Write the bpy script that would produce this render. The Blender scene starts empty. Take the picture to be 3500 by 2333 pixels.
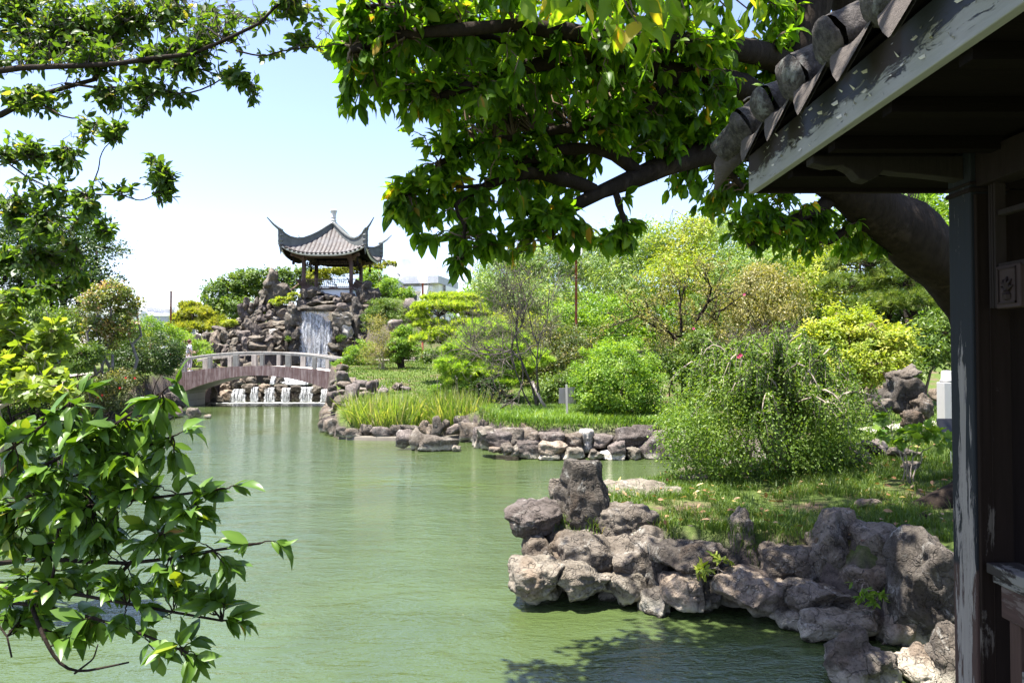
import bpy, math, random
import numpy as np
from mathutils import Vector
random.seed(7)
rng = np.random.default_rng(7)
SC = bpy.context.scene
COL = SC.collection
PI = math.pi
R = math.radians

# ------------------------------------------------------------------ camera
F, CU, CV = 2500.0, 1750.0, 1166.5      # focal length and centre, in pixels of the 3500 px wide photograph
EYE, PITCH = 2.5, R(1.35)
cam = bpy.data.objects.new('camera', bpy.data.cameras.new('camera')); COL.objects.link(cam)
cam.location = (0, 0, EYE); cam.rotation_euler = (PI/2 + PITCH, 0, 0)
cam.data.sensor_width = 36; cam.data.lens = F/3500*36
cam.data.clip_start = 0.05; cam.data.clip_end = 3000
SC.camera = cam
CP, SP = math.cos(PITCH), math.sin(PITCH)

def px(u, v, D):
    """world point seen at (u, v), D metres in front of the camera"""
    xc = (np.asarray(u, float)-CU)/F; yc = (CV-np.asarray(v, float))/F
    dy = CP-yc*SP; dz = SP+yc*CP
    D = np.asarray(D, float)
    return np.stack(np.broadcast_arrays(xc/dy*D, D, EYE+dz/dy*D), -1)

def pz(u, v, z):
    """world point seen at (u, v) on the level z"""
    yc = (CV-v)/F
    return px(u, v, (z-EYE)*(CP-yc*SP)/(SP+yc*CP))

# ------------------------------------------------------------------ noise
def _hash(i, s):
    h = (i[..., 0]*374761393 + i[..., 1]*668265263 + i[..., 2]*2147483647 + s*1274126177) & 0xffffffff
    h = ((h ^ (h >> 13))*1274126177) & 0xffffffff
    h = ((h ^ (h >> 15))*2246822519) & 0xffffffff
    return ((h ^ (h >> 16)) & 0xffffff)/float(0xffffff)

def vnoise(P, seed=0):
    P = np.asarray(P, float); i = np.floor(P).astype(np.int64); f = P-i
    f = f*f*f*(f*(f*6-15)+10)
    out = 0
    for a in (0, 1):
        for b in (0, 1):
            for c in (0, 1):
                w = (f[..., 0] if a else 1-f[..., 0])*(f[..., 1] if b else 1-f[..., 1])*(f[..., 2] if c else 1-f[..., 2])
                out = out+w*_hash(i+np.array([a, b, c]), seed)
    return out*2-1

def fbm(P, seed=0, oct=4, gain=.5):
    s, a, P = 0, 1, np.asarray(P, float)
    for k in range(oct):
        s = s+a*vnoise(P*2**k, seed+k*17); a *= gain
    return s

def unit(a):
    a = np.asarray(a, float)
    return a/np.maximum(np.linalg.norm(a, axis=-1, keepdims=True), 1e-9)

# ------------------------------------------------------------------ mesh building
class MB:
    def __init__(self): self.V, self.F, self.A, self.n = [], [], [], 0
    def add(self, V, faces, rnd=0.5):
        V = np.asarray(V, float).reshape(-1, 3)
        self.V.append(V)
        for f in faces:
            f = np.asarray(f, np.int64)
            if f.size: self.F.append(f.reshape(-1, f.shape[-1])+self.n)
        self.A.append(np.broadcast_to(np.asarray(rnd, float), (len(V),)))
        self.n += len(V)
        return self
    def box(self, lo, hi, rnd=.5):
        (a, b, c), (d, e, f) = lo, hi
        V = [(a,b,c),(d,b,c),(d,e,c),(a,e,c),(a,b,f),(d,b,f),(d,e,f),(a,e,f)]
        return self.add(V, [[(0,3,2,1),(4,5,6,7),(0,1,5,4),(1,2,6,5),(2,3,7,6),(3,0,4,7)]], rnd)
    def obox(self, c, ax, half, rnd=.5):
        """box with its own axes: ax three unit vectors, half sizes"""
        c = np.asarray(c, float); ax = np.asarray(ax, float)
        V = [c+sum(s*h*a for s, h, a in zip(ss, half, ax)) for ss in
             ((-1,-1,-1),(1,-1,-1),(1,1,-1),(-1,1,-1),(-1,-1,1),(1,-1,1),(1,1,1),(-1,1,1))]
        return self.add(V, [[(0,3,2,1),(4,5,6,7),(0,1,5,4),(1,2,6,5),(2,3,7,6),(3,0,4,7)]], rnd)
    def bar(self, p, q, w, h, up=(0,0,1), rnd=.5):
        p, q = np.asarray(p, float), np.asarray(q, float)
        t = unit(q-p); s = unit(np.cross(t, up)); n = np.cross(s, t)
        return self.obox((p+q)/2, (t, s, n), (np.linalg.norm(q-p)/2, w/2, h/2), rnd)
    def tubes(self, P, rad, seg=6, rnd=.5, cap=True):
        """P (n, m, 3) polylines, rad (n, m)"""
        P = np.asarray(P, float)
        if P.ndim == 2: P = P[None]
        n, m, _ = P.shape
        rad = np.broadcast_to(np.asarray(rad, float), (n, m))
        T = np.empty_like(P); T[:, 1:-1] = P[:, 2:]-P[:, :-2]; T[:, 0] = P[:, 1]-P[:, 0]; T[:, -1] = P[:, -1]-P[:, -2]
        T = unit(T)
        mean = unit(P[:, -1]-P[:, 0])
        ref = np.where(np.abs(mean[:, 2:3]) > .8, np.array([[1., .13, 0]]), np.array([[.05, .1, 1.]]))[:, None]
        n1 = unit(np.cross(T, np.broadcast_to(ref, T.shape))); n2 = np.cross(T, n1)
        a = np.arange(seg)*2*PI/seg
        V = P[:, :, None]+rad[..., None, None]*(np.cos(a)[:, None]*n1[:, :, None]+np.sin(a)[:, None]*n2[:, :, None])
        idx = np.arange(n*m*seg).reshape(n, m, seg)
        A, B = idx[:, :-1], idx[:, 1:]
        q = np.stack([A, np.roll(A, -1, 2), np.roll(B, -1, 2), B], -1).reshape(-1, 4)
        fs = [q]
        if cap: fs += [idx[:, 0, ::-1].reshape(-1, seg), idx[:, -1].reshape(-1, seg)]
        if np.ndim(rnd) == 1: rnd = np.repeat(rnd, m*seg)
        return self.add(V, fs, rnd)
    def lathe(self, prof, c=(0,0,0), seg=16, rnd=.5):
        prof = np.asarray(prof, float); a = np.arange(seg)*2*PI/seg
        V = np.stack([prof[:, None, 0]*np.cos(a), prof[:, None, 0]*np.sin(a), np.repeat(prof[:, 1:2], seg, 1)], -1)+np.asarray(c, float)
        m = len(prof); idx = np.arange(m*seg).reshape(m, seg); A, B = idx[:-1], idx[1:]
        return self.add(V, [np.stack([A, np.roll(A, -1, 1), np.roll(B, -1, 1), B], -1).reshape(-1, 4), idx[:1, ::-1], idx[-1:]], rnd)
    def grid(self, V, rnd=.5, flip=False):
        """V (a, b, 3) surface"""
        V = np.asarray(V, float); a, b, _ = V.shape; i = np.arange(a*b).reshape(a, b)
        q = np.stack([i[:-1, :-1], i[1:, :-1], i[1:, 1:], i[:-1, 1:]], -1).reshape(-1, 4)
        return self.add(V, [q[:, ::-1] if flip else q], rnd)
    def prism(self, poly, thick, origin, ex, ey, rnd=.5):
        """outline (2-D points) in the plane ex, ey, extruded by the vector thick"""
        o, ex, ey, t = (np.asarray(k, float) for k in (origin, ex, ey, thick))
        P = np.array([o+a*ex+b*ey for a, b in poly]); n = len(P)
        k = np.arange(n)
        return self.add(np.concatenate([P, P+t]), [k[None, ::-1], (k+n)[None], np.stack([k, np.roll(k, -1), np.roll(k, -1)+n, k+n], -1)], rnd)
    def mesh(self, name):
        V = np.concatenate(self.V); me = bpy.data.meshes.new(name)
        me.vertices.add(len(V)); me.vertices.foreach_set('co', V.ravel())
        tot = np.concatenate([np.full(len(f), f.shape[1]) for f in self.F])
        loops = np.concatenate([f.ravel() for f in self.F])
        me.loops.add(len(loops)); me.loops.foreach_set('vertex_index', loops)
        me.polygons.add(len(tot)); st = np.concatenate([[0], np.cumsum(tot)[:-1]])
        me.polygons.foreach_set('loop_start', st); me.polygons.foreach_set('loop_total', tot)
        at = me.attributes.new('rnd', 'FLOAT', 'POINT'); at.data.foreach_set('value', np.concatenate(self.A))
        me.update(calc_edges=True); me.validate()
        return me
    def build(self, name, m, parent=None, smooth=False, bevel=0, loc=None):
        if loc is not None:
            self.V = [v-np.asarray(loc, float) for v in self.V]
        me = self.mesh(name); me.materials.append(m)
        me.polygons.foreach_set('use_smooth', np.full(len(me.polygons), bool(smooth)))
        o = bpy.data.objects.new(name, me); COL.objects.link(o)
        if loc is not None: o.location = loc
        if parent is not None:
            o.parent = parent; q, w = parent, Vector((0, 0, 0))
            while q: w += q.location; q = q.parent
            o.location = Vector(o.location)-w
        if bevel:
            b = o.modifiers.new('bevel', 'BEVEL'); b.width = bevel; b.segments = 2; b.limit_method = 'ANGLE'
        return o

def tag(o, label=None, cat=None, group=None, kind=None):
    for k, v in (('label', label), ('category', cat), ('group', group), ('kind', kind)):
        if v: o[k] = v
    return o

def thing(name, label, cat, loc=(0, 0, 0), group=None):
    o = bpy.data.objects.new(name, None); COL.objects.link(o); o.location = tuple(float(k) for k in loc); o.empty_display_size = .1
    return tag(o, label, cat, group)

# ------------------------------------------------------------------ materials
def nodes(name):
    m = bpy.data.materials.new(name); m.use_nodes = True; nt = m.node_tree; nt.nodes.clear()
    return m, nt
def nd(nt, typ, **kw):
    n = nt.nodes.new(typ)
    for k, v in kw.items():
        if k.startswith('_'): setattr(n, k[1:], v)
        else:
            key = int(k[1:]) if k[0] == 'i' and k[1:].isdigit() else k.replace('__', ' ')
            s = n.inputs[key]
            if isinstance(v, bpy.types.NodeSocket): nt.links.new(v, s)
            else: s.default_value = v
    return n
def ramp(nt, fac, stops, interp='LINEAR'):
    n = nt.nodes.new('ShaderNodeValToRGB'); nt.links.new(fac, n.inputs[0]); cr = n.color_ramp; cr.interpolation = interp
    while len(cr.elements) < len(stops): cr.elements.new(.5)
    for e, (p, c) in zip(cr.elements, stops):
        e.position = p; e.color = (*c, 1) if len(c) == 3 else c
    return n.outputs[0]
def mixc(nt, fac, a, b, mode='MIX'):
    n = nt.nodes.new('ShaderNodeMix'); n.data_type = 'RGBA'; n.blend_type = mode; n.clamp_factor = True
    for s, v in ((n.inputs[0], fac), (n.inputs[6], a), (n.inputs[7], b)):
        if isinstance(v, bpy.types.NodeSocket): nt.links.new(v, s)
        else: s.default_value = (*v, 1) if isinstance(v, tuple) and len(v) == 3 else v
    return n.outputs[2]
def mth(nt, op, a, b=0.5, c=0.5, clamp=False):
    n = nt.nodes.new('ShaderNodeMath'); n.operation = op; n.use_clamp = clamp
    for s, v in zip(n.inputs, (a, b, c)):
        if isinstance(v, bpy.types.NodeSocket): nt.links.new(v, s)
        else: s.default_value = v
    return n.outputs[0]
def noise(nt, vec, scale, detail=4, rough=.6, dist=0):
    n = nd(nt, 'ShaderNodeTexNoise', Scale=scale, Detail=detail, Roughness=rough, Distortion=dist)
    if vec is not None: nt.links.new(vec, n.inputs['Vector'])
    return n.outputs['Fac']
def mapping(nt, vec, scale=(1, 1, 1), loc=(0, 0, 0)):
    n = nd(nt, 'ShaderNodeMapping', Scale=scale, Location=loc); nt.links.new(vec, n.inputs['Vector'])
    return n.outputs[0]
def out(nt, sh, disp=None):
    o = nt.nodes.new('ShaderNodeOutputMaterial'); nt.links.new(sh, o.inputs['Surface'])
def bump(nt, h, strength, dist, normal=None):
    n = nd(nt, 'ShaderNodeBump', Strength=strength, Distance=dist, Height=h)
    if normal is not None: nt.links.new(normal, n.inputs['Normal'])
    return n.outputs[0]
def bsdf(nt, col, rough=.6, spec=.4, normal=None, **kw):
    n = nt.nodes.new('ShaderNodeBsdfPrincipled')
    for s, v in (('Base Color', col), ('Roughness', rough), ('Specular IOR Level', spec), ('Normal', normal), *kw.items()):
        s = n.inputs[s.replace('__', ' ')]
        if v is None: continue
        if isinstance(v, bpy.types.NodeSocket): nt.links.new(v, s)
        else: s.default_value = (*v, 1) if isinstance(v, tuple) and len(v) == 3 else v
    return n.outputs[0]
def geo(nt): return nt.nodes.new('ShaderNodeNewGeometry').outputs
def objc(nt): return nt.nodes.new('ShaderNodeTexCoord').outputs['Object']
def attr(nt): return nd(nt, 'ShaderNodeAttribute', _attribute_name='rnd').outputs['Fac']

def leafmat(name, stops, trans=.4, tcol=(1.6, 1.6, .45), rough=.45, spec=.35, vein=0):
    m, nt = nodes(name); a = attr(nt)
    c = ramp(nt, a, stops)
    n = noise(nt, geo(nt)[0], 9, 2)
    c = mixc(nt, mth(nt, 'MULTIPLY', n, .5), c, mixc(nt, 1, c, (.55, .6, .5), 'MULTIPLY'))
    tc = mixc(nt, 1, c, tcol, 'MULTIPLY')
    t = nd(nt, 'ShaderNodeBsdfTranslucent', Color=tc).outputs[0]
    s = nd(nt, 'ShaderNodeMixShader', Fac=trans); nt.links.new(bsdf(nt, c, rough, spec), s.inputs[1]); nt.links.new(t, s.inputs[2])
    out(nt, s.outputs[0]); return m

def barkmat(name, a, b, scale=14, stretch=(1, 1, .3)):
    m, nt = nodes(name); p = mapping(nt, geo(nt)[0], stretch)
    n = noise(nt, p, scale, 6, .7); n2 = noise(nt, geo(nt)[0], 2.2, 3)
    c = mixc(nt, mth(nt, 'MULTIPLY_ADD', n, 1.6, -.3, True), a, b); c = mixc(nt, ramp(nt, mth(nt, 'MULTIPLY', n2, mth(nt, 'ADD', n, .5)), [(.58, (0,0,0)), (.7, (.45,.45,.45))]), c, tuple(k*1.6 for k in b))
    out(nt, bsdf(nt, c, .9, .08, bump(nt, n, .8, .03))); return m

def plain(name, col, rough=.6, spec=.4, var=.25, scale=6, bumps=.2):
    m, nt = nodes(name); n = noise(nt, geo(nt)[0], scale, 6, .65)
    c = mixc(nt, n, tuple(k*(1-var) for k in col), tuple(min(1, k*(1+var)) for k in col))
    out(nt, bsdf(nt, c, rough, spec, bump(nt, n, bumps, .01))); return m

def rockmat(name, water_line=True):
    m, nt = nodes(name)
    oi = nt.nodes.new('ShaderNodeObjectInfo'); g = geo(nt)
    pos = nd(nt, 'ShaderNodeVectorMath', _operation='ADD'); nt.links.new(g[0], pos.inputs[0])
    off = nd(nt, 'ShaderNodeVectorMath', _operation='SCALE'); nt.links.new(oi.outputs['Location'], off.inputs[0]); off.inputs['Scale'].default_value = 3.7
    nt.links.new(off.outputs[0], pos.inputs[1]); P = pos.outputs[0]
    big = noise(nt, P, 1.9, 3, .6, .5); mid = noise(nt, P, 6.5, 5, .7, .3); fine = noise(nt, P, 34, 5, .75)
    base = mixc(nt, ramp(nt, big, [(.35, (0,0,0)), (.65, (1,1,1))]), mixc(nt, 1, oi.outputs['Color'], (.62, .6, .58), 'MULTIPLY'), oi.outputs['Color'])
    base = mixc(nt, ramp(nt, mid, [(.42, (0,0,0)), (.6, (.75,.75,.75))]), base, mixc(nt, 1, base, (.55, .53, .52), 'MULTIPLY'))
    # pale lichen and dark weathering in patches, iron stain
    pale = ramp(nt, noise(nt, P, 4.3, 6, .75, .8), [(.56, (0,0,0)), (.68, (.55,.55,.55))])
    base = mixc(nt, pale, base, (.42, .41, .37))
    rust = ramp(nt, noise(nt, P, 1.3, 4, .6, .6), [(.58, (0,0,0)), (.75, (.3,.3,.3))])
    base = mixc(nt, rust, base, (.22, .13, .07))
    speck = ramp(nt, fine, [(.38, (.8,.8,.8)), (.5, (0,0,0))])
    base = mixc(nt, speck, base, mixc(nt, 1, base, (.45, .43, .41), 'MULTIPLY'))
    vor = nd(nt, 'ShaderNodeTexVoronoi', _feature='DISTANCE_TO_EDGE', Scale=3.1)
    wv = nd(nt, 'ShaderNodeVectorMath', _operation='ADD'); nt.links.new(P, wv.inputs[0])
    nn = nd(nt, 'ShaderNodeTexNoise', Scale=2.5, Detail=4); nt.links.new(P, nn.inputs['Vector']); nt.links.new(nn.outputs['Color'], wv.inputs[1]); nt.links.new(wv.outputs[0], vor.inputs['Vector'])
    crack = ramp(nt, vor.outputs[0], [(0, (1,1,1)), (.03, (0,0,0))])
    base = mixc(nt, mth(nt, 'MULTIPLY', crack, mth(nt, 'MULTIPLY', big, .9)), base, (.05, .045, .04))
    if water_line:                                   # chalky line left by the pond, a few centimetres wide
        z = nd(nt, 'ShaderNodeSeparateXYZ'); nt.links.new(g[0], z.inputs[0])
        zz = mth(nt, 'ADD', z.outputs[2], mth(nt, 'MULTIPLY', mth(nt, 'SUBTRACT', mid, .5), .22))
        band = ramp(nt, mth(nt, 'MULTIPLY', zz, 2), [(.0, (0,0,0)), (.06, (.75,.75,.75)), (.2, (.6,.6,.6)), (.34, (0,0,0))])
        base = mixc(nt, band, base, (.46, .42, .34))
        wet = ramp(nt, mth(nt, 'MULTIPLY', zz, 2), [(0, (1,1,1)), (.07, (0,0,0))])
        base = mixc(nt, wet, base, (.035, .03, .02))
    h = mth(nt, 'ADD', mth(nt, 'MULTIPLY', mid, .9), mth(nt, 'MULTIPLY', fine, .35)); h = mth(nt, 'SUBTRACT', h, mth(nt, 'MULTIPLY', crack, .25))
    out(nt, bsdf(nt, base, .88, .25, bump(nt, h, 1.0, .06))); return m
# ------------------------------------------------------------------ light
SUN_EL, SUN_AZ = R(74), R(-112)           # to the sun: high, from behind the viewer's left shoulder
to_sun = Vector((math.sin(SUN_AZ)*math.cos(SUN_EL), math.cos(SUN_AZ)*math.cos(SUN_EL), math.sin(SUN_EL)))
W = bpy.data.worlds.new('World'); SC.world = W; W.use_nodes = True
wn = W.node_tree; bg = wn.nodes['Background']
sky = wn.nodes.new('ShaderNodeTexSky'); sky.sky_type = 'NISHITA'; sky.sun_disc = False
sky.sun_elevation = SUN_EL; sky.sun_rotation = SUN_AZ; sky.air_density = 1.0; sky.dust_density = 1.1; sky.ozone_density = 2.2
tint = wn.nodes.new('ShaderNodeMix'); tint.data_type = 'RGBA'; tint.blend_type = 'MULTIPLY'; tint.inputs[0].default_value = 1; tint.inputs[7].default_value = (1.05, .95, 1.03, 1)
wn.links.new(sky.outputs[0], tint.inputs[6]); wn.links.new(tint.outputs[2], bg.inputs[0]); bg.inputs[1].default_value = 0.085
sl = bpy.data.lights.new('sun', 'SUN'); so = bpy.data.objects.new('sun', sl); COL.objects.link(so)
sl.energy = 4.4; sl.angle = R(.53); sl.color = (1, .955, .88)
so.rotation_euler = (-to_sun).to_track_quat('-Z', 'Y').to_euler(); so.location = (-20, 10, 40)
SC.view_settings.view_transform = 'Standard'; SC.view_settings.look = 'None'; SC.view_settings.exposure = 2.15; SC.view_settings.gamma = 1
SC.cycles.use_denoising = True
SC.cycles.max_bounces = 8; SC.cycles.diffuse_bounces = 5; SC.cycles.glossy_bounces = 3; SC.cycles.transmission_bounces = 4; SC.cycles.transparent_max_bounces = 12

# ------------------------------------------------------------------ terrain
POND = np.array([(-40,-8),(-40,27.3),(-24,27.5),(-19.4,27.6),(-16.4,28.4),(-15.9,30),(-16.6,34),(-17.2,37),(-17.2,41),(-17,42.9),(-10.2,42.9),(-9.2,41),
 (-9.25,36.5),(-8.3,33.5),(-7.0,28),(-6.2,25),(-5.6,23.2),(-3.3,23.0),(-1.9,23.4),(-1.0,21.8),(-.5,20.2),(.1,19.3),(1.5,19.1),(3.7,18.9),(5.1,17.0),(5.3,14.5),
 (5.0,12.9),(4.0,12.0),(2.6,11.4),(1.7,10.6),(1.1,9.9),(.35,9.1),(.05,8.3),(.35,7.95),(1.4,7.75),(1.7,7.5),(2.6,7.4),(2.9,7.0),(3.4,6.6),(4.0,5.9),(4.6,5.0),(5.2,3.5),(9,3.5),(9,-8)], float)

def pond_sd(x, y):
    """signed distance to the shore, positive on land"""
    x, y = np.asarray(x, float), np.asarray(y, float); d = np.full(x.shape, 1e9); ins = np.zeros(x.shape, bool)
    n = len(POND)
    for i in range(n):
        a, b = POND[i], POND[(i+1) % n]; e = b-a
        t = np.clip(((x-a[0])*e[0]+(y-a[1])*e[1])/(e@e), 0, 1)
        d = np.minimum(d, np.hypot(x-a[0]-t*e[0], y-a[1]-t*e[1]))
        c = (a[1] > y) != (b[1] > y)
        with np.errstate(divide='ignore', invalid='ignore'):
            ins ^= c & (x < (b[0]-a[0])*(y-a[1])/(b[1]-a[1])+a[0])
    return np.where(ins, -d, d)

def sst(a, b, x):
    t = np.clip((x-a)/(b-a), 0, 1); return t*t*(3-2*t)

def H(x, y):
    x, y = np.asarray(x, float), np.asarray(y, float); sd = pond_sd(x, y)
    near = .72+.11*np.clip(x-3.4, 0, 8)+.012*np.clip(y-8, 0, 6)
    right = .8+.03*np.clip(y-20, 0, 4)+.1*np.clip(y-24, 0, 14)+.07*np.clip(x-4, 0, 12)+.05*np.clip(y-38, 0, 40)
    left = .55+.22*np.clip(y-28.5, 0, 5.5)+.03*np.clip(y-34, 0, 30)
    w = sst(14, 17, y+.4*np.clip(x-5, 0, 5)); land = near*(1-w)+right*w
    wl = sst(-11, -14.5, x)*sst(20, 26, y); land = land*(1-wl)+left*wl
    # reed island is low
    isl = np.exp(-(((x+3.6)/2.1)**4+((y-24.4)/1.7)**4)); land = land*(1-isl)+.3*isl
    h = -.9+(land+.9)*sst(-.28, .22, sd)
    # the rockery mound
    mx = np.interp(x, [-26,-24.5,-23,-20,-17.5,-15.5,-14,-10.3,-8,-6.6,-5.2,-3.6,-1], [0,.05,.25,.52,.78,.95,1,1,.98,.85,.5,.12,0])
    my = np.interp(y, [43.6,44.6,46.2,47.6,54,60,66], [0,.1,.6,1,1,.3,0])
    m = mx*my
    h = np.where(m > 0, h+3.75*m, h)
    h = h+np.where(sd > .6, .06*fbm(np.stack([x*.5, y*.5, x*0], -1), 5, 3), 0)
    # the upper basin behind the bridge
    b = sst(-16.9, -16.3, x)*sst(-10.0, -10.6, x)*sst(42.3, 42.6, y)*sst(45.6, 44.9, y)
    return h*(1-b)+.75*b

def hit(u, v, lo=4., hi=75., z0=0.):
    """depth at which the sight line through (u, v) meets the ground"""
    Ds = np.arange(lo, hi, .05); P = px(u, v, Ds)
    k = np.nonzero(P[:, 2] < np.maximum(H(P[:, 0], P[:, 1]), z0))[0]
    return float(Ds[k[0]]) if len(k) else hi

gx = np.concatenate([[-900,-500,-250,-120,-70,-45,-35], np.arange(-30, 14, .28), [15,16.5,18,20,23,28,36,50,80,160,400,900]])
gy = np.concatenate([[-200,-60,-20,-8], np.arange(-4, 5, 1.), np.arange(5, 66, .28), [68,72,78,90,110,150,220,400,900,2000]])
GX, GY = np.meshgrid(gx, gy, indexing='ij'); GZ = H(GX, GY)

def groundmat():
    m, nt = nodes('ground'); g = geo(nt); P = g[0]
    n1 = noise(nt, P, .8, 5, .65); n2 = noise(nt, P, 14, 6, .75); n3 = noise(nt, P, 70, 4, .7)
    grass = ramp(nt, mth(nt, 'ADD', mth(nt, 'MULTIPLY', n2, .6), mth(nt, 'MULTIPLY', n3, .4)), [(.3, (.03,.05,.012)), (.52, (.085,.125,.028)), (.7, (.16,.17,.06))])
    dirt = ramp(nt, n2, [(.3, (.075,.05,.035)), (.7, (.21,.155,.105))])
    c = mixc(nt, ramp(nt, n1, [(.5, (0,0,0)), (.62, (1,1,1))]), grass, dirt)
    nz = nd(nt, 'ShaderNodeSeparateXYZ'); nt.links.new(g[1], nz.inputs[0])
    rock = ramp(nt, n2, [(.3, (.035,.03,.028)), (.7, (.14,.115,.10))])
    c = mixc(nt, ramp(nt, nz.outputs[2], [(.62, (1,1,1)), (.86, (0,0,0))]), c, rock)
    z = nd(nt, 'ShaderNodeSeparateXYZ'); nt.links.new(P, z.inputs[0])
    c = mixc(nt, ramp(nt, mth(nt, 'ADD', z.outputs[2], .5), [(.5, (1,1,1)), (.62, (0,0,0))]), c, (.05, .045, .03))
    out(nt, bsdf(nt, c, .95, .1, bump(nt, mth(nt, 'ADD', n2, n3), .7, .05))); return m
b = MB().grid(np.stack([GX, GY, GZ], -1), flip=False)
tag(b.build('ground', groundmat(), smooth=True), kind='structure')

def watermat(name, col, deep=None, wave=1.):
    m, nt = nodes(name); P = geo(nt)[0]
    big = noise(nt, P, .16, 3, .55, .4); ruf = ramp(nt, big, [(.36, (.12,.12,.12)), (.62, (1,1,1))])
    w1 = noise(nt, mapping(nt, P, (1.0, 2.3, 1)), 1.15, 2, .5, .6)
    w2 = noise(nt, mapping(nt, P, (1.7, 3.8, 1)), 2.6, 3, .6, .8)
    w3 = noise(nt, mapping(nt, P, (2.2, 4.5, 1)), 7.5, 2, .5, .4)
    h = mth(nt, 'ADD', mth(nt, 'MULTIPLY', w1, .9), mth(nt, 'MULTIPLY', mth(nt, 'MULTIPLY_ADD', w3, .28, mth(nt, 'MULTIPLY', w2, .6)), ruf))
    c = mixc(nt, ramp(nt, noise(nt, P, .3, 4, .6, .5), [(.35, (0,0,0)), (.7, (1,1,1))]), col, tuple(k*.7 for k in col))
    fl = noise(nt, P, 26, 2, .5); c = mixc(nt, ramp(nt, fl, [(.775, (0,0,0)), (.79, (1,1,1))]), c, (.30, .30, .16))
    out(nt, bsdf(nt, c, .035, .5, bump(nt, h, .48*wave, .10), IOR=1.5)); return m
WATER = watermat('pond_water', (.056, .082, .026), wave=1.05)
b = MB().grid(np.array([[(-60,-10,0),(-60,60,0)],[(14,-10,0),(14,60,0)]], float), flip=True)
tag(b.build('pond_water', WATER), kind='structure')
b = MB().grid(np.array([[(-16.8,42.35,1.0),(-16.8,45.6,1.0)],[(-10.1,42.35,1.0),(-10.1,45.6,1.0)]], float), flip=True)
tag(b.build('upper_pool_water', watermat('upper_pool', (.07, .085, .05), wave=1.6)), kind='structure')

# pale path at the far end of the bridge and along the lawn
def path_strip(pts, w, name='path'):
    pts = np.array(pts, float); t = unit(np.gradient(pts, axis=0)); s = np.stack([-t[:, 1], t[:, 0]], -1)
    L, Rr = pts+s*w/2, pts-s*w/2
    V = np.stack([np.stack([q[:, 0], q[:, 1], H(q[:, 0], q[:, 1])*.3+H(pts[:, 0], pts[:, 1])*.7+.05], -1) for q in (L, Rr)], 1)
    tag(MB().grid(V).build(name, PATHM, smooth=True), kind='structure')
PATHM = plain('path_stone', (.42, .38, .33), .9, .2, .2, 9)
xs = np.linspace(-8.6, 8, 30)
path_strip(np.stack([xs, 39.6-.004*(xs+8)**2], -1), 1.3)
ys = np.linspace(36, 31, 14)
path_strip(np.stack([-18.2-.1*(ys-36)**2, ys+2.4], -1), 1.4)
path_strip(np.stack([np.linspace(6.6, 13, 16), 13.6-.12*np.linspace(6.6, 13, 16)+0.9], -1), 1.0)
# ------------------------------------------------------------------ rocks
_ico = {}
def ico(s):
    if s not in _ico:
        import bmesh
        bm = bmesh.new(); bmesh.ops.create_icosphere(bm, subdivisions=s, radius=1)
        _ico[s] = (np.array([v.co[:] for v in bm.verts]), np.array([[v.index for v in f.verts] for f in bm.faces])); bm.free()
    return _ico[s]
ROCK = rockmat('weathered_stone')
TONES = dict(grey=(.185, .160, .130), dark=(.112, .098, .082), brown=(.195, .162, .128), purple=(.185, .158, .142), pale=(.225, .20, .16), white=(.55, .53, .49), tan=(.32, .26, .20))
NROCK = [0]
def rock_shape(dim, seed, sub=3, box=4., cuts=5, taper=0., amp=.10, lean=(0, 0), rough=1.):
    V, Fc = ico(sub); r = np.random.default_rng(seed)
    q = V/np.power(np.sum(np.abs(V)**box, 1, keepdims=True), 1/box)
    for k in range(cuts):
        n = unit(r.normal(size=3)*(1, 1, .7)); d = r.uniform(.62, .95)
        q = q+n*np.minimum(0, d-q@n)[:, None]
    q[:, :2] *= (1-taper*(q[:, 2:3]*.5+.5))
    q[:, 0] += lean[0]*(q[:, 2]+1)*.5; q[:, 1] += lean[1]*(q[:, 2]+1)*.5
    dim = np.asarray(dim, float); s = dim.max()
    p = q*dim/2; off = r.uniform(-50, 50, 3)
    nrm = unit(q/np.array([1, 1, 1])*1.)
    rid = 1-2*np.abs(vnoise(p/s*3.1+off+9, seed))
    p = p+nrm*(s*amp)*(fbm(p/s*2.1+off, seed, 4, .55)+.35*rid)[:, None]
    fine = fbm(p/s*11+off, seed+5, 3, .6)
    pit = np.minimum(0, fbm(p/s*6.5+off+3, seed+8, 3, .6)+.25); crease = -np.abs(vnoise(p/s*np.array([3.2, 3.2, 7.5])+off, seed+4))
    p = p+nrm*(s*rough)*(.018*fine+.045*pit-(.05+.05*(sub > 3))*np.maximum(0, .12+crease))[:, None]
    lo, hi = p.min(0), p.max(0)
    return (p-(lo+hi)/2)/(hi-lo)*dim, Fc

def rock(name, label, cat, c, dim, tone='grey', group=None, sub=3, rotz=None, seed=None, flat=False, **kw):
    NROCK[0] += 1; seed = NROCK[0]*13+3 if seed is None else seed
    V, Fc = rock_shape(dim, seed, sub, **kw)
    o = MB().add(V, [Fc]).build(name, ROCK, smooth=not flat); o.location = tuple(float(k) for k in c)
    t = np.array(TONES[tone])*(1+.22*np.random.default_rng(seed).uniform(-1, 1))
    o.color = (*t, 1)
    return tag(o, label, cat, group)

def rock_px(bx, D, label, tone='grey', name='rock', cat='rock', group=None, dep=None, grow=1.0, **kw):
    """a rock whose outline fills a pixel box at depth D"""
    u0, v0, u1, v1 = bx; cu, cv = (u0+u1)/2, (v0+v1)/2
    w, h = (u1-u0)/F*D*grow, (v1-v0)/F*D*grow
    d = dep if dep is not None else min(w, 1.3*h)*.95
    return rock(name, label, cat, px(cu, cv, D+.0*d), (w, d, h), tone, group, **kw)

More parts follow.
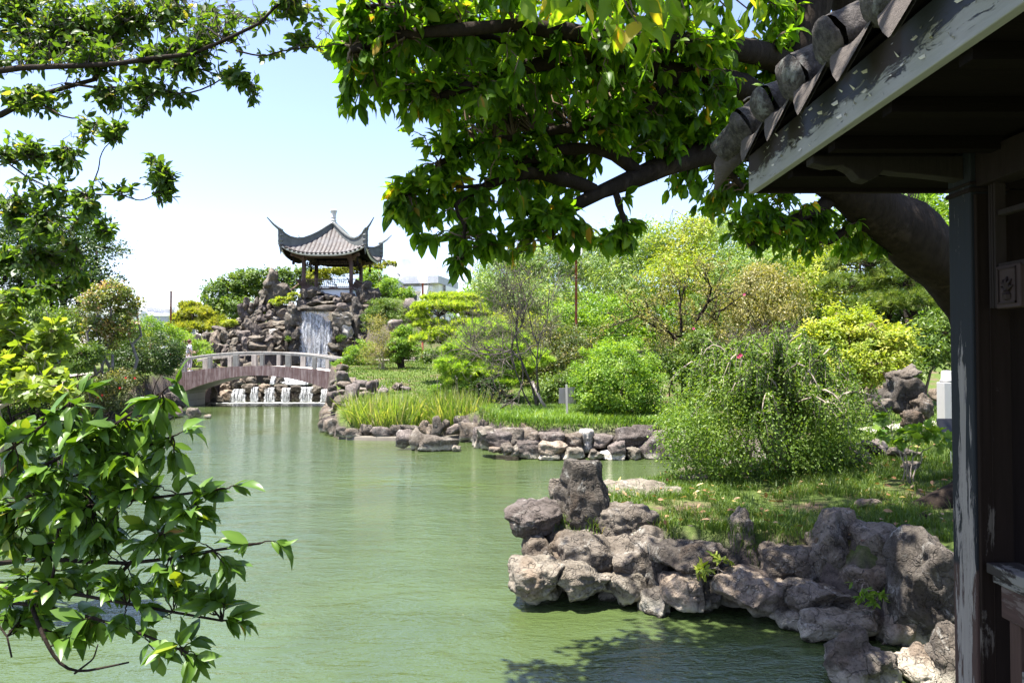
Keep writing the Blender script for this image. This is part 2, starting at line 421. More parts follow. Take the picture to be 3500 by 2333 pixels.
# near bank: every boulder is its own
S8 = lambda a, b, c, d: (1700+a/1.307, 1500+b/1.307, 1700+c/1.307, 1500+d/1.307)
NB = [
 (S8(262,108,487,412), 8.25, 'tall dark square-topped block standing upright on the point of the near bank', 'dark', dict(box=7, cuts=3, amp=.05, taper=.06, dep=.5, sub=5)),
 (S8(48,272,275,418), 8.15, 'purplish oblong boulder jutting out over the water left of the tall block', 'purple', dict(box=2.6, cuts=3, dep=.55, sub=5)),
 (S8(232,180,285,270), 8.75, 'small grey stone peeping out behind the left edge of the tall block', 'grey', dict()),
 (S8(262,385,505,478), 8.2, 'flat grey pedestal stone directly under the tall block', 'grey', dict(box=5, dep=.6, sub=4)),
 (S8(462,298,722,460), 8.2, 'broad grey boulder with a flat top right of the tall block', 'grey', dict(box=4.5, dep=.7, sub=5)),
 (S8(118,418,250,568), 8.0, 'small brown stone tucked under the oblong boulder on the point', 'brown', dict(dep=.5, sub=4)),
 (S8(230,428,510,588), 7.85, 'long grey slab overhanging the pale waterside stones on the point', 'grey', dict(box=4.5, dep=.7, sub=5)),
 (S8(495,408,742,680), 7.85, 'big rounded grey boulder at the inner corner of the point', 'grey', dict(box=3.4, dep=.75, sub=5)),
 (S8(66,535,312,708), 7.55, 'sunlit chalky white boulder at the waterline, outermost on the point', 'pale', dict(box=3, amp=.13, dep=.65, sub=5)),
 (S8(280,553,530,714), 7.5, 'pale jagged slab at the waterline beside the chalky white boulder', 'pale', dict(box=3, cuts=9, amp=.13, dep=.6, sub=5)),
 (S8(503,605,655,722), 7.5, 'low pale grey stone at the waterline below the rounded boulder', 'pale', dict(dep=.5, sub=4)),
 (S8(640,668,785,790), 7.35, 'dark wet stone half sunk in the shaded water below the bank', 'dark', dict(dep=.5, sub=4)),
 (S8(700,462,1010,614), 7.5, 'dark flat-topped stone strewn with dead leaves beside the big rounded boulder', 'dark', dict(box=4.5, cuts=7, dep=.7, sub=5)),
 (S8(768,376,1030,480), 8.0, 'low brown stone at the edge of the grass behind the leaf-strewn one', 'brown', dict(box=3, dep=.5, sub=4)),
 (S8(1022,320,1140,560), 7.75, 'slim upright stump-like stone standing at the edge of the grass', 'grey', dict(box=5, cuts=4, taper=.18, dep=.36, amp=.06, sub=5)),
 (S8(1095,420,1192,566), 7.8, 'short stone leaning on the right flank of the stump-like stone', 'grey', dict(dep=.4, taper=.4, sub=4)),
 (S8(738,604,912,750), 7.3, 'orange-stained brown boulder at the waterline below the dark flat stone', 'tan', dict(dep=.55, sub=5)),
 (S8(885,612,1005,745), 7.3, 'mossy dark stone wedged between two orange-brown waterline boulders', 'dark', dict(dep=.5, sub=4)),
 (S8(980,585,1305,770), 7.15, 'broad tan boulder, the widest one along the near waterline', 'tan', dict(box=3.6, amp=.09, dep=.75, sub=5)),
 (S8(1185,475,1408,636), 7.4, 'brown boulder with crisp corners above the broad tan one', 'brown', dict(box=4.5, dep=.6, sub=5)),
 (S8(1368,335,1625,625), 7.35, 'tall jagged grey rock with a rounded peak rising from the bank', 'grey', dict(box=2.6, cuts=8, amp=.17, lean=(.35, 0), taper=.3, dep=.6, sub=5)),
 (S8(1295,636,1540,780), 6.95, 'pale grey pointed slab beside the broad tan waterline boulder', 'grey', dict(box=3, cuts=8, dep=.6, sub=5)),
 (S8(1225,742,1375,835), 6.95, 'dark undercut stone below the pale grey pointed slab', 'dark', dict(dep=.45, sub=4)),
 (S8(1355,758,1720,880), 6.65, 'long pale ledge stone low over the shaded water', 'pale', dict(box=3.2, cuts=8, dep=.6, sub=5)),
 (S8(1540,560,1750,770), 6.95, 'brown rock behind the leafy sprout at the right of the bank', 'brown', dict(dep=.5, sub=4)),
 (S8(1608,400,1855,605), 7.1, 'wide cracked grey block at the grass edge left of the great pillar rock', 'grey', dict(box=5.5, cuts=6, dep=.7, sub=5)),
 (S8(1715,735,1830,895), 6.55, 'narrow tan stone squeezed against the foot of the great pillar rock', 'tan', dict(dep=.45, sub=4)),
 (S8(1790,430,2060,975), 6.4, 'great dark pillar-like rock with vertical furrows beside the pavilion post', 'dark', dict(box=5, cuts=5, amp=.08, dep=.75, sub=5)),
 (S8(1470,850,1755,1110), 5.75, 'pointed grey rock rising from the water nearest the viewer', 'grey', dict(box=2.6, cuts=7, amp=.15, taper=.45, dep=.6, sub=5)),
 (S8(1780,935,1965,1110), 5.85, 'low tan rock between the pointed rock and the pavilion post', 'tan', dict(box=2.8, taper=.3, dep=.5, sub=5)),
 (S8(1925,845,2065,1110), 5.8, 'rounded grey rock hidden half behind the foot of the pavilion post', 'grey', dict(box=3, taper=.25, dep=.5, sub=5)),
 (S8(488,193,790,285), 9.6, 'flat weathered rock lying behind the tall block at the far edge of the grass', 'pale', dict(box=2.8, dep=.9, sub=4)),
 (S8(812,155,935,215), 10.5, 'small rock at the water edge below the weeping shrub', 'grey', dict(dep=.5, sub=4)),
]
for bx, D, lab, tone, kw in NB:
    kw['box'] = max(4.6, kw.get('box', 4.)) if 'pointed' not in lab and 'oblong' not in lab else kw.get('box', 3); kw.setdefault('amp', .085)
    rock_px(bx, D, lab, tone, name='boulder', cat='boulder', group='boulders of the near bank', grow=1.17, **kw)
# packing stones inside the bank: what shows between the boulders
PK = [(2880,1820,3015,1965,7.3),(1880,1900,2100,2010,8.1),(2200,1900,2330,2050,7.8),(2380,1880,2520,2010,7.75),(2520,1930,2700,2040,7.6),(2700,1940,2860,2060,7.4),(2840,1930,3000,2090,7.25),(2960,1920,3110,2150,7.0),
      (2350,2010,2480,2090,7.55),(2560,2040,2700,2120,7.4),(2860,2080,3080,2190,6.95),(3000,2120,3240,2260,6.6),(2040,1960,2240,2070,7.9),(1900,1830,2000,1990,8.3)]
for (a, b_, c, d, D) in PK:
    rock_px((a, b_, c, d), D, 'dark packing stone wedged in a gap behind the near bank boulders', 'dark', name='boulder', cat='boulder', group='packing stones in the near bank', dep=.6, grow=1.25)
# low stones at the far edge of the near lawn, behind the weeping shrub
S2 = lambda a, b, c, d: (2900+a/2.613, 1200+b/2.613, 2900+c/2.613, 1200+d/2.613)
for bx, D, lab, tone, kw in [
 (S2(290,195,570,580), 12.4, 'tall eroded dark rock in the middle of the pile beside the white balustrade', 'dark', dict(box=2.6, amp=.16, taper=.2, dep=.9, sub=4)),
 (S2(330,105,625,290), 12.4, 'hooked grey rock crowning the pile beside the white balustrade', 'grey', dict(box=2.4, amp=.2, lean=(.3, 0), dep=.7, sub=4)),
 (S2(185,418,395,565), 12.0, 'low rough grey rock at the left foot of the pile beside the balustrade', 'grey', dict(amp=.14, sub=4)),
 (S2(555,355,765,630), 12.0, 'brown pitted rock leaning on the right of the pile beside the balustrade', 'brown', dict(box=2.6, amp=.15, lean=(-.2, 0), sub=4)),
 (S2(470,515,700,690), 11.7, 'dark pitted rock at the front foot of the pile beside the balustrade', 'dark', dict(amp=.16, sub=4)),
 (S2(730,325,860,455), 15.5, 'lone pinkish boulder in the grass by the white balustrade', 'tan', dict(sub=3)),
 (S2(115,785,365,930), 11.2, 'pinkish angular rock at the far edge of the near lawn', 'purple', dict(cuts=8, sub=4)),
 (S2(-180,800,150,1010), 11.4, 'pale fractured rock behind the foot of the weeping shrub', 'pale', dict(cuts=8, sub=4)),
 (S2(340,850,660,965), 11.2, 'low grey rock behind the big-leaved seedling', 'grey', dict(cuts=8, sub=4)),
 (S2(-560,860,-200,1010), 11.6, 'grey rock under the left half of the weeping shrub', 'grey', dict(cuts=6, sub=3)),
 (S2(50,1310,300,1400), 8.45, 'flat pinkish stone sunk in the near lawn', 'tan', dict(box=2.6, sub=3)),
 (S2(460,980,660,1060), 10.0, 'clod of roots and earth lying on the near lawn', 'brown', dict(amp=.2, sub=3)),
 ]:
    rock_px(bx, min(D, hit((bx[0]+bx[2])/2, bx[3], 5, 30)), lab, tone, **kw)

# pond wall of the middle lawn
S7 = lambda a, b, c, d: (1600+a/1.384, 850+b/1.384, 1600+c/1.384, 850+d/1.384)
for bx, lab, tone in [
 ((62,858,205,958), 'big pinkish stone at the left corner of the lawn wall', 'purple'), ((45,842,115,895), 'pale flat-topped stone capping the left corner of the lawn wall', 'pale'),
 ((160,848,255,935), 'light grey capstone second from the left corner of the lawn wall', 'grey'), ((235,850,328,902), 'flat brown capstone above the round one in the lawn wall', 'brown'),
 ((322,868,450,918), 'long level brown capstone in the middle of the lawn wall', 'purple'), ((442,873,530,950), 'rusty brown block beside the white stone in the lawn wall', 'brown'),
 ((525,856,592,957), 'upright egg-shaped white stone set in the lawn wall', 'white'), ((588,878,680,953), 'pinkish rounded stone right of the white one in the lawn wall', 'purple'),
 ((668,908,745,968), 'pale purple stone under the big craggy one in the lawn wall', 'purple'), ((706,838,890,935), 'big craggy purple stone at the right end of the lawn wall', 'purple'),
 ((808,878,935,1003), 'large leaning stone standing in the water at the right end of the lawn wall', 'purple'), ((752,942,812,1003), 'small chalky stone at the waterline near the right end of the lawn wall', 'pale'),
 ((632,957,730,1001), 'bright white stone at the waterline of the lawn wall', 'white'), ((568,948,602,988), 'tiny grey stone at the waterline beside the white upright', 'grey'),
 ((588,957,642,993), 'small stone between the white upright and the bright white waterline stone', 'grey'), ((445,938,542,993), 'pale waterline stone under the rusty brown block', 'pale'),
 ((342,912,462,973), 'wide tan stone beneath the long level capstone', 'tan'), ((229,893,348,983), 'big round purple stone low in the lawn wall', 'purple'),
 ((205,886,258,928), 'small dark stone above the big round one in the lawn wall', 'dark'), ((155,918,213,971), 'knobbly stone left of the big round one in the lawn wall', 'grey'),
 ((203,928,238,973), 'narrow chalky stone left of the big round one', 'pale'), ((338,968,428,995), 'flat slab in the water below the wide tan stone', 'pale'),
 ((103,933,168,960), 'overhung brown stone at the foot of the left corner', 'brown'), ((868,858,970,965), 'grey stone half covered by the weeping shrub at the end of the lawn wall', 'grey'), ((930,925,1010,1003), 'brown stone hidden behind the weeping shrub at the end of the lawn wall', 'brown')]:
    D = 18.35 if bx[3] > 965 else 18.55
    rock_px(S7(*bx), D+.2*(bx[1] < 900), lab, tone, name='wall_stone', cat='stone', group='stones of the lawn wall', grow=1.2, dep=.7, box=6, cuts=4, amp=.07, sub=4)

# reed island: kerb stones and the stones in front of it
S5 = lambda a, b, c, d: (1100+a/3.361, 1200+b/3.361, 1100+c/3.361, 1200+d/3.361)
for bx, D, lab, tone, kw in [
 ((150,872,298,980), 22.9, 'leftmost dark kerb stone of the reed island', 'dark', {}), ((280,887,450,988), 22.7, 'jagged grey kerb stone second from the left on the reed island', 'grey', {}),
 ((440,838,585,960), 22.9, 'raised grey kerb stone with a notched top on the reed island', 'grey', {}), ((555,862,780,985), 22.6, 'long rounded purple kerb stone in the middle of the reed island', 'purple', {}),
 ((770,850,905,973), 22.7, 'dark kerb stone right of the long rounded one on the reed island', 'dark', {}), ((875,845,1115,905), 22.9, 'flat bluish kerb slab behind the round stone', 'dark', {}),
 ((885,775,1040,880), 23.6, 'dark stone among the reeds at the gap of the island', 'dark', {}), ((1030,800,1115,870), 23.8, 'small dark stone in the gap between the two reed clumps', 'dark', {}),
 ((1115,798,1240,935), 23.2, 'split pale stone left of the upright one at the island edge', 'tan', {}), ((1262,750,1400,970), 22.6, 'upright rounded dark stone at the edge of the reed island', 'dark', dict(box=3, taper=.25)),
 ((1385,787,1470,905), 23.0, 'short upright stone right behind the upright rounded one', 'grey', {}), ((1200,838,1295,965), 22.8, 'pale brown stone leaning against the upright rounded one', 'tan', {}),
 ((1445,836,1668,945), 22.6, 'broad pinkish kerb stone under the right-hand reeds', 'purple', {}), ((1655,868,1810,945), 22.6, 'low flat kerb stone at the right end of the reed island', 'purple', {}),
 ((858,903,1050,1098), 20.3, 'smooth round purple stone standing in the water before the island', 'purple', dict(box=2.4)), ((1008,885,1205,1125), 20.1, 'pointed pale grey stone rising from the water before the island', 'grey', dict(taper=.75, box=3)),
 ((1095,962,1545,1145), 20.0, 'long flat-topped grey rock in the water before the island', 'grey', dict(box=4)), ((1500,1080,1590,1150), 19.8, 'small pale stone at the end of the long flat rock', 'pale', {})]:
    rock_px(S5(*bx), D, lab, tone, name='kerb_stone' if D > 21 else 'rock', cat='stone' if D > 21 else 'rock', group='stones of the reed island', grow=1.14, sub=3, **kw)
b = MB()                                                       # concrete rim round the island
a = np.linspace(0, 2*PI, 60, endpoint=False)
ring = np.stack([-3.3+2.35*np.sign(np.cos(a))*np.abs(np.cos(a))**.7, 24.2+1.88*np.sign(np.sin(a))*np.abs(np.sin(a))**.7], -1)
prof = [(1.0, -.3), (1.0, .09), (.985, .12), (.84, .12), (.82, -.3)]
V = np.array([[((p[0]+3.3)*k-3.3, (p[1]-24.2)*k+24.2, z) for k, z in prof] for p in np.vstack([ring, ring[:1]])])
RIMM = plain('old_concrete', (.135, .12, .098), .9, .2, .35, 7)
tag(b.grid(V).build('island_rim', RIMM, smooth=True), 'low pale concrete rim under the kerb stones of the reed island', 'rim')

# loose stones in the pond
for bx, lab, tone in [((641,1391,685,1430), 'lumpy grey rock standing alone in the water before the bridge', 'grey'), ((694,1415,723,1430), 'small flat stone in the water right of the lumpy grey rock', 'tan'),
                      ((558,1406,592,1434), 'little pale stone in the water near the left bank', 'pale'), ((520,1428,566,1440), 'flat stone awash beside the little pale stone', 'pale')]:
    rock_px(bx, 6250/(bx[3]-1227), lab, tone, sub=3)

# stones heaped at the right end of the bridge
S5c = [(175,150,305,240),(168,232,312,392),(92,328,162,402),(98,388,172,472),(183,348,332,442),(258,378,422,592),(168,448,274,530),(58,468,202,632),(158,508,292,592),(218,583,342,652),(108,588,222,682),(88,638,222,692),
       (308,298,402,372),(368,333,532,422),(408,413,552,482),(528,338,642,482),(438,468,542,602),(398,508,472,602),(538,478,612,572),(638,418,762,492),(798,363,922,442),(898,403,1032,452),(330,560,450,660),(560,540,700,640)]
nm = ['tall', 'squat', 'flat-topped', 'rounded', 'jagged', 'slanting']
used = set()
def shape_word(w, h, s):
    r = w/h
    return 'upright' if r < .72 else 'flat' if r > 1.7 else ('rounded', 'blocky', 'jagged', 'knobbly')[s % 4]
for i, bx in enumerate(S5c):
    q = S5(*bx); tone = ('brown', 'purple', 'grey', 'purple')[i % 4] if i != 11 else 'pale'
    D = np.interp((q[1]+q[3])/2, [1250, 1400], [36.9, 34.2])
    D = min(D, hit((q[0]+q[2])/2, q[3], 25, 45)+.1)
    rock_px(q, D, f'{tone} {shape_word(q[2]-q[0], q[3]-q[1], i)} stone in the heap at the right end of the bridge' if i != 11 else 'pale flat stone at the water under the bridge-end heap',
            tone, name='boulder', cat='boulder', group='stones heaped at the right end of the bridge', grow=1.15, sub=3, dep=.9)

# rockery
S6 = lambda a, b, c, d: (700+a/3.92, 900+b/3.92, 700+c/3.92, 900+d/3.92)
RK = [(845,310,1090,530,'g','big round-shouldered boulder below the pinnacle of the rockery'),(800,330,870,430),(1080,310,1150,410,'p','small upright stone left of the hilltop pavilion'),(740,385,845,520),(680,470,740,560),
(520,480,585,600,'g','thin spike-shaped stone on the left shoulder of the rockery'),(590,545,680,610),(700,545,800,650),(850,520,930,620),(930,560,1130,630),(460,570,600,740,'p','wedge-shaped stone under the thin spike on the left shoulder'),(575,600,660,700),(775,570,860,640),
(620,655,775,790),(830,645,950,750),(990,620,1125,750),(920,610,1000,690),(1125,520,1230,700),(540,710,620,790),(700,685,830,780),(930,715,1010,780,'w','small white stone left of the ledge beside the waterfall'),
(1105,690,1270,830,'l','flat white-topped ledge stone at the left lip of the waterfall'),(760,770,965,870),(945,770,1100,850,'l',None),(430,745,520,830),(520,770,640,930),(640,830,780,970),(290,830,420,910),(140,845,300,930),(340,860,440,930),(430,850,530,925),
(660,780,750,840),(860,880,1000,970,'w','brightest white stone on the face of the rockery'),(980,840,1090,905,'l',None),(770,890,870,1000),(1000,930,1080,990),(100,930,230,1090),(0,950,100,1070,'g','dark pointed stone at the far left foot of the rockery'),(230,920,330,1060),(350,915,480,1010),
(460,930,620,1060),(620,970,800,1070),(800,970,950,1080),(950,960,1010,1060),(1000,990,1075,1090),(370,1020,460,1140),(320,1040,380,1120),(500,1020,600,1200),(580,1020,640,1100),(600,1060,860,1200,'g','wide domed boulder low in the rockery above the bridge rail'),(820,1040,950,1180),
(930,1100,1080,1195,'l','pale rounded boulder low beside the waterfall cleft'),(80,1100,170,1230),(150,1100,245,1220),(250,1100,350,1200),(340,1130,450,1220,'l','pale tilted slab low in the rockery above the bridge rail'),(440,1100,500,1190),(80,1060,140,1110),(540,1150,620,1220),
(60,1330,160,1420),(390,1290,520,1390),(230,1270,300,1380),(530,1260,600,1380),(150,1240,240,1330),(300,1210,420,1300),(640,1230,760,1380),
(1110,700,1185,900,'d',None),(1090,830,1195,1000,'d',None),(1075,980,1155,1210,'d',None),(1170,900,1285,1000,'d',None),(1150,1000,1295,1220,'d','dark mossy rock at the left edge of the waterfall foot'),(1160,1200,1290,1400,'d',None),
(1280,350,1400,470),(1370,310,1545,470,'g','round grey boulder in front of the white pavilion wall'),(1500,370,1600,440),(1240,470,1400,610),(1390,490,1560,570),(1460,430,1620,540),(1560,500,1790,560,'l','pale slab above the waterfall mouth'),(1600,400,1710,500),(1690,420,1790,480),
(1240,560,1440,650,'d',None),(1720,450,1830,570),(1810,455,1915,530,'l',None),
(1740,530,1940,690),(1830,400,2010,520),(1760,655,1945,740,'w','flat white-topped stone at the right lip of the waterfall'),(1720,690,1970,880),(1830,830,1980,1000,'w','big pale block right of the waterfall'),(1730,860,1840,1000,'d',None),(1720,990,1780,1070,'d',None),(1860,1000,1980,1080),(1680,1070,1900,1180,'l','broad pale boulder at the right foot of the waterfall'),
(1850,1070,1990,1160),(1660,1190,1800,1270),(1980,520,2130,800,'d',None),(1970,750,2100,1000,'d',None),(2070,950,2140,1030),(1980,1010,2080,1070),(2040,240,2260,520,'d','big craggy dark rock right of the hilltop pavilion'),(2200,330,2360,500,'d','rounded dark rock on the right shoulder of the rockery'),(2100,480,2240,560),(2120,580,2210,690),(2100,800,2180,920),(1930,980,2000,1020),
(2330,480,2480,640),(2240,560,2360,700)]
ZONE = lambda u, v: ('beside the waterfall' if 985 < u < 1210 and v > 1060 else 'under the hilltop pavilion' if u >= 985 and v <= 1060 and u < 1215 else 'on the right flank of the rockery' if u >= 1200 else
                     'high on the left slope of the rockery' if v < 1080 else 'half way up the left slope of the rockery' if v < 1150 else 'at the foot of the left slope of the rockery')
TN = dict(g='grey', p='purple', w='white', l='pale', d='dark')
for i, r_ in enumerate(RK):
    q = S6(*r_[:4]); cu, cv = (q[0]+q[2])/2, (q[1]+q[3])/2
    tone = TN[r_[4]] if len(r_) > 4 else ('purple', 'brown', 'grey', 'pale', 'grey', 'purple', 'grey')[i % 7]
    D = hit(cu, q[3]-2, 40, 60)
    if 985 < cu < 1210 and cv > 1050: D = 44.7 if cu < 1030 or cu > 1140 else 45.8
    D = min(D, 47.4)
    lab = r_[5] if len(r_) > 5 and r_[5] else f'{tone} {shape_word(q[2]-q[0], q[3]-q[1], i)} boulder {ZONE(cu, cv)}'
    top_ = 985 <= cu < 1330 and cv < 1060
    if not top_ and (q[2]-q[0]) < 1.5*(q[3]-q[1]): q = (q[0], q[1]-.1*(q[3]-q[1]), q[2], q[3]+.12*(q[3]-q[1]))
    rock_px(q, D+.1, lab, tone, name='boulder', cat='boulder', group='boulders of the rockery', grow=1.1 if top_ else 1.28, sub=3, dep=max(1.1, (q[2]-q[0])/F*D*.9), box=7 if tone != 'dark' else 3.5, amp=.10, cuts=13, flat=True)
# the pinnacle is one tall stone with knobs
rock_px((902,914,960,1000), 47.4, 'tall knobbly pinnacle stone, the highest left of the hilltop pavilion', 'grey', name='pinnacle_rock', cat='rock', box=3, amp=.2, taper=.2, dep=1.2, sub=4, cuts=3)
# wet wall behind the waterfall, and the roof slab of its mouth
rock('cliff_rock', 'dark wet rock wall behind the falling water', 'rock', (-12.1, 46.3, 2.9), (3.4, 1.6, 5.0), 'dark', box=6, amp=.05, sub=4)
rock('cliff_rock', 'thick overhanging dark slab forming the mouth above the waterfall', 'rock', px(1102, 1053, 45.3), (2.7, 1.6, .5), 'dark', box=4, amp=.1, sub=4)
# stones on the right behind the pines and by the right lamp
for bx, D, lab, tone in [((1372,1018,1430,1105), 43, 'large dark boulder between the juniper mound and the pine', 'purple'), ((1325,1090,1378,1130), 41, 'small purplish boulder in front of the juniper mound', 'purple'),
                         ((1370,1215,1440,1256), 40, 'grey boulder behind the little round-crowned tree', 'grey'), ((1452,1205,1500,1252), 40.4, 'pale boulder right of the red lamp post foot', 'pale'), ((1495,1195,1560,1256), 40.6, 'dark boulder behind the pine pads', 'dark'),
                         ((630,1140,690,1180), 46, 'dark stone at the left end of the rockery behind the person', 'purple'), ((1690,1370,1790,1440), 24.2, 'flat dark rock under the pine by the reeds', 'dark'), ((1790,1380,1850,1430), 23.4, 'bluish rock at the foot of the bare tree', 'dark'), ((1900,1380,1990,1425), 23.6, 'bluish rock behind the grey sign board', 'dark')]:
    rock_px(bx, D, lab, tone, sub=3)

# cascade under the bridge
S3 = lambda a, b, c, d: (600+a/3.62, 1150+b/3.62, 600+c/3.62, 1150+d/3.62)
for i, (bx, D, tone) in enumerate([((485,728,600,800), 41.6, 'pale'), ((558,662,705,803), 41.9, 'tan'), ((535,578,655,705), 42.4, 'tan'), ((628,558,715,695), 42.5, 'tan'), ((700,556,795,650), 42.6, 'pale'),
   ((840,582,1005,702), 42.2, 'grey'), ((1033,582,1198,695), 42.2, 'tan'), ((1232,592,1380,700), 42.2, 'grey'), ((1428,602,1562,692), 42.2, 'dark'), ((1688,598,1818,702), 42.2, 'grey'),
   ((878,690,962,806), 42.35, 'dark'), ((1036,680,1116,806), 42.35, 'dark'), ((1230,685,1332,806), 42.35, 'dark'), ((1428,680,1552,806), 42.35, 'dark'), ((1680,690,1815,806), 42.35, 'dark'), ((1808,640,1885,806), 42.35, 'dark'),
   ((680,640,900,806), 42.75, 'dark'), ((930,630,1050,806), 42.75, 'dark'), ((1105,636,1245,806), 42.75, 'dark'), ((1320,640,1435,806), 42.75, 'dark'), ((1540,630,1710,806), 42.75, 'dark'),
   ((755,518,855,605), 44.0, 'tan'), ((878,488,1015,595), 44.4, 'grey'), ((1248,503,1345,605), 44.0, 'dark'), ((1098,508,1212,565), 44.2, 'dark')]):
    q = S3(*bx)
    rock_px(q, D, f'{tone} {shape_word(q[2]-q[0], q[3]-q[1], i)} stone ' + ('on the rim of the cascade under the bridge' if D < 42.3 else 'in the dark foot of the cascade under the bridge' if D < 43 else 'in the pool behind the cascade') if i else 'pale low stone left of the first little fall under the bridge',
            tone, name='cascade_stone', cat='stone', group='stones of the cascade under the bridge', grow=1.1, sub=3, dep=.8, box=5, flat=True)
for bx, D, lab in [((435,618,525,805), 40.6, 'brown rock at the inner corner of the bridge abutment'), ((436,755,505,855), 40.0, 'small dark rock at the water by the bridge abutment'), ((-20,636,112,915), 37.4, 'rough dark rock face left of the bridge abutment')]:
    rock_px(S3(*bx), D, lab, 'brown' if 'brown' in lab else 'dark', sub=3)
# left bank edge
LB = [(420,1395,500,1448,29.6),(480,1400,560,1440,30.3),(545,1385,625,1432,31.4),(350,1405,430,1455,29.0),(280,1410,360,1462,28.4),(210,1412,290,1465,28.2),(130,1415,215,1465,28.1),(50,1415,140,1465,28.0),(-40,1415,60,1465,28.0),(560,1340,640,1400,34.6)]
for i, (a_, b_, c_, d_, D) in enumerate(LB):
    rock_px((a_, b_, c_, d_), D, ('brown', 'dark')[i % 2]+' edging rock along the left bank of the pond', ('brown', 'dark')[i % 2], group='edging rocks of the left bank', sub=3, dep=1.0)

# edging stones along the shore where the wall runs on behind the weeping shrub, and round the inlet by the reeds
def edge_row(pts, step, dim, tone, label, group, zc=.2):
    pts = np.array(pts, float); s = np.concatenate([[0], np.cumsum(np.linalg.norm(np.diff(pts, axis=0), axis=1))]); rr = np.random.default_rng(int(s[-1]*100))
    for k, t in enumerate(np.arange(step/2, s[-1], step)):
        x, y = np.interp(t, s, pts[:, 0]), np.interp(t, s, pts[:, 1]); d = np.array(dim)*rr.uniform(.75, 1.25, 3)
        rock('edging_stone', label, 'stone', (x+rr.normal()*.06, y+rr.normal()*.06, zc+rr.normal()*.05), d, tone[k % len(tone)], group, sub=3, box=4.5, cuts=6)
edge_row([(3.6,18.75),(5.0,17.0),(5.35,14.6),(4.9,12.9),(4.0,11.9),(2.7,11.35)], .62, (.75, .6, .8), ('purple', 'grey', 'brown'), 'edging stone of the inlet behind the weeping shrub', 'edging stones behind the weeping shrub', .3)
edge_row([(2.5,11.3),(1.7,10.55),(1.1,9.85)], .6, (.6, .5, .5), ('grey', 'brown'), 'low edging stone on the far side of the near lawn', 'edging stones of the near lawn', .28)
edge_row([(-1.7,23.3),(-1.0,21.7),(-.6,20.1)], .5, (.6, .5, .75), ('dark', 'purple', 'brown'), 'dark edging stone of the inlet between the reeds and the lawn wall', 'edging stones beside the reeds', .25)
edge_row([(-8.2,33.3),(-7.6,30.5),(-7.0,28),(-6.3,25.2),(-5.7,23.6)], .48, (.5, .5, .6), ('purple', 'brown', 'grey'), 'edging stone of the bank behind the reed island', 'edging stones behind the reed island', .3)
edge_row([(-16.2,29.6),(-16.6,32),(-17.0,35),(-17.2,37.4)], .75, (.85, .8, 1.1), ('dark', 'brown'), 'dark edging stone on the left bank below the bridge end', 'edging stones below the left bridge end', .3)
edge_row([(-16.4,44.6),(-13.6,45.0)], .8, (1.0,.9,1.5), ('grey','dark','tan'), 'boulder at the back of the pool behind the bridge arch', 'stones at the back of the upper pool', 1.5)
edge_row([(-16.4,43.4),(-16.5,42.4)], .6, (.8,.8,1.2), ('tan','grey'), 'boulder at the left side of the pool behind the bridge arch', 'stones at the left of the upper pool', 1.2)
edge_row([(-10.7,44.9),(-9.9,43.6)], .7, (.9,.8,1.4), ('grey','dark'), 'boulder at the right side of the pool behind the bridge arch', 'stones at the right of the upper pool', 1.4)
# ------------------------------------------------------------------ materials of built things
def woodmat(name, base, paint=None, amt=.5, scale=5, rough=.7, axis=2, spec=.12):
    """timber with streaks along one axis; old paint left in flakes"""
    m, nt = nodes(name); st = [9, 9, 9]; st[axis] = .7; P = geo(nt)[0]
    n = noise(nt, mapping(nt, P, tuple(st)), scale, 6, .7)
    c = mixc(nt, n, tuple(k*.55 for k in base), tuple(k*1.3 for k in base)); h = n
    if paint:
        fl = noise(nt, mapping(nt, P, tuple(1 if k > 1 else .35 for k in st)), 9, 8, .72, .4)
        f = ramp(nt, fl, [(amt-.02, (0,0,0)), (amt+.02, (1,1,1))]); c = mixc(nt, f, c, mixc(nt, n, paint, tuple(k*.8 for k in paint))); h = mth(nt, 'ADD', mth(nt, 'MULTIPLY', n, .3), f)
    out(nt, bsdf(nt, c, rough, spec, bump(nt, h, .5, .006))); return m
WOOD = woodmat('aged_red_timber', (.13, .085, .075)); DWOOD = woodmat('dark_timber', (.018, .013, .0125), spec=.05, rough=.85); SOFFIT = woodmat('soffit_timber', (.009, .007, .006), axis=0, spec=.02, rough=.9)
WHITE = plain('white_render', (.72, .70, .67), .8, .2, .08, 3, .1)

def tilemat(name, hi=(.14, .13, .122), lo=(.06, .057, .055), red=(.04, .026, .023)):
    m, nt = nodes(name); a = attr(nt); P = geo(nt)[0]
    n = noise(nt, P, 5, 6, .7)
    c = mixc(nt, ramp(nt, a, [(.45, (0,0,0)), (.7, (1,1,1))]), red, hi)
    c = mixc(nt, ramp(nt, n, [(.4, (0,0,0)), (.62, (.8,.8,.8))]), c, lo)
    w = noise(nt, P, 1.1, 4, .6); c = mixc(nt, ramp(nt, w, [(.5, (0,0,0)), (.7, (.5,.5,.5))]), c, (.12, .12, .125))
    out(nt, bsdf(nt, c, .8, .3, bump(nt, n, .4, .02))); return m
TILE = tilemat('weathered_tiles'); RIDGE = plain('mossy_plaster', (.115, .122, .118), .9, .2, .55, 3, .4); PALE = plain('pale_stone', (.5, .49, .46), .8, .3, .18, 5)

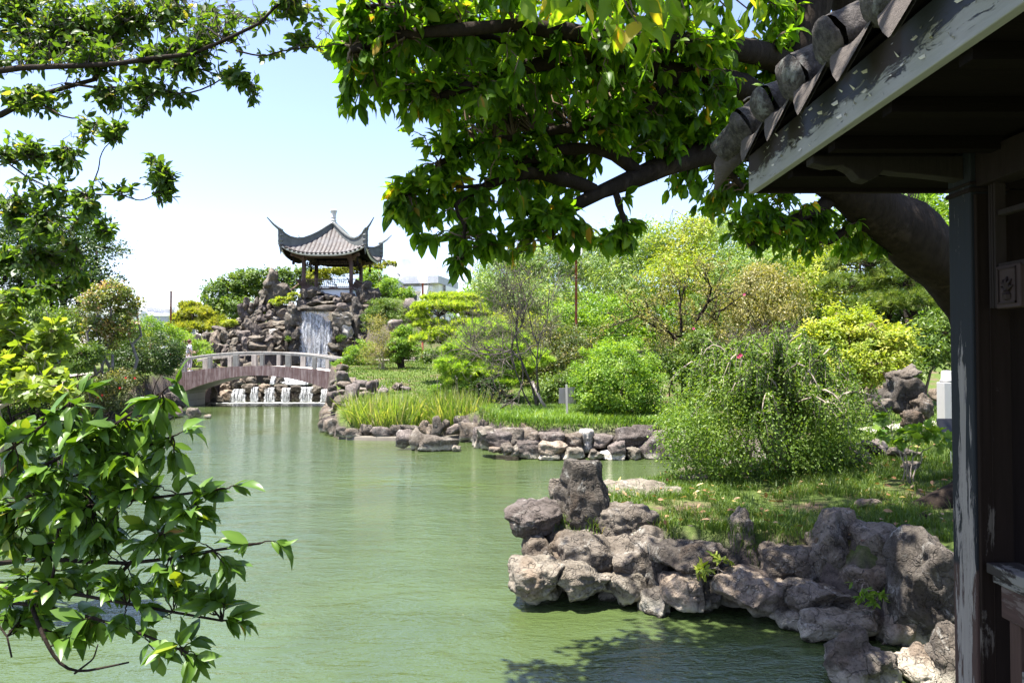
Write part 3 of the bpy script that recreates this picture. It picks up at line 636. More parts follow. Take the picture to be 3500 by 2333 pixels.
# ------------------------------------------------------------------ hilltop pavilion
CX, CY, ZF = -12.15, 49.6, 7.05
HALF, ZA = 2.72, 11.55
def roof_z(t, s):
    z = ZA-2.3*(1-(1-t)**1.45) if np.isscalar(t) else ZA-2.3*(1-np.clip(1-t, 0, 1)**1.45)
    return z+.62*np.abs(s)**3.2*t**2
def side_pt(k, s, t, z):
    """k = 0 front, 1 right, 2 back, 3 left"""
    a = k*PI/2; x, y = s*HALF*t, -HALF*t
    return np.stack(np.broadcast_arrays(CX+x*math.cos(a)-y*math.sin(a), CY+x*math.sin(a)+y*math.cos(a), z), -1)
hp = thing('hilltop_pavilion', 'square open pavilion with swept-up tiled roof on top of the rockery', 'pavilion', (CX, CY, ZF))
for k in range(4):
    ts = np.linspace(.04, 1.02, 26)[:, None]; xs = np.linspace(-1, 1, 265)[None]
    rib = np.abs(np.sin(xs*ts*HALF*PI/.27))
    z = roof_z(ts, xs)+.075*rib**.7
    b = MB().grid(side_pt(k, xs, ts, z), rnd=np.broadcast_to(rib, (26, 265)).ravel())
    e = np.linspace(-1, 1, 60)[None]; rows = []
    for tt, dz in ((1.02, .0), (1.03, -.10), (1.0, -.16)): rows.append(side_pt(k, e[0], tt, roof_z(1.0, e[0])+dz))
    rs = b.build('roof_slope', TILE, hp, smooth=True)
    MB().grid(np.array(rows), rnd=.9).build('eave_band', PALE, rs, smooth=True)
    ends = MB(); ss = np.arange(-HALF+.13, HALF-.05, .27)/HALF
    p = side_pt(k, ss, 1.0, roof_z(1.0, ss)+.03); q = side_pt(k, ss, 1.045, roof_z(1.0, ss)+.0)
    ends.tubes(np.stack([p, q], 1), .075, 8); ends.build('tile_edging', TILE, rs)
    t2 = np.linspace(.3, 1.0, 8)[:, None]; e = np.linspace(-1, 1, 40)[None]
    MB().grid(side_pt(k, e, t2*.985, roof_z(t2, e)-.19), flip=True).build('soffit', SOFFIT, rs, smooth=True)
    # hip ridge on the corner s = +1
    tr = np.array([.02, .15, .3, .45, .6, .72, .84, .93, 1.0, 1.04]); top = np.interp(tr, [0, .15, .3, .45, .6, .72, .84, .93, 1.0, 1.04], [11.85, 11.45, 11.05, 10.73, 10.48, 10.4, 10.44, 10.58, 10.78, 10.9])
    bot = roof_z(np.minimum(tr, 1.0), 1.0)-.06; a = k*PI/2
    dirv = np.array([math.cos(a)+math.sin(a), math.sin(a)-math.cos(a), 0])*HALF; side = unit(np.array([-dirv[1], dirv[0], 0]))
    c = np.array([CX, CY, 0])+tr[:, None]*dirv
    wth = .10
    rows = [np.column_stack([c[:, :2]+side[:2]*w, h]) for w, h in ((-wth, bot), (-wth, top-.09), (-wth-.05, top-.09), (-wth-.05, top), (wth+.05, top), (wth+.05, top-.09), (wth, top-.09), (wth, bot))]
    V = np.stack(rows, 1); b = MB().grid(V); b.add(V[-1], [np.arange(8)[None]]); hr = b.build('hip_ridge', RIDGE, hp)
    tip0 = c[-1].copy(); tip0[2] = top[-1]-.05
    d = unit(dirv); sp = np.array([tip0-d*.2-[0, 0, .12], tip0, tip0+d*.35+[0, 0, .22], tip0+d*.8+[0, 0, .62]])
    MB().tubes(sp, [.10, .09, .065, .03], 6).build('ridge_tip', RIDGE, hr)
    b = MB(); e0 = c[-2].copy(); e0[2] = bot[-2]                        # carved end of the ridge, and its drop
    for j, (dz, w_) in enumerate(((.95, .17), (.62, .2), (.3, .2), (.05, .16))): b.lathe([(.02, -.12), (w_*.8, -.06), (w_, 0), (w_*.7, .08), (.02, .12)], e0+[0, 0, dz], 8)
    b.lathe([(.015, -.6), (.07, -.3), (.13, -.05), (.02, .0)], e0, 8); b.build('ridge_end_carving', RIDGE, hr, smooth=True)
FIN = [(.0, -.1), (.26, -.08), (.2, .02), (.17, .14), (.19, .16), (.19, .2), (.155, .23), (.15, .36), (.17, .38), (.17, .42), (.15, .44), (.2, .72), (.235, .82), (.24, .86), (.2, .93), (.0, .95)]
MB().lathe(FIN, (CX, CY, ZA+.16), 20).build('finial', PALE, hp, smooth=True)
PC = 1.56
for sx, sy in ((-1, -1), (1, -1), (-1, 1), (1, 1)):
    x, y = CX+sx*PC, CY+sy*PC
    cb = MB().lathe([(.135, -1.0), (.135, 2.15), (.0, 2.16)], (x, y, ZF), 14).build('column', WOOD, hp, smooth=True)
    b = MB(); b.box((x-.24, y-.09, ZF+1.95), (x+.24, y+.09, ZF+2.12)); b.box((x-.09, y-.24, ZF+1.93), (x+.09, y+.24, ZF+2.10)); b.build('bracket', WOOD, cb, bevel=.015)
    d = np.array([sx, sy, 0])*.5
    b = MB().bar((x, y, ZF+2.05), (x+d[0]*1.3, y+d[1]*1.3, ZF+2.25), .14, .2); b.build('corner_beam', WOOD, hp)
    b = MB().lathe([(.02, -.34), (.09, -.3), (.10, -.16), (.055, -.12), (.06, .1), (.05, .35)], (x+d[0]*1.05, y+d[1]*1.05, ZF+1.9), 8); b.build('pendant', DWOOD, hp, smooth=True)
def fret(b, p0, ex, ez, w, h, nx, nz, t=.035):
    """meander of thin bars in a w x h field"""
    ey = np.cross(ez, ex); cw, ch = w/nx, h/nz
    def seg(a0, c0, a1, c1):
        p = np.array(p0)+ex*(a0*cw)+ez*(c0*ch); q = np.array(p0)+ex*(a1*cw)+ez*(c1*ch); b.bar(p, q, t, t, up=ey)
    for i in range(0, nx, 4):
        for (a0, c0, a1, c1) in ((0,1,2,1),(2,1,2,2),(2,2,3,2),(3,2,3,0),(1,0,1,1.0),(1,2,1,3),(0,3,4,3),(0,0,4,0),(3,1,4,1)):
            if i+a1 <= nx and c1 <= nz: seg(i+a0, c0, i+a1, c1)
for k in range(4):
    a = k*PI/2; ex = np.array([math.cos(a), math.sin(a), 0]); ey = np.array([-math.sin(a), math.cos(a), 0]); ez = np.array([0, 0, 1.])
    o = np.array([CX, CY, 0])-ey*PC
    MB().bar(o-ex*(PC+.3)+ez*(ZF+2.2), o+ex*(PC+.3)+ez*(ZF+2.2), .16, .24).build('beam', WOOD, hp)
    MB().bar(o-ex*PC+ez*(ZF+2.42), o+ex*PC+ez*(ZF+2.42), .12, .16).build('purlin', DWOOD, hp)
    b = MB(); fret(b, o-ex*(PC-.14)+ez*(ZF+1.62), ex, ez, 2*PC-.28, .42, 24, 3); fret(b, o-ex*(PC-.14)+ez*(ZF+1.34), ex, ez, .5, .3, 4, 3); fret(b, o+ex*(PC-.64)+ez*(ZF+1.34), ex, ez, .5, .3, 4, 3)
    b.build('fretwork', DWOOD, hp)
    # leaning back rail
    if k != 2:
        b = MB(); lo, hi = o-ey*.12+ez*(ZF+.16), o-ey*.42+ez*(ZF+.62)
        for f, e in ((0, .05), (.62, .03), (1, .055)):
            p = lo+(hi-lo)*f; b.bar(p-ex*(PC+.1+.3*f), p+ex*(PC+.1+.3*f), e, e)
        for s in np.linspace(-PC-.1, PC+.1, 27): b.bar(lo+ex*s, hi+ex*s*1.17, .03, .03, up=ex)
        rl = b.build('leaning_rail', WOOD, hp)
        MB().bar(o-ex*(PC+.12)+ez*(ZF+.06)-ey*.05, o+ex*(PC+.12)+ez*(ZF+.06)-ey*.05, .36, .08).build('bench_board', WOOD, hp)
b = MB().box((CX-PC-.1, CY-PC-.1, ZF-1.0), (CX+PC+.1, CY+PC+.1, ZF-.0)); b.build('plinth', WHITE, hp)
MB().box((CX-PC-.3, CY-PC-.3, ZF-1.25), (CX+PC+.3, CY+PC+.3, ZF-.48)).build('stone_base', plain('base_stone', (.34, .33, .31), .9, .2), hp)

# ------------------------------------------------------------------ arched bridge
BX0, BX1, BY0, BY1 = -17.05, -9.2, 37.9, 40.85
def deck_z(x): u = (x-(BX0+BX1)/2)/((BX1-BX0)/2); return 2.13-.33*u*u
def arch_z(x): u = (x-(BX0+BX1)/2)/((BX1-BX0)/2); return 1.63-.86*u*u
br = thing('arched_bridge', 'low arched concrete footbridge with pale balustrade across the neck of the pond', 'bridge', ((BX0+BX1)/2, (BY0+BY1)/2, 0))
def stainmat(name, base, streak, sc=1.):
    m, nt = nodes(name); P = geo(nt)[0]
    st = noise(nt, mapping(nt, P, (7*sc, 7*sc, .55)), 1.3, 6, .75); n = noise(nt, P, 3, 5, .7)
    c = mixc(nt, ramp(nt, st, [(.45, (0,0,0)), (.62, (1,1,1))]), base, streak); c = mixc(nt, ramp(nt, n, [(.5, (0,0,0)), (.75, (.6,.6,.6))]), c, tuple(k*.45 for k in base))
    out(nt, bsdf(nt, c, .85, .2, bump(nt, n, .3, .02))); return m
FASC = stainmat('stained_red_concrete', (.165, .105, .098), (.32, .25, .235)); RAILM = stainmat('stained_pale_concrete', (.26, .25, .23), (.18, .16, .15)); UNDER = plain('arch_soffit', (.28, .30, .24), .8, .2, .2, 3)
x = np.linspace(BX0-.9, BX1+.9, 50); xa = np.clip(x, BX0, BX1)
dk, ar = deck_z(xa), np.where((x < BX0) | (x > BX1), .3, arch_z(xa))
for nm_, yy, fl in (('side_face', BY0, 0), ('side_face', BY1, 1)):
    s = .16 if not fl else -.16
    V = np.array([np.stack([x, x*0+yy+dy, zz], -1) for dy, zz in ((s, ar), (0, ar), (0, dk), (s, dk))])
    MB().grid(V, flip=bool(fl)).build(nm_, FASC, br)
MB().grid(np.array([np.stack([x, x*0+yy, dk-.03], -1) for yy in (BY0+.16, BY1-.16)]), flip=True).build('deck', plain('deck_stone', (.55, .5, .46), .85, .2, .12, 6), br)
MB().grid(np.array([np.stack([x, x*0+yy, ar+.01], -1) for yy in (BY0+.16, BY1-.16)])).build('arch_underside', UNDER, br)
for nm_, xx0, xx1 in (('abutment', BX0-1.2, BX0+.02), ('abutment', BX1-.02, BX1+1.2)):
    b = MB().box((xx0, BY0+.22, -.9), (xx1, BY1-.22, .78)); ab = b.build(nm_, plain('abutment_concrete_'+('a' if xx0 < -16 else 'b'), (.40, .40, .37), .85, .2, .18, 4), br)
    MB().box((xx0, BY0+.2, .30), (xx1+(.012 if xx0 < -16 else 0), BY1-.2, .315)).build('joint', plain('dark_joint', (.12, .12, .11)), ab)  # thin dark joint line in the concrete
for yy in (BY0+.12, BY1-.12):
    xr = np.linspace(BX0-.45, BX1+.75, 40); zr = deck_z(np.clip(xr, BX0-.4, BX1+.4))+.6
    rows = [np.stack([xr, xr*0+yy+dy, zr+dz], -1) for dy, dz in ((-.09, 0), (-.09, .12), (-.06, .15), (.06, .15), (.09, .12), (.09, 0), (-.09, 0))]
    b = MB().grid(np.array(rows), flip=True)
    for e in (0, -1): b.add([r_[e] for r_ in rows[:-1]], [np.arange(6)[None]])
    b.build('handrail', RAILM, br)
    for j, xp in enumerate(BX0+.0+1.358*np.arange(0, 7)-.25+.25):
        if xp > BX1+.6: continue
        z0 = deck_z(np.clip(xp, BX0, BX1)); w = .14 if j % 2 == 0 else .1
        MB().box((xp-w, yy-.1, z0-.05), (xp+w, yy+.1, z0+.62)).build('rail_post', RAILM, br, bevel=.015)

# ------------------------------------------------------------------ falling water
def fallmat(name, dens):
    m, nt = nodes(name); P = geo(nt)[0]
    w = noise(nt, P, 1.2, 2, .5)
    st = noise(nt, mapping(nt, P, (13, 13, .9)), 1.0, 5, .7, .25); st2 = noise(nt, mapping(nt, P, (9, 9, 4.5)), 1.4, 5, .75, .6)
    f = mth(nt, 'ADD', mth(nt, 'MULTIPLY', st, .65), mth(nt, 'MULTIPLY', st2, .45))
    a = ramp(nt, f, [(dens, (.10,.10,.10)), (dens+.14, (.9,.9,.9))])
    ed = mth(nt, 'ADD', attr(nt), mth(nt, 'MULTIPLY_ADD', noise(nt, P, 3.5, 4, .7), .5, -.25)); a = mth(nt, 'MULTIPLY', a, ramp(nt, ed, [(.02, (0,0,0)), (.22, (1,1,1))]))
    s = bsdf(nt, (.64, .66, .68), .25, .5, bump(nt, f, 1., .10)); t = nd(nt, 'ShaderNodeBsdfTransparent').outputs[0]
    mx = nd(nt, 'ShaderNodeMixShader'); nt.links.new(a, mx.inputs[0]); nt.links.new(t, mx.inputs[1]); nt.links.new(s, mx.inputs[2]); out(nt, mx.outputs[0]); return m
FALL = fallmat('falling_water', .51); FOAMM = fallmat('cascade_water', .49)
def fall(u0, u1, v0, v1, D, name, label, cat, m, bulge=.25, flare=0., group=None):
    a = np.linspace(0, 1, 40)[None]; t = np.linspace(0, 1, 30)[:, None]
    mid = (u0+u1)/2; u = mid+(u0-mid+(u1-u0)*a)*(1-flare+flare*t**.6)*(1+.16*vnoise(np.stack([np.round(a)+0*t, t*6+0*a, 0*a+0*t+u0*.37], -1), 9)); v = v0+(v1-v0)*t+0*a
    P = px(u, v, D); th = .05+.04*vnoise(np.stack([a*14+0*t, t*1.5+0*a, 0*a+0*t+D*3], -1), 4)
    P[..., 1] -= bulge*np.sqrt(np.clip(t, 0, 1))*np.ones_like(a)+th*2
    B = P.copy(); B[..., 1] += .06
    ed = np.broadcast_to(np.minimum(a, 1-a)*2, t.shape[:1]+a.shape[1:]).ravel()
    tag(MB().grid(P, rnd=ed).grid(B, rnd=ed, flip=True).build(name, m, smooth=True), label, cat, group)
fall(1022, 1142, 1063, 1272, 45.0, 'waterfall', 'white curtain of falling water pouring from the mouth in the rockery', 'waterfall', FALL, .35, .04)
for (a_, b_, c_, d_), lab in zip([S3(690,648,895,802), S3(935,622,1040,802), S3(1108,628,1242,802), S3(1322,632,1432,802), S3(1545,622,1708,802), S3(1800,650,1912,800)],
    ['fan-shaped fall, first from the left under the bridge', 'thin stringy fall, second from the left under the bridge', 'even white fall, third from the left under the bridge', 'narrow fall, fourth from the left under the bridge', 'broad fall, fifth from the left under the bridge', 'slanting fall by the right end of the bridge']):
    fall(a_, c_, b_, d_, 41.95, 'small_waterfall', lab, 'waterfall', FOAMM, .18, .25 if 'fan' in lab else .05, 'small falls of the cascade')
for (a_, b_, c_, d_), lab in ((S3(1195,488,1262,612), 'short rushing chute in the pool behind the bridge arch'), (S3(1340,508,1700,618), 'broad foaming rush in the pool behind the bridge arch')):
    fall(a_, c_, b_, d_, 43.6, 'small_waterfall', lab, 'waterfall', FOAMM, .5, .05, 'small falls of the cascade')
m, nt = nodes('foam'); n = noise(nt, geo(nt)[0], 5, 5, .75); t = nd(nt, 'ShaderNodeBsdfTransparent').outputs[0]; mx = nd(nt, 'ShaderNodeMixShader')
nt.links.new(ramp(nt, n, [(.40, (0,0,0)), (.55, (.95,.95,.95))]), mx.inputs[0]); nt.links.new(t, mx.inputs[1]); nt.links.new(bsdf(nt, (.8,.82,.8), .6), mx.inputs[2]); out(nt, mx.outputs[0])
def foam(cx, cy, rx, ry):
    a = np.linspace(0, 2*PI, 49); r = np.linspace(0, 1, 5)[:, None]; k = 1+.25*np.sin(a*5+1)*np.sin(a*3)
    V = np.stack([cx+rx*r*np.cos(a)*k, cy+ry*r*np.sin(a)*k, 0*r+.012+.01*np.sin(9*a)*r], -1)
    tag(MB().grid(V).build('foam', m, smooth=True), kind='stuff')
foam(-13.2, 41.3, 3.9, .7); foam(-18.3, 26.6, 1.5, .5); foam(-21.2, 24.9, 1.2, .4)

# ------------------------------------------------------------------ lamps
REDP = plain('red_pole_paint', (.24, .045, .03), .5, .4, .35, 5); 
m, nt = nodes('frosted_globe'); mx = nd(nt, 'ShaderNodeMixShader', Fac=.55); nt.links.new(bsdf(nt, (.85,.86,.85), .25, .5), mx.inputs[1]); nt.links.new(nd(nt, 'ShaderNodeBsdfTranslucent', Color=(.95,.95,.93,1)).outputs[0], mx.inputs[2]); out(nt, mx.outputs[0]); GLOBE = m
def lamp(u, vg, D, r_px, vb, label, rusty=False):
    p = px(u, vg, D); r = r_px/F*D; z0 = float(H(p[0], p[1]))
    t = thing('street_lamp', label, 'lamp', (p[0], p[1], z0), 'globe lamps of the garden')
    pole = REDP if not rusty else plain('rusty_pole_paint', (.27, .07, .04), .6, .3, .8, 7)
    MB().lathe([(.11, 0), (.11, .25), (.055, .32), (.05, p[2]-z0-r*1.0), (.10, p[2]-z0-r*.98), (.10, p[2]-z0-r*.86), (0, p[2]-z0-r*.86)], (p[0], p[1], z0), 12).build('pole', pole, t, smooth=True, loc=(p[0], p[1], z0))
    a = np.linspace(-PI/2+.25, PI/2, 16); MB().lathe(np.stack([np.cos(a)*r, np.sin(a)*r], -1), p, 24).build('globe', GLOBE, t, smooth=True, loc=p)
lamp(585, 980, 44, 17, 1145, 'tall lamp with white globe on a dark red pole behind the left bank bushes')
lamp(1445, 952, 40, 17.5, 1255, 'lamp with white globe on a red pole behind the cloud-pruned pine')
lamp(1969, 858, 30, 22, 1240, 'rusty red lamp pole rising among the bamboo, its globe up in the leaves', True)

# ------------------------------------------------------------------ far buildings
BW = plain('building_white_paint', (.78, .77, .74), .8, .2, .06, .5, 0); BG = stainmat('grey_panels', (.46, .47, .50), (.40, .41, .45), .25); GLASS = plain('dark_window', (.04, .05, .06), .15, .5, .1); SLATE = plain('blue_slate', (.07, .085, .11), .6)  # BW: plain white paint, much the same tone all over
def facing(o, ex, ey):
    def bx(b, x0, x1, y0, y1, z0, z1):
        c = np.array([o[0], o[1], 0])+ex*(x0+x1)/2+ey*(y0+y1)/2+np.array([0, 0, (z0+z1)/2]); return b.obox(c, (ex, ey, np.array([0, 0, 1.])), ((x1-x0)/2, (y1-y0)/2, (z1-z0)/2))
    return bx
ex = unit([-.975, .222, 0]); ey = unit([.222, .975, 0])
bx = facing((-9.1, 90), ex, ey)
wb = thing('white_building', 'white block with grey parapet and a balcony behind the right end of the rockery', 'building', (-9.1, 90, 2), 'far buildings')
bx(MB(), 0, 7, 0, 8.5, 11.85, 12.75).build('parapet', BG, wb)
bx(MB(), .35, 6.9, 1.2, 8, 2, 11.85).build('wall', BW, wb)
bx(MB(), .9, 6.9, .3, 1.2, 10.9, 11.5).build('fascia_slab', BW, wb)
bx(MB(), .9, 6.9, .1, 1.25, 8.2, 8.75).build('balcony_floor', BW, wb)
w = bx(MB(), 3.1, 4.6, 1.12, 1.22, 8.9, 10.5).build('window', GLASS, wb); b = MB()
for x_ in (3.08, 3.85, 4.6): bx(b, x_-.05, x_+.05, 1.02, 1.13, 8.9, 10.5)
b.build('frame', BW, w)
b = MB()
for z_ in (8.95, 9.3, 9.62): bx(b, .9, 6.9, .1, .16, z_, z_+.06)
for x_ in np.arange(.9, 7, 1.2): bx(b, x_, x_+.06, .1, .16, 8.75, 9.66)
b.build('balcony_rail', BW, wb)
b = MB(); o_ = np.array([-9.1, 90, 0]); b.prism([(1.2, 11.5), (2.0, 11.5), (3.0, 6.5), (2.2, 6.5)], ey*.5, o_-ey*.3, ex, (0, 0, 1)); b.build('sloping_pier', BW, wb)
bx(MB(), 3.3, 6, .0, 1.1, 5.8, 8.15).build('slate_panel', SLATE, wb)
b = MB(); bx(b, -.1, -.04, 2.8, 7.4, 3, 11.8); b.build('side_panel', BW, wb)
c = np.array([-9.1, 90, 0])+ex*6+ey*2.5
wt = thing('water_tank', 'white cylindrical water tank on the roof of the white building', 'tank', (c[0], c[1], 12.75)); MB().lathe([(1.42, 0), (1.42, 2.45), (1.35, 2.62), (0, 2.8)], (c[0], c[1], 12.75), 28).build('tank_shell', BW, wt, smooth=False)
MB().tubes([(c[0]+.2, c[1]-1.4, 12.8), (c[0]+.2, c[1]-1.6, 13.1), (c[0]-.1, c[1]-1.45, 13.2)], .08, 8).build('pipe', GLASS, wt)
ANT = plain('antenna_metal', (.35, .37, .42), .4)
for u_, v0, v1, D, lab in ((1432, 912, 945, 93, 'thin rooftop antenna right beside the globe lamp'), (1496, 912, 940, 91, 'rooftop antenna at the corner of the grey parapet'), (1278, 905, 955, 86, 'rooftop antenna behind the right eave of the hilltop pavilion'), (1510, 928, 950, 94, 'short rooftop antenna right of the parapet corner')):
    b = MB(); b.tubes([px(u_, v1, D), px(u_, v0, D)], .035, 5)
    for f in (.1, .4, .65): p = px(u_, v0+(v1-v0)*f, D); b.tubes([p-[.45, 0, 0], p+[.45, .1, 0]], .025, 5)
    tag(b.build('antenna', ANT), lab, 'antenna', 'rooftop antennas')
gb = thing('grey_building', 'low grey tiled block with one pale doorway left of the white building', 'building', (-16.5, 84, 2), 'far buildings')
m, nt = nodes('grey_wall_tiles'); br_ = nd(nt, 'ShaderNodeTexBrick', Color1=(.42,.43,.46,1), Color2=(.45,.46,.5,1), Mortar=(.36,.37,.4,1), Scale=1.0); br_.inputs['Brick Width'].default_value = .5; br_.inputs['Row Height'].default_value = .3
nt.links.new(mapping(nt, objc(nt), (1, 1, 1)), br_.inputs['Vector']); out(nt, bsdf(nt, br_.outputs[0], .7)); GT = m
p0 = px(1262, 953, 84); p1 = px(1345, 953, 84); p2 = px(1376, 962, 90)
MB().prism([(p0[0], p0[1]), (p1[0], p1[1]), (p2[0], p2[1]), (p0[0]+1, p2[1]+1)], (0, 0, p0[2]-2), (0, 0, 2), (1, 0, 0), (0, 1, 0)).build('wall', GT, gb)
d_ = (p2-p1)/np.linalg.norm(p2-p1); MB().bar(p1+d_*2.2-[0, 0, 3.0]+[.05, -.05, 0], p1+d_*4.2-[0, 0, 3.0]+[.05, -.05, 0], .1, 2.6).build('doorway', BW, gb)
MB().prism([(p0[0]-.1, p0[1]-.1), (p1[0], p1[1]-.15), (p2[0]+.15, p2[1]), (p0[0]+1, p2[1]+1.1)], (0, 0, .15), (0, 0, p0[2]), (1, 0, 0), (0, 1, 0)).build('roof_coping', BG, gb)
HAZYW = plain('hazy_window', (.3, .33, .37), .3)
for (u0, v0, u1, v1, D), lab in zip([(300, 1072, 480, 1180, 118), (470, 1046, 502, 1180, 122), (498, 1080, 578, 1180, 120), (1590, 990, 1632, 1060, 130)],
     ['wide white low building behind the left garden trees', 'narrow grey tower of the far white buildings on the left', 'white annex right of the narrow grey tower', 'pale distant building right of the white block']):
    a_, c_ = px(u0, v0, D), px(u1, v0, D); zb = 1.
    t = thing('distant_building', lab, 'building', ((a_[0]+c_[0])/2, D, zb), 'far buildings')
    MB().box((a_[0], D, zb), (c_[0], D+10, a_[2])).build('wall', BG if 'tower' in lab or 'pale' in lab else BW, t)
    MB().box((a_[0]-.15, D-.15, a_[2]), (c_[0]+.15, D+10, a_[2]+.5)).build('parapet', BW, t)
    for k in range(max(1, int((c_[0]-a_[0])/2.2))): MB().box((a_[0]+.6+2.2*k, D-.06, a_[2]-2.4), (a_[0]+1.9+2.2*k, D+.05, a_[2]-1.0)).build('window', HAZYW, t)
# ------------------------------------------------------------------ near pavilion on the right
np_ = thing('garden_pavilion', 'dark timber pavilion with peeling fascia and tiled eave, close by on the right', 'pavilion', (3.2, 1.0, .85))
EX, EYB, EZ = 1.20, 3.69, 3.335             # eave line, its far corner, underside of the fascia
FLAKE = woodmat('peeling_white_paint', (.085, .075, .075), (.40, .40, .375), .47, 5, .8, 1)
m, nt = nodes('fascia_paint'); P = geo(nt)[0]
gr = noise(nt, mapping(nt, P, (9, .8, 9)), 6, 6, .7); pt = noise(nt, mapping(nt, P, (6, 2.0, 8)), 3.0, 11, .80, .7); bl = noise(nt, P, 2.1, 3, .5)
z = nd(nt, 'ShaderNodeSeparateXYZ'); nt.links.new(P, z.inputs[0])
hgt = mth(nt, 'MULTIPLY', mth(nt, 'SUBTRACT', z.outputs[2], EZ), 2.6)
f = ramp(nt, mth(nt, 'SUBTRACT', mth(nt, 'ADD', pt, .07), mth(nt, 'MULTIPLY', hgt, .95)), [(.345, (0,0,0)), (.385, (1,1,1))])
dark = mixc(nt, ramp(nt, bl, [(.45, (0,0,0)), (.5, (1,1,1))]), (.035, .027, .027), (.042, .045, .066))
pal = mixc(nt, gr, (.18, .175, .165), (.32, .315, .295))
c = mixc(nt, f, dark, pal); crk = ramp(nt, gr, [(.30, (1,1,1)), (.36, (0,0,0))]); c = mixc(nt, mth(nt, 'MULTIPLY', crk, .7), c, (.06, .055, .05))
out(nt, bsdf(nt, c, .75, .3, bump(nt, mth(nt, 'ADD', f, mth(nt, 'MULTIPLY', gr, .4)), .8, .006))); FASCIA = m
b = MB().box((EX, -2.2, EZ), (EX+.035, EYB, EZ+.19)); fa = b.build('fascia', FASCIA, np_, bevel=.004)
MB().box((EX+.036, EYB-.035, EZ), (6.0, EYB, EZ+.19)).build('fascia', DWOOD, np_, bevel=.004)
# loose flakes curling off the fascia
b = MB(); r = np.random.default_rng(3)
for k in range(70):
    y, z_ = r.uniform(1.7, 3.65), EZ+r.beta(2.2, 1.6)*.17; s = r.uniform(.006, .02); a = r.uniform(0, 2*PI)
    e1 = np.array([-.55, math.cos(a)*.8, math.sin(a)*.8])*s; e2 = np.array([-.1, -math.sin(a), math.cos(a)])*s*.8; o = np.array([EX-.001, y, z_])
    b.add([o, o+e2, o+e2*.6+e1*1.1+[-.3*s, 0, 0], o+e1], [[(0, 1, 2, 3)]])
b.build('flaking_paint', plain('paint_flake', (.5, .47, .41), .8), fa)
# roof boarding above (underside dark), tiles on it
sl_ = math.tan(R(24))
V = np.array([[(EX-.04, -2.2, EZ+.19), (EX-.04, EYB+.04, EZ+.19)], [(EX+2.2, -2.2, EZ+.19+2.2*sl_), (EX+2.2, EYB-2.1, EZ+.19+2.2*sl_)]])
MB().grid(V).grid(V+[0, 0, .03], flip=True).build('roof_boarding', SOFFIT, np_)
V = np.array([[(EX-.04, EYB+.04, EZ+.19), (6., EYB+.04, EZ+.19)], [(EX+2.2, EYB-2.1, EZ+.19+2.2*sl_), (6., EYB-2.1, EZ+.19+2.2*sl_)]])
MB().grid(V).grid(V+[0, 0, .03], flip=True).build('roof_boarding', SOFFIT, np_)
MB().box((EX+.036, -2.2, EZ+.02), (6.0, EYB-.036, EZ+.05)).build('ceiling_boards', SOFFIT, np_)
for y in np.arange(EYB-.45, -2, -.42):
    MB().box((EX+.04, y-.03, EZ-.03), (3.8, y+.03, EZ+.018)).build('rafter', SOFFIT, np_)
m, nt = nodes('old_grey_tiles'); P = geo(nt)[0]; n1 = noise(nt, P, 16, 7, .8); n2 = noise(nt, P, 3.6, 5, .7, .5); n3 = noise(nt, P, 60, 4, .7)
c = mixc(nt, ramp(nt, n1, [(.4, (0,0,0)), (.62, (1,1,1))]), (.024, .021, .019), (.10, .088, .08)); c = mixc(nt, ramp(nt, n2, [(.54, (0,0,0)), (.64, (.85,.85,.85))]), c, (.24, .25, .23)); c = mixc(nt, ramp(nt, n3, [(.3, (.8,.8,.8)), (.42, (0,0,0))]), c, (.03, .028, .026))
out(nt, bsdf(nt, c, .9, .25, bump(nt, mth(nt, 'ADD', n1, n3), 1, .012))); OTILE = m
m, nt = nodes('brown_drip_tile'); n1 = noise(nt, mapping(nt, geo(nt)[0], (6, 6, 30)), 6, 5, .7); out(nt, bsdf(nt, mixc(nt, n1, (.035, .03, .027), (.12, .10, .088)), .85, .3, bump(nt, n1, .8, .01))); DTILE = m
def warp(V, seed, amp): return V+amp*np.stack([fbm(V*9+k*31, seed, 3) for k in range(3)], -1)
tile_n = 0
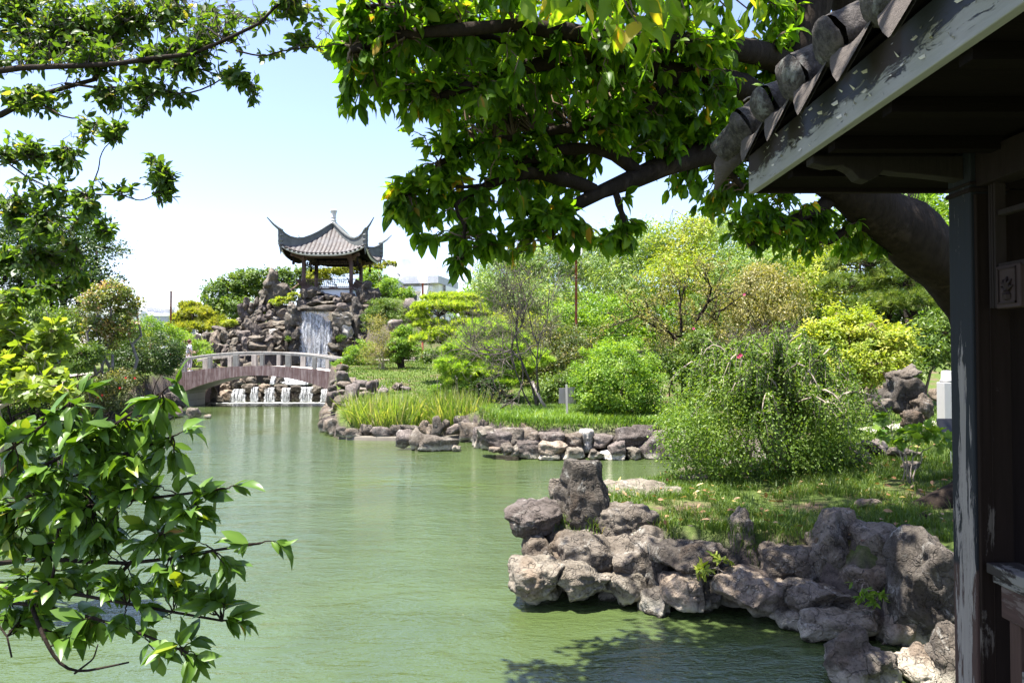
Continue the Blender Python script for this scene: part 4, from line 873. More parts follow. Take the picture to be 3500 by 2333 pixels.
for y in np.arange(EYB-.10, -1.6, -.335):
    tile_n += 1
    g = np.array([EX-.055, y, EZ+.30]); d = np.array([math.cos(R(24)), 0, math.sin(R(24))])
    # barrel tile: three overlapping lengths
    ct = MB()
    for j in range(4):
        p = g+d*(j*.24-.0); L = .27
        t_ = np.linspace(0, 1, 9)[:, None]; a = np.linspace(-.25*PI, 1.25*PI, 17)[None]
        rad = .088+.007*np.exp(-((t_-.06)/.10)**2)+.004*j
        up = np.array([-d[2], 0, d[0]])
        V = p+d*(t_*L)[..., None]+(rad*np.cos(a))[..., None]*np.array([0, 1., 0])+(rad*np.sin(a))[..., None]*up
        ct.grid(warp(V.reshape(-1, 3), tile_n+j, .013).reshape(V.shape), flip=True)
    a = np.linspace(0, 2*PI, 21)[:-1]; disk = [g-d*.012+r_*(np.cos(k)*np.array([0, 1., 0])+np.sin(k)*up) for r_ in (.092, .080, .05) for k in a]+[g-d*.05]
    disk = np.array(disk); disk[20:40] -= d*.022; disk[40:60] -= d*.034
    i = np.arange(20); q = [np.stack([i+20*k, np.roll(i, -1)+20*k, np.roll(i, -1)+20*(k+1), i+20*(k+1)], -1) for k in (0, 1)]; ct.add(warp(disk, tile_n+50, .012), q+[np.stack([i+40, np.roll(i, -1)+40, i*0+60], -1)])
    t = ct.build('cover_tile', OTILE, np_, smooth=True)
    # trough tile with hanging drip plate between two barrels
    y2 = y-.1675; c0 = np.array([EX-.06, y2, EZ+.205]); pt_ = []
    for f, w, dz in ((0, .155, .055), (.25, .15, .02), (.55, .11, -.03), (.8, .06, -.075), (1, .006, -.115)):
        pt_.append([c0+[-.055*f+.0*w, s*w, dz-.035*math.cos(s*PI/2)*(1-f)] for s in np.linspace(-1, 1, 9)])
    pt_ = np.array(pt_); b = MB().grid(pt_).grid(pt_+[.014, 0, 0], flip=True)
    s = np.linspace(-1, 1, 9)
    V = np.array([[c0+d*tt+[0, w*.155, .055-.035*math.cos(w*PI/2)] for w in s] for tt in (0, .3, .6, .9)]); b.grid(V, flip=True).grid(V-[0, 0, .014])
    b.build('drip_tile', DTILE, np_, smooth=True)
# corner: ridge roll running up from the far corner, end tile pointing out
cr = np.array([EX-.02, EYB+.02, EZ+.27]); dv = unit([1, -1, .62])
b = MB()
for j in range(3): b.tubes([cr-dv*.12+dv*(.3*j)+[0, 0, .05*(j > 0)], cr+dv*(.3*j+.1)+[0, 0, .06], cr+dv*(.3*j+.34)+[0, 0, .07]], [.085, .105, .10], 14)
b.V = [warp(v, 77, .012) for v in b.V]; b.build('hip_tile', OTILE, np_, smooth=True)
b = MB(); c0 = np.array([EX-.05, EYB+.05, EZ+.22]); b.tubes([c0+[0, 0, .03], c0+[-.05, .05, -.06], c0+[-.08, .08, -.17]], [.075, .055, .008], 8); b.build('drip_tile', DTILE, np_, smooth=True)
# post
m, nt = nodes('post_paint'); P = geo(nt)[0]; z = nd(nt, 'ShaderNodeSeparateXYZ'); nt.links.new(P, z.inputs[0])
n = noise(nt, mapping(nt, P, (9, 9, .75)), 3.4, 9, .72, .5); gr = noise(nt, mapping(nt, P, (16, 16, .6)), 5, 5, .7)
mid = mth(nt, 'ABSOLUTE', mth(nt, 'SUBTRACT', z.outputs[1], 3.02)); mid = mth(nt, 'MULTIPLY', mid, 3.2)
lowz = mth(nt, 'MULTIPLY', mth(nt, 'SUBTRACT', 2.75, z.outputs[2], clamp=True), .17)
f = ramp(nt, mth(nt, 'SUBTRACT', mth(nt, 'ADD', n, lowz), mid), [(.52, (0,0,0)), (.535, (1,1,1))])
low = ramp(nt, mth(nt, 'ADD', mth(nt, 'MULTIPLY', z.outputs[2], .5), mth(nt, 'MULTIPLY', n, .012)), [(.825, (1,1,1)), (.835, (0,0,0))])
base = mixc(nt, low, mixc(nt, gr, (.012, .0135, .0165), (.020, .0225, .0275)), mixc(nt, gr, (.048, .029, .026), (.066, .041, .037)))
c = mixc(nt, f, base, mixc(nt, gr, (.14, .12, .112), (.28, .255, .235)))
crk = ramp(nt, noise(nt, mapping(nt, P, (7, 7, .5)), 2, 7, .75), [(.492, (0,0,0)), (.5, (1,1,1)), (.508, (0,0,0))]); c = mixc(nt, mth(nt, 'MULTIPLY', crk, .8), c, (.02, .018, .018))
out(nt, bsdf(nt, c, .6, .12, bump(nt, mth(nt, 'ADD', f, mth(nt, 'MULTIPLY', gr, .3)), .6, .004))); POSTM = m
PX, PY, PW = 1.857, 2.95, .15
def post(x, y, w=PW):
    p = MB().box((x, y, .86), (x+w, y+w, EZ+.02)).build('post', POSTM, np_, bevel=.006)
    for zz, h in ((EZ-.16, .018), (EZ-.13, .012)): MB().box((x-.008, y-.008, zz), (x+w+.008, y+w+.008, zz+h)).build('moulding', DWOOD, p, bevel=.003)
    return p
post(PX, PY)
JAMB = woodmat('jamb_timber', (.017, .0115, .0095), (.10, .085, .075), .63, 6, .8, 2, .05)
b = MB(); b.box((PX+.022, PY-.012, .87), (PX+PW-.004, PY-.001, EZ-.17)); b.box((PX+.012, PY-.018, .87), (PX+.021, PY-.001, EZ-.17)); b.box((PX+.062, PY-.017, .87), (PX+.068, PY-.0125, EZ-.17)); b.build('jamb_board', JAMB, np_, bevel=.002)
for x_, y_ in ((PX, .3), (PX, -1.9), (4.6, PY), (4.6, .3), (4.6, -1.9)): post(x_, y_)
b = MB()                                                   # door jamb strips next to the post
for x0, x1, y0 in ((PX+PW+.001, PX+PW+.03, PY+.03), (PX+PW+.03, PX+PW+.20, PY+.055), (PX+PW+.2, PX+PW+.225, PY+.035)): b.box((x0, y0, .87), (x1, y0+.03, EZ-.02))
b.build('wall_panel', DWOOD, np_, bevel=.003)
MB().box((PX+.02, -2.0, EZ-.14), (PX+.12, PY-.001, EZ+.0)).build('lintel', DWOOD, np_, bevel=.004)
MB().box((PX+PW, PY+.02, EZ-.14), (4.6, PY+.12, EZ+.0)).build('lintel', DWOOD, np_, bevel=.004)
# carved bracket reaching out to the eave
ol = [(0, 0), (.62, 0), (.62, -.03), (.56, -.045), (.50, -.04), (.46, -.06), (.43, -.095), (.39, -.105), (.35, -.085), (.33, -.06), (.27, -.07), (.20, -.075), (.1, -.085), (0, -.10)]
MB().prism([(-a_, c_) for a_, c_ in ol], (0, .07, 0), (PX, PY+.04, EZ+.0), (1, 0, 0), (0, 0, 1)).build('carved_bracket', woodmat('bracket_timber', (.022, .018, .016)), np_, bevel=.004)
# hanging lattice of the left side, with its carved drop block
xl = PX+.05; b = MB()
for zz in (3.06, 2.85): b.box((xl, .46, zz), (xl+.03, 2.86, zz+.022))
for yy in np.arange(.5, 2.8, .23): b.box((xl+.004, yy, 2.86), (xl+.026, yy+.018, EZ-.14))
for dx in (0, .016, .03): b.box((xl-.004, 2.87+dx, 2.70), (xl+.04, 2.88+dx, EZ-.14))
b.build('hanging_lattice', woodmat('lattice_timber', (.022, .016, .0145)), np_, bevel=.002)
bk = MB().box((xl-.006, 2.73, 2.695), (xl+.045, 2.868, 2.86)).build('drop_block', plain('block_paint', (.04, .027, .025), .6, .1), np_, bevel=.004)
b = MB(); b.box((xl-.0115, 2.75, 2.712), (xl-.0062, 2.852, 2.719)); b.box((xl-.0115, 2.75, 2.845), (xl-.0062, 2.852, 2.85)); b.box((xl-.0115, 2.75, 2.712), (xl-.0062, 2.755, 2.85)); b.box((xl-.0115, 2.847, 2.712), (xl-.0062, 2.852, 2.85))
for k, (a_, L) in enumerate(((-.9, .04), (-.45, .055), (0, .06), (.45, .055), (.9, .04))): b.tubes([(xl-.008, 2.80, 2.755), (xl-.014, 2.80+math.sin(a_)*L*.6, 2.755+math.cos(a_)*L*.7), (xl-.008, 2.80+math.sin(a_)*L, 2.755+math.cos(a_)*L)], [.004, .007, .003], 5)
b.lathe([(.004, 2.725), (.018, 2.727), (.022, 2.745), (.012, 2.757), (.02, 2.76)], (xl-.004, 2.80, 0), 10); b.build('carving', plain('carving_paint', (.025, .017, .016), .6, .1), bk)
# railing at the bottom of the same side
RLM = woodmat('railing_paint', (.03, .025, .023), (.17, .16, .148), .50, 6, .75, 1); RRED = woodmat('railing_red', (.06, .037, .032), (.12, .092, .082), .56, 5, .8, 1); RV = woodmat('railing_stile', (.06, .036, .03), (.11, .08, .07), .62, 6)
MB().box((xl-.04, .46, 1.66), (xl+.09, 2.90, 1.70)).build('rail_cap', RLM, np_, bevel=.004)
MB().box((xl-.025, .46, 1.625), (xl+.07, 2.89, 1.658)).build('rail_moulding', RLM, np_, bevel=.008)
MB().box((xl-.01, .46, 1.50), (xl+.04, 2.86, 1.622)).build('rail_board', RRED, np_, bevel=.004)
for yy in (2.80, 2.62, 2.0, 1.4, .8): MB().box((xl, yy-.03, .88), (xl+.04, yy+.03, 1.498)).build('stile', RV, np_, bevel=.004)
for zz in (1.28, 1.02): MB().box((xl+.002, .46, zz), (xl+.036, 2.77, zz+.05)).build('cross_rail', RLM, np_, bevel=.004)
b = MB(); r = np.random.default_rng(8)
for k in range(26):
    y0, z0 = r.uniform(1.5, 2.75), r.uniform(1.34, 1.49); a_ = r.uniform(0, 6.28); q = np.array([[xl+.018, y0+.045*math.cos(a_+t_)*(1-.1*t_), z0+.045*math.sin(a_+t_)*(1-.1*t_)] for t_ in np.linspace(0, 4.2, 9)]); b.tubes(q, .008, 5)
b.build('carved_panel', DWOOD, np_, smooth=True)
MB().box((PX-.22, -3.2, -.9), (6.2, PY+.42, .86)).build('stone_floor', plain('floor_stone', (.07, .064, .058), .85), np_, bevel=.01)
MB().box((4.62, -1.9, .87), (4.7, 1.4, 2.2)).build('back_wall', DWOOD, np_)

# white balustrade, black plaque, grey sign
MARB = plain('white_marble', (.40, .395, .38), .55, .4, .08, 6, .1)
o = px(3238, 1440, 12.6); zb = float(H(o[0], o[1]))-.03
bl_ = thing('stone_balustrade', 'white marble balustrade post and panel just left of the pavilion post', 'balustrade', (o[0], o[1], zb))
X, Y = o[0], o[1]; zt = px(3238, 1306, 12.6)[2]
MB().box((X-.115, Y-.115, zb), (X+.115, Y+.115, zt)).build('post', MARB, bl_, bevel=.012)
MB().lathe([(.10, 0), (.115, .03), (.09, .05), (.085, .17), (.07, .2), (0, .205)], (X, Y, zt), 16).build('post_cap', MARB, bl_, smooth=True)
for k in range(1, 4):
    MB().box((X+1.5*k-.115, Y-.115, zb), (X+1.5*k+.115, Y+.115, zt)).build('post', MARB, bl_, bevel=.012)
for k in range(3):
    x0 = X+.116+1.5*k; MB().box((x0, Y-.06, zt-.2), (x0+1.27, Y+.06, zt-.06)).build('top_rail', MARB, bl_, bevel=.02)
    b = MB().box((x0, Y-.035, zb), (x0+1.27, Y+.035, zt-.34)); pn = b.build('panel', MARB, bl_, bevel=.004)
    for xx in (.2, .63, 1.06): MB().box((x0+xx-.05, Y-.04, zt-.345), (x0+xx+.05, Y+.04, zt-.19)).build('baluster', MARB, bl_, bevel=.01)
o = px(3252, 1598, 10.2)
sg = thing('name_plaque', 'small black plaque on a thin rod in the grass behind the pavilion post', 'sign', o)
p0, p1 = px(3210, 1476, 10.2), px(3300, 1431, 10.2)
b = MB().prism([(0, 0), (p1[0]-p0[0], 0), (p1[0]-p0[0], p1[2]-p0[2]), (.02, p1[2]-p0[2]), (0, p1[2]-p0[2]-.02)], (0, .02, 0), p0, (1, 0, 0), (0, .3, 1)); b.build('plate', plain('black_plate', (.018, .018, .02), .35), sg)
MB().tubes([o-[0, 0, .15], px(3252, 1470, 10.22)+[0, .03, 0]], .007, 6).build('rod', plain('rod_metal', (.2, .22, .2), .5), sg)
o = px(1937, 1436, 20.6); o[2] = float(H(o[0], o[1]))
sg = thing('sign_board', 'weathered grey board on a pale stake beside the round bush', 'sign', o)
GRY = woodmat('grey_board', (.30, .28, .27), None)
q = [px(u, v, 20.5+(.12 if u > 1940 else 0)) for u, v in ((1910, 1378), (1969, 1378), (1967, 1322), (1911, 1326))]
V = np.array(q); MB().add(np.concatenate([V, V+[0, .03, 0]]), [[(0, 1, 2, 3), (7, 6, 5, 4), (0, 4, 5, 1), (1, 5, 6, 2), (2, 6, 7, 3), (3, 7, 4, 0)]]).build('board', GRY, sg)
MB().bar(px(1939, 1438, 20.42), px(1936, 1314, 20.42), .055, .05, up=(0, 1, 0)).build('stake', woodmat('pale_stake', (.42, .39, .36)), sg)

# ------------------------------------------------------------------ the person on the bridge
def skin(name, m, joints, edges, parent=None, lev=2, loc=(0, 0, 0)):
    me = bpy.data.meshes.new(name); me.from_pydata([j[:3] for j in joints], edges, []); me.materials.append(m)
    o = bpy.data.objects.new(name, me); COL.objects.link(o)
    s = o.modifiers.new('skin', 'SKIN'); sv = me.skin_vertices[0].data if me.skin_vertices else None
    if sv is None:
        me.attributes.new('tmp', 'FLOAT', 'POINT')
    for k, j in enumerate(joints):
        me.skin_vertices[0].data[k].radius = (j[3], j[4] if len(j) > 4 else j[3])
    me.skin_vertices[0].data[0].use_root = True
    d = o.modifiers.new('sub', 'SUBSURF'); d.levels = lev; d.render_levels = lev
    s.use_smooth_shade = True
    o.location = loc
    if parent: o.parent = parent; o.location = (0, 0, 0)
    return o
SKINM = plain('skin_tone', (.50, .31, .22), .55, .4, .06, 8, 0)
m, nt = nodes('patterned_blouse'); n = noise(nt, objc(nt), 9, 3, .6); out(nt, bsdf(nt, mixc(nt, ramp(nt, n, [(.48, (0,0,0)), (.56, (1,1,1))]), (.66, .64, .70), (.42, .38, .56)), .8, .2)); BLOUSE = m
TROU = plain('lavender_trousers', (.46, .41, .48), .85, .2, .12, 6); HAIR = plain('auburn_hair', (.075, .032, .022), .6, .3, .3, 30); SHOE = plain('pale_shoes', (.55, .52, .52), .7)
pp = px(646, 1267, 38.35); pp[2] = float(deck_z(BX0+.25))-.01
per = thing('person', 'woman in a lavender blouse and pale trousers standing at the left bridge end', 'person', pp)
J, E = [], []
def j(x, y, z, r, r2=None, prev=None):
    J.append((x, y, z, r, r2 or r))
    if prev is not None: E.append((prev, len(J)-1))
    return len(J)-1
pe = j(0, 0, .88, .12, .15); be = j(.01, 0, 1.02, .11, .14, pe); ch = j(0, 0, 1.2, .12, .155, be); nb = j(-.01, 0, 1.36, .06, .07, ch); nk = j(.01, 0, 1.43, .048, .048, nb); hd = j(.03, 0, 1.51, .085, .075, nk); ht = j(.02, 0, 1.585, .07, .065, hd)
j(.125, 0, 1.505, .014, .012, hd)
for s in (1, -1): j(.02, s*.085, 1.505, .016, .012, hd)
for s in (1, -1):
    sh = j(-.01, s*.165, 1.315, .055, .055, ch); el = j(-.03, s*.225, 1.07, .04, .04, sh); wr = j(.16, s*.17, .99, .026, .03, el); ha = j(.22, s*.15, .99, .018, .036, wr)
    for k in range(4): f1 = j(.275, s*(.128+.016*k), .985-.004*abs(k-1), .009, .009, ha); j(.30+.005*(k in (1, 2)), s*(.126+.015*k), .96, .008, .008, f1)
    t1 = j(.235, s*.115, 1.0, .010, .010, ha); j(.262, s*.105, .985, .009, .009, t1)
    hp_ = j(0, s*.085, .80, .095, .095, pe); kn = j(.03-.03*s, s*.09, .46, .06, .06, hp_); an = j(-.03-.05*s, s*.095, .09, .038, .04, kn); j(.09-.05*s, s*.105, .035, .03, .042, an)
body = skin('body', SKINM, J, E, per)
J, E = [], []
a0 = j(0, 0, .86, .15, .18); a1 = j(.005, 0, 1.02, .135, .165, a0); a2 = j(-.005, 0, 1.2, .14, .175, a1); a3 = j(-.012, 0, 1.35, .085, .10, a2)
for s in (1, -1): b1 = j(-.012, s*.17, 1.315, .072, .072, a2); j(-.025, s*.215, 1.13, .066, .066, b1)
skin('blouse', BLOUSE, J, E, per)
J, E = [], []
a0 = j(0, 0, .90, .135, .165)
for s in (1, -1): b1 = j(0, s*.085, .78, .108, .108, a0); b2 = j(.03-.03*s, s*.09, .46, .078, .078, b1); j(-.03-.05*s, s*.095, .15, .062, .062, b2)
skin('trousers', TROU, J, E, per)
V, Fc = ico(3); Vh = V.copy(); Vh = Vh*np.array([.105, .098, .115])*(1+.06*fbm(V*3, 3))[:, None]+[.005, 0, 1.545]
keep = ~((Vh[Fc].mean(1)[:, 0] > .075) & (Vh[Fc].mean(1)[:, 2] < 1.57)) & (Vh[Fc].mean(1)[:, 2] > 1.45)
MB().add(Vh, [Fc[keep]]).build('hair', HAIR, per, smooth=True)
for s in (1, -1):
    V, Fc = ico(2); c = np.array([.02-.05*s, s*.10, .035]); Vs = V*np.array([.13, .05, .05])+c; Vs[:, 2] = np.maximum(Vs[:, 2], 0); MB().add(Vs, [Fc]).build('shoe', SHOE, per, smooth=True)
for o in per.children:
    if o.name.split('.')[0] in ('hair', 'shoe'): o.location = (0, 0, 0)
per.rotation_euler = (0, 0, R(38)); per.scale = (1.02,)*3
# ------------------------------------------------------------------ leaves
def tmpl_near():
    rows = [(.18, .30), (.45, .5), (.74, .34)]
    T = [(0, 0, 0)]
    for t, w in rows:
        d = -.20*t*t
        T += [(t, -w, d+.13*w*2*.5), (t, 0, d), (t, w, d+.13*w*2*.5)]
    T.append((1, 0, -.24))
    F3 = [(0, 3, 2), (0, 2, 1), (10, 7, 8), (10, 8, 9)]; F4 = []
    for k in (1, 4): F4 += [(k, k+1, k+4, k+3), (k+1, k+2, k+5, k+4)]
    return np.array(T, float), [np.array(F3), np.array(F4)]
def tmpl_lobed():
    ang = np.linspace(-PI*.86, PI*.86, 15); rr = np.array([.42, .6, .45, .62, .8, .55, .8, 1.0, .8, .55, .8, .62, .45, .6, .42])
    T = [(0.05, 0, 0)]+[(.35+.62*r*math.cos(a), .75*r*math.sin(a), .07*r*abs(math.sin(a))-.12*r*(a*a < .5)) for a, r in zip(ang, rr)]+[(.3, 0, 0)]
    T = np.array(T); n = len(ang); return T, [np.array([(n+1, i+1, i+2) for i in range(n-1)]+[(n+1, n, 0), (n+1, 0, 1)])]
T_NEAR, T_LOBE = tmpl_near(), tmpl_lobed()
T_FAR = (np.array([(0, 0, 0), (.5, .5, .06), (1, 0, -.08), (.5, -.5, .06)], float), [np.array([(0, 1, 2, 3)])])
T_MID = (np.array([(0, 0, 0), (.35, .46, .06), (.75, .34, .0), (1, 0, -.12), (.75, -.34, 0), (.35, -.46, .06), (.5, 0, -.03)], float), [np.array([(0, 1, 6, 5), (1, 2, 3, 6), (5, 6, 3, 4)])])
T_NEEDLE = (np.array([(0, -.5, 0), (0, .5, 0), (1, 0, 0)], float), [np.array([(0, 1, 2)])])
def leaves(mb, P, D, N, L, Wd, tm, rnd):
    P = np.asarray(P, float); n = len(P)
    if n == 0: return
    D = unit(D); S = unit(np.cross(N, D)); N = np.cross(D, S)
    L = np.broadcast_to(L, (n,))[:, None, None]; Wd = np.broadcast_to(Wd, (n,))[:, None, None]
    T, Fs = tm; k = len(T); cur = np.random.default_rng(n).uniform(.2, 2.1, (n, 1, 1)) if k == 11 else 1
    V = P[:, None]+D[:, None]*L*T[None, :, :1]+S[:, None]*Wd*T[None, :, 1:2]+N[:, None]*L*T[None, :, 2:]*cur
    off = (np.arange(n)*k)[:, None, None]
    rk = np.repeat(np.broadcast_to(rnd, (n,)), k)
    if k == 11: rk = rk+np.where(rk < .95, np.tile([.1, -.03, .13, -.03, -.03, .12, -.03, -.04, .1, -.04, .02], n), 0)
    mb.add(V.reshape(-1, 3), [(f[None]+off).reshape(-1, f.shape[1]) for f in Fs], rk)

def blob_px(u, v, ru, rv, D, rd=None):
    c = px(u, v, D); k = D/F
    return c, np.array([ru*k, (rd if rd is not None else (ru+rv)/2)*k, rv*k])

def in_blobs(blobs, n, r, shell=.55):
    vol = np.array([np.prod(b[1])**(2/3) for b in blobs]); idx = r.choice(len(blobs), n, p=vol/vol.sum())
    C = np.array([b[0] for b in blobs])[idx]; Rr = np.array([b[1] for b in blobs])[idx]
    d = unit(r.normal(size=(n, 3))); rad = (shell+(1-shell)*r.random(n)**.6)[:, None]
    bump_ = 1+.28*fbm(d*2.3+idx[:, None]*7.1, 3, 3)[:, None]
    return C+Rr*d*rad*bump_, unit(d/Rr), idx

def curve(p, q, n, sag=0., wob=.05, r=rng):
    t = np.linspace(0, 1, n)[:, None]; L = np.linalg.norm(q-p)
    w = np.cumsum(r.normal(size=(n, 3)), 0); w = w-t*w[-1]-(1-t)*w[0]
    return p+(q-p)*t+w*wob*L/math.sqrt(n)*np.sin(PI*t)**.5+np.array([0, 0, -1])*sag*L*np.sin(PI*t)

LM = {}
def LMAT(key):
    if key in LM: return LM[key]
    g = dict(
     dark=([(0, (0.023,0.054,0.011)), (.5, (0.043,0.088,0.017)), (1, (0.081,0.127,0.029))], .25),
     mid=([(0, (0.054,0.108,0.017)), (.5, (0.101,0.167,0.029)), (1, (0.179,0.245,0.054))], .38),
     weep=([(0, (0.077,0.151,0.022)), (.5, (0.144,0.232,0.034)), (1, (0.254,0.333,0.074))], .45),
     bright=([(0, (0.089,0.180,0.022)), (.5, (0.168,0.290,0.034)), (1, (0.302,0.400,0.069))], .45),
     lime=([(0, (0.154,0.225,0.025)), (.5, (0.275,0.343,0.043)), (1, (0.462,0.461,0.102))], .45),
     olive=([(0, (.055,.085,.025)), (.5, (.10,.13,.04)), (.85, (.2,.2,.08)), (1, (.34,.28,.13))], .4),
     bamboo=([(0, (.11,.19,.045)), (.5, (.21,.31,.08)), (1, (.38,.43,.17))], .45),
     sparse=([(0, (.10,.12,.03)), (.5, (.24,.23,.07)), (1, (.42,.36,.18))], .4),
     pine=([(0, (.17,.26,.03)), (.5, (.33,.43,.055)), (1, (.50,.54,.11))], .5),
     softpine=([(0, (.15,.26,.03)), (.5, (.27,.42,.055)), (1, (.42,.52,.11))], .5),
     pinedark=([(0, (.06,.11,.02)), (.5, (.12,.18,.03)), (1, (.24,.28,.06))], .35),
     ygold=([(0, (.16,.20,.03)), (.5, (.29,.32,.05)), (1, (.44,.41,.10))], .4),
     maple=([(0, (.11,.15,.03)), (.55, (.2,.25,.06)), (.8, (.33,.27,.12)), (1, (.42,.25,.14))], .4),
     reed=([(0, (.09,.17,.03)), (.35, (.20,.30,.055)), (.6, (.32,.39,.10)), (.85, (.44,.41,.17)), (1, (.52,.45,.32))], .35),
     grass=([(0, (0.052,0.098,0.014)), (.6, (0.099,0.165,0.025)), (.92, (0.186,0.247,0.049)), (1, (0.348,0.278,0.117))], .4),
     lawn=([(0, (0.086,0.165,0.024)), (.6, (0.151,0.257,0.039)), (1, (0.292,0.371,0.087))], .4),
     canopy=([(0, (0.050,0.118,0.010)), (.45, (0.107,0.213,0.016)), (.85, (0.201,0.308,0.025)), (.955, (0.273,0.355,0.034)), (.975, (0.545,0.390,0.049)), (1, (0.603,0.331,0.059))], .66),
     fine=([(0, (0.041,0.087,0.014)), (.6, (0.087,0.154,0.025)), (.95, (0.162,0.227,0.049)), (1, (0.304,0.268,0.069))], .5),
     gloss=([(0, (0.052,0.108,0.014)), (.5, (0.086,0.167,0.017)), (.93, (0.138,0.235,0.029)), (.97, (0.252,0.294,0.029)), (1, (0.401,0.196,0.078))], .32),
     tulip=([(0, (.13,.19,.03)), (.6, (.22,.30,.05)), (1, (.36,.38,.10))], .45))[key]
    kw = dict(gloss=dict(rough=.36, spec=.35), canopy=dict(rough=.42, spec=.3), dark=dict(rough=.4)).get(key, {})
    LM[key] = leafmat('leaf_'+key, g[0], g[1], **kw); return LM[key]
BARK = dict(twig=barkmat('twig_bark', (.05,.042,.036), (.13,.112,.098)), grey=barkmat('grey_bark', (.10,.085,.075), (.24,.215,.195)), dark=barkmat('dark_bark', (.010,.0075,.006), (.04,.03,.023)), brown=barkmat('brown_bark', (.07,.045,.03), (.2,.15,.11)), pale=barkmat('pale_twigs', (.2,.16,.13), (.42,.36,.30)))

def plant(name, label, cat, blobs, base, n, key='mid', leaf=.09, asp=.5, tm=T_FAR, cl=None, clr=.35, bark='brown', r0=.08, stems=1, up=.5, droop=.0, shell=.5, group=None, seed=None, twigs=60, parts=True, flowers=None, parent_label=None):
    """blobs in pixels (u, v, ru, rv, D[, rd]); base = (u, v, D) or a world point; leaves in clumps through the blobs"""
    r = np.random.default_rng(seed if seed is not None else abs(hash(label)) % 99991 if False else sum(map(ord, label)))
    B = [blob_px(*b) for b in blobs]
    if len(base) == 2: bd = np.mean([b[4] for b in blobs]); p = px(base[0], base[1], bd); base = np.array([p[0], p[1], H(p[0], p[1])])
    else: p = px(*base); base = np.array([p[0], p[1], H(p[0], p[1])])
    base = np.array([float(k) for k in base])
    if blobs[0][4] > 12: n = int(n*1.5); leaf *= 1.3
    t = thing(name, label, cat, base, group)
    ncl = cl or max(20, n//45)
    C, Nn, idx = in_blobs(B, ncl, r, shell)
    k = r.integers(0, ncl, n); size = np.mean([b[1].mean() for b in B])
    P = C[k]+r.normal(size=(n, 3))*clr*size*np.array([1, 1, .7])*.5
    nrm = unit(Nn[k]*.7+np.array([0, 0, up])+r.normal(size=(n, 3))*.55)
    d = unit(np.cross(nrm, r.normal(size=(n, 3)))+Nn[k]*.35+np.array([0, 0, -droop]))
    P[:, 2] = np.maximum(P[:, 2], H(P[:, 0], P[:, 1])+.02)
    rn = np.clip(.5+.22*r.normal(size=ncl)[k]+.2*r.normal(size=n), 0, 1)
    L = leaf*r.uniform(.7, 1.3, n)
    mb = MB(); leaves(mb, P, d, nrm, L, L*asp, tm, rn)
    mb.build('crown', LMAT(key), t, loc=base)
    tb = MB(); hubs = []
    for s in range(stems):
        b0 = base+(r.normal(size=3)*[.12, .12, 0]*r0*8 if stems > 1 else 0)
        for b in (B if stems == 1 else [B[s % len(B)]]):
            c = curve(b0-[0, 0, .15], b[0]+b[1]*np.array([0, 0, .3])+(r.normal(size=3)*b[1]*.4 if stems > 1 else 0), 9, -.05, .18, r)
            tb.tubes(c, np.linspace(r0, r0*.25, 9), 8); hubs.append(c[3:])
    hubs = np.concatenate(hubs)
    for c in C[r.integers(0, ncl, min(twigs, ncl))]:
        h = hubs[np.argmin(np.linalg.norm(hubs-c, axis=1)+r.random(len(hubs))*.4*size)]
        tb.tubes(curve(h, c, 5, .06, .15, r), np.linspace(r0*.28, r0*.08, 5), 5)
    tb.build('trunk' if cat == 'tree' else 'stems', BARK[bark], t, smooth=True, loc=base)
    if flowers:
        fc, fn = flowers; fm = plain('petals_'+str(len(bpy.data.materials)), fc, .6, .2, .1)
        for (u, v, D) in fn:
            c = px(u, v, D); mb = MB(); a = np.arange(5)*2*PI/5; dd = np.stack([np.cos(a), -.35+0*a, np.sin(a)], -1); leaves(mb, np.repeat(c[None], 5, 0), dd, np.repeat([[0, -1., .2]], 5, 0), .05, .045, T_MID, .5); mb.build('flower', fm, t, loc=base)
    return t

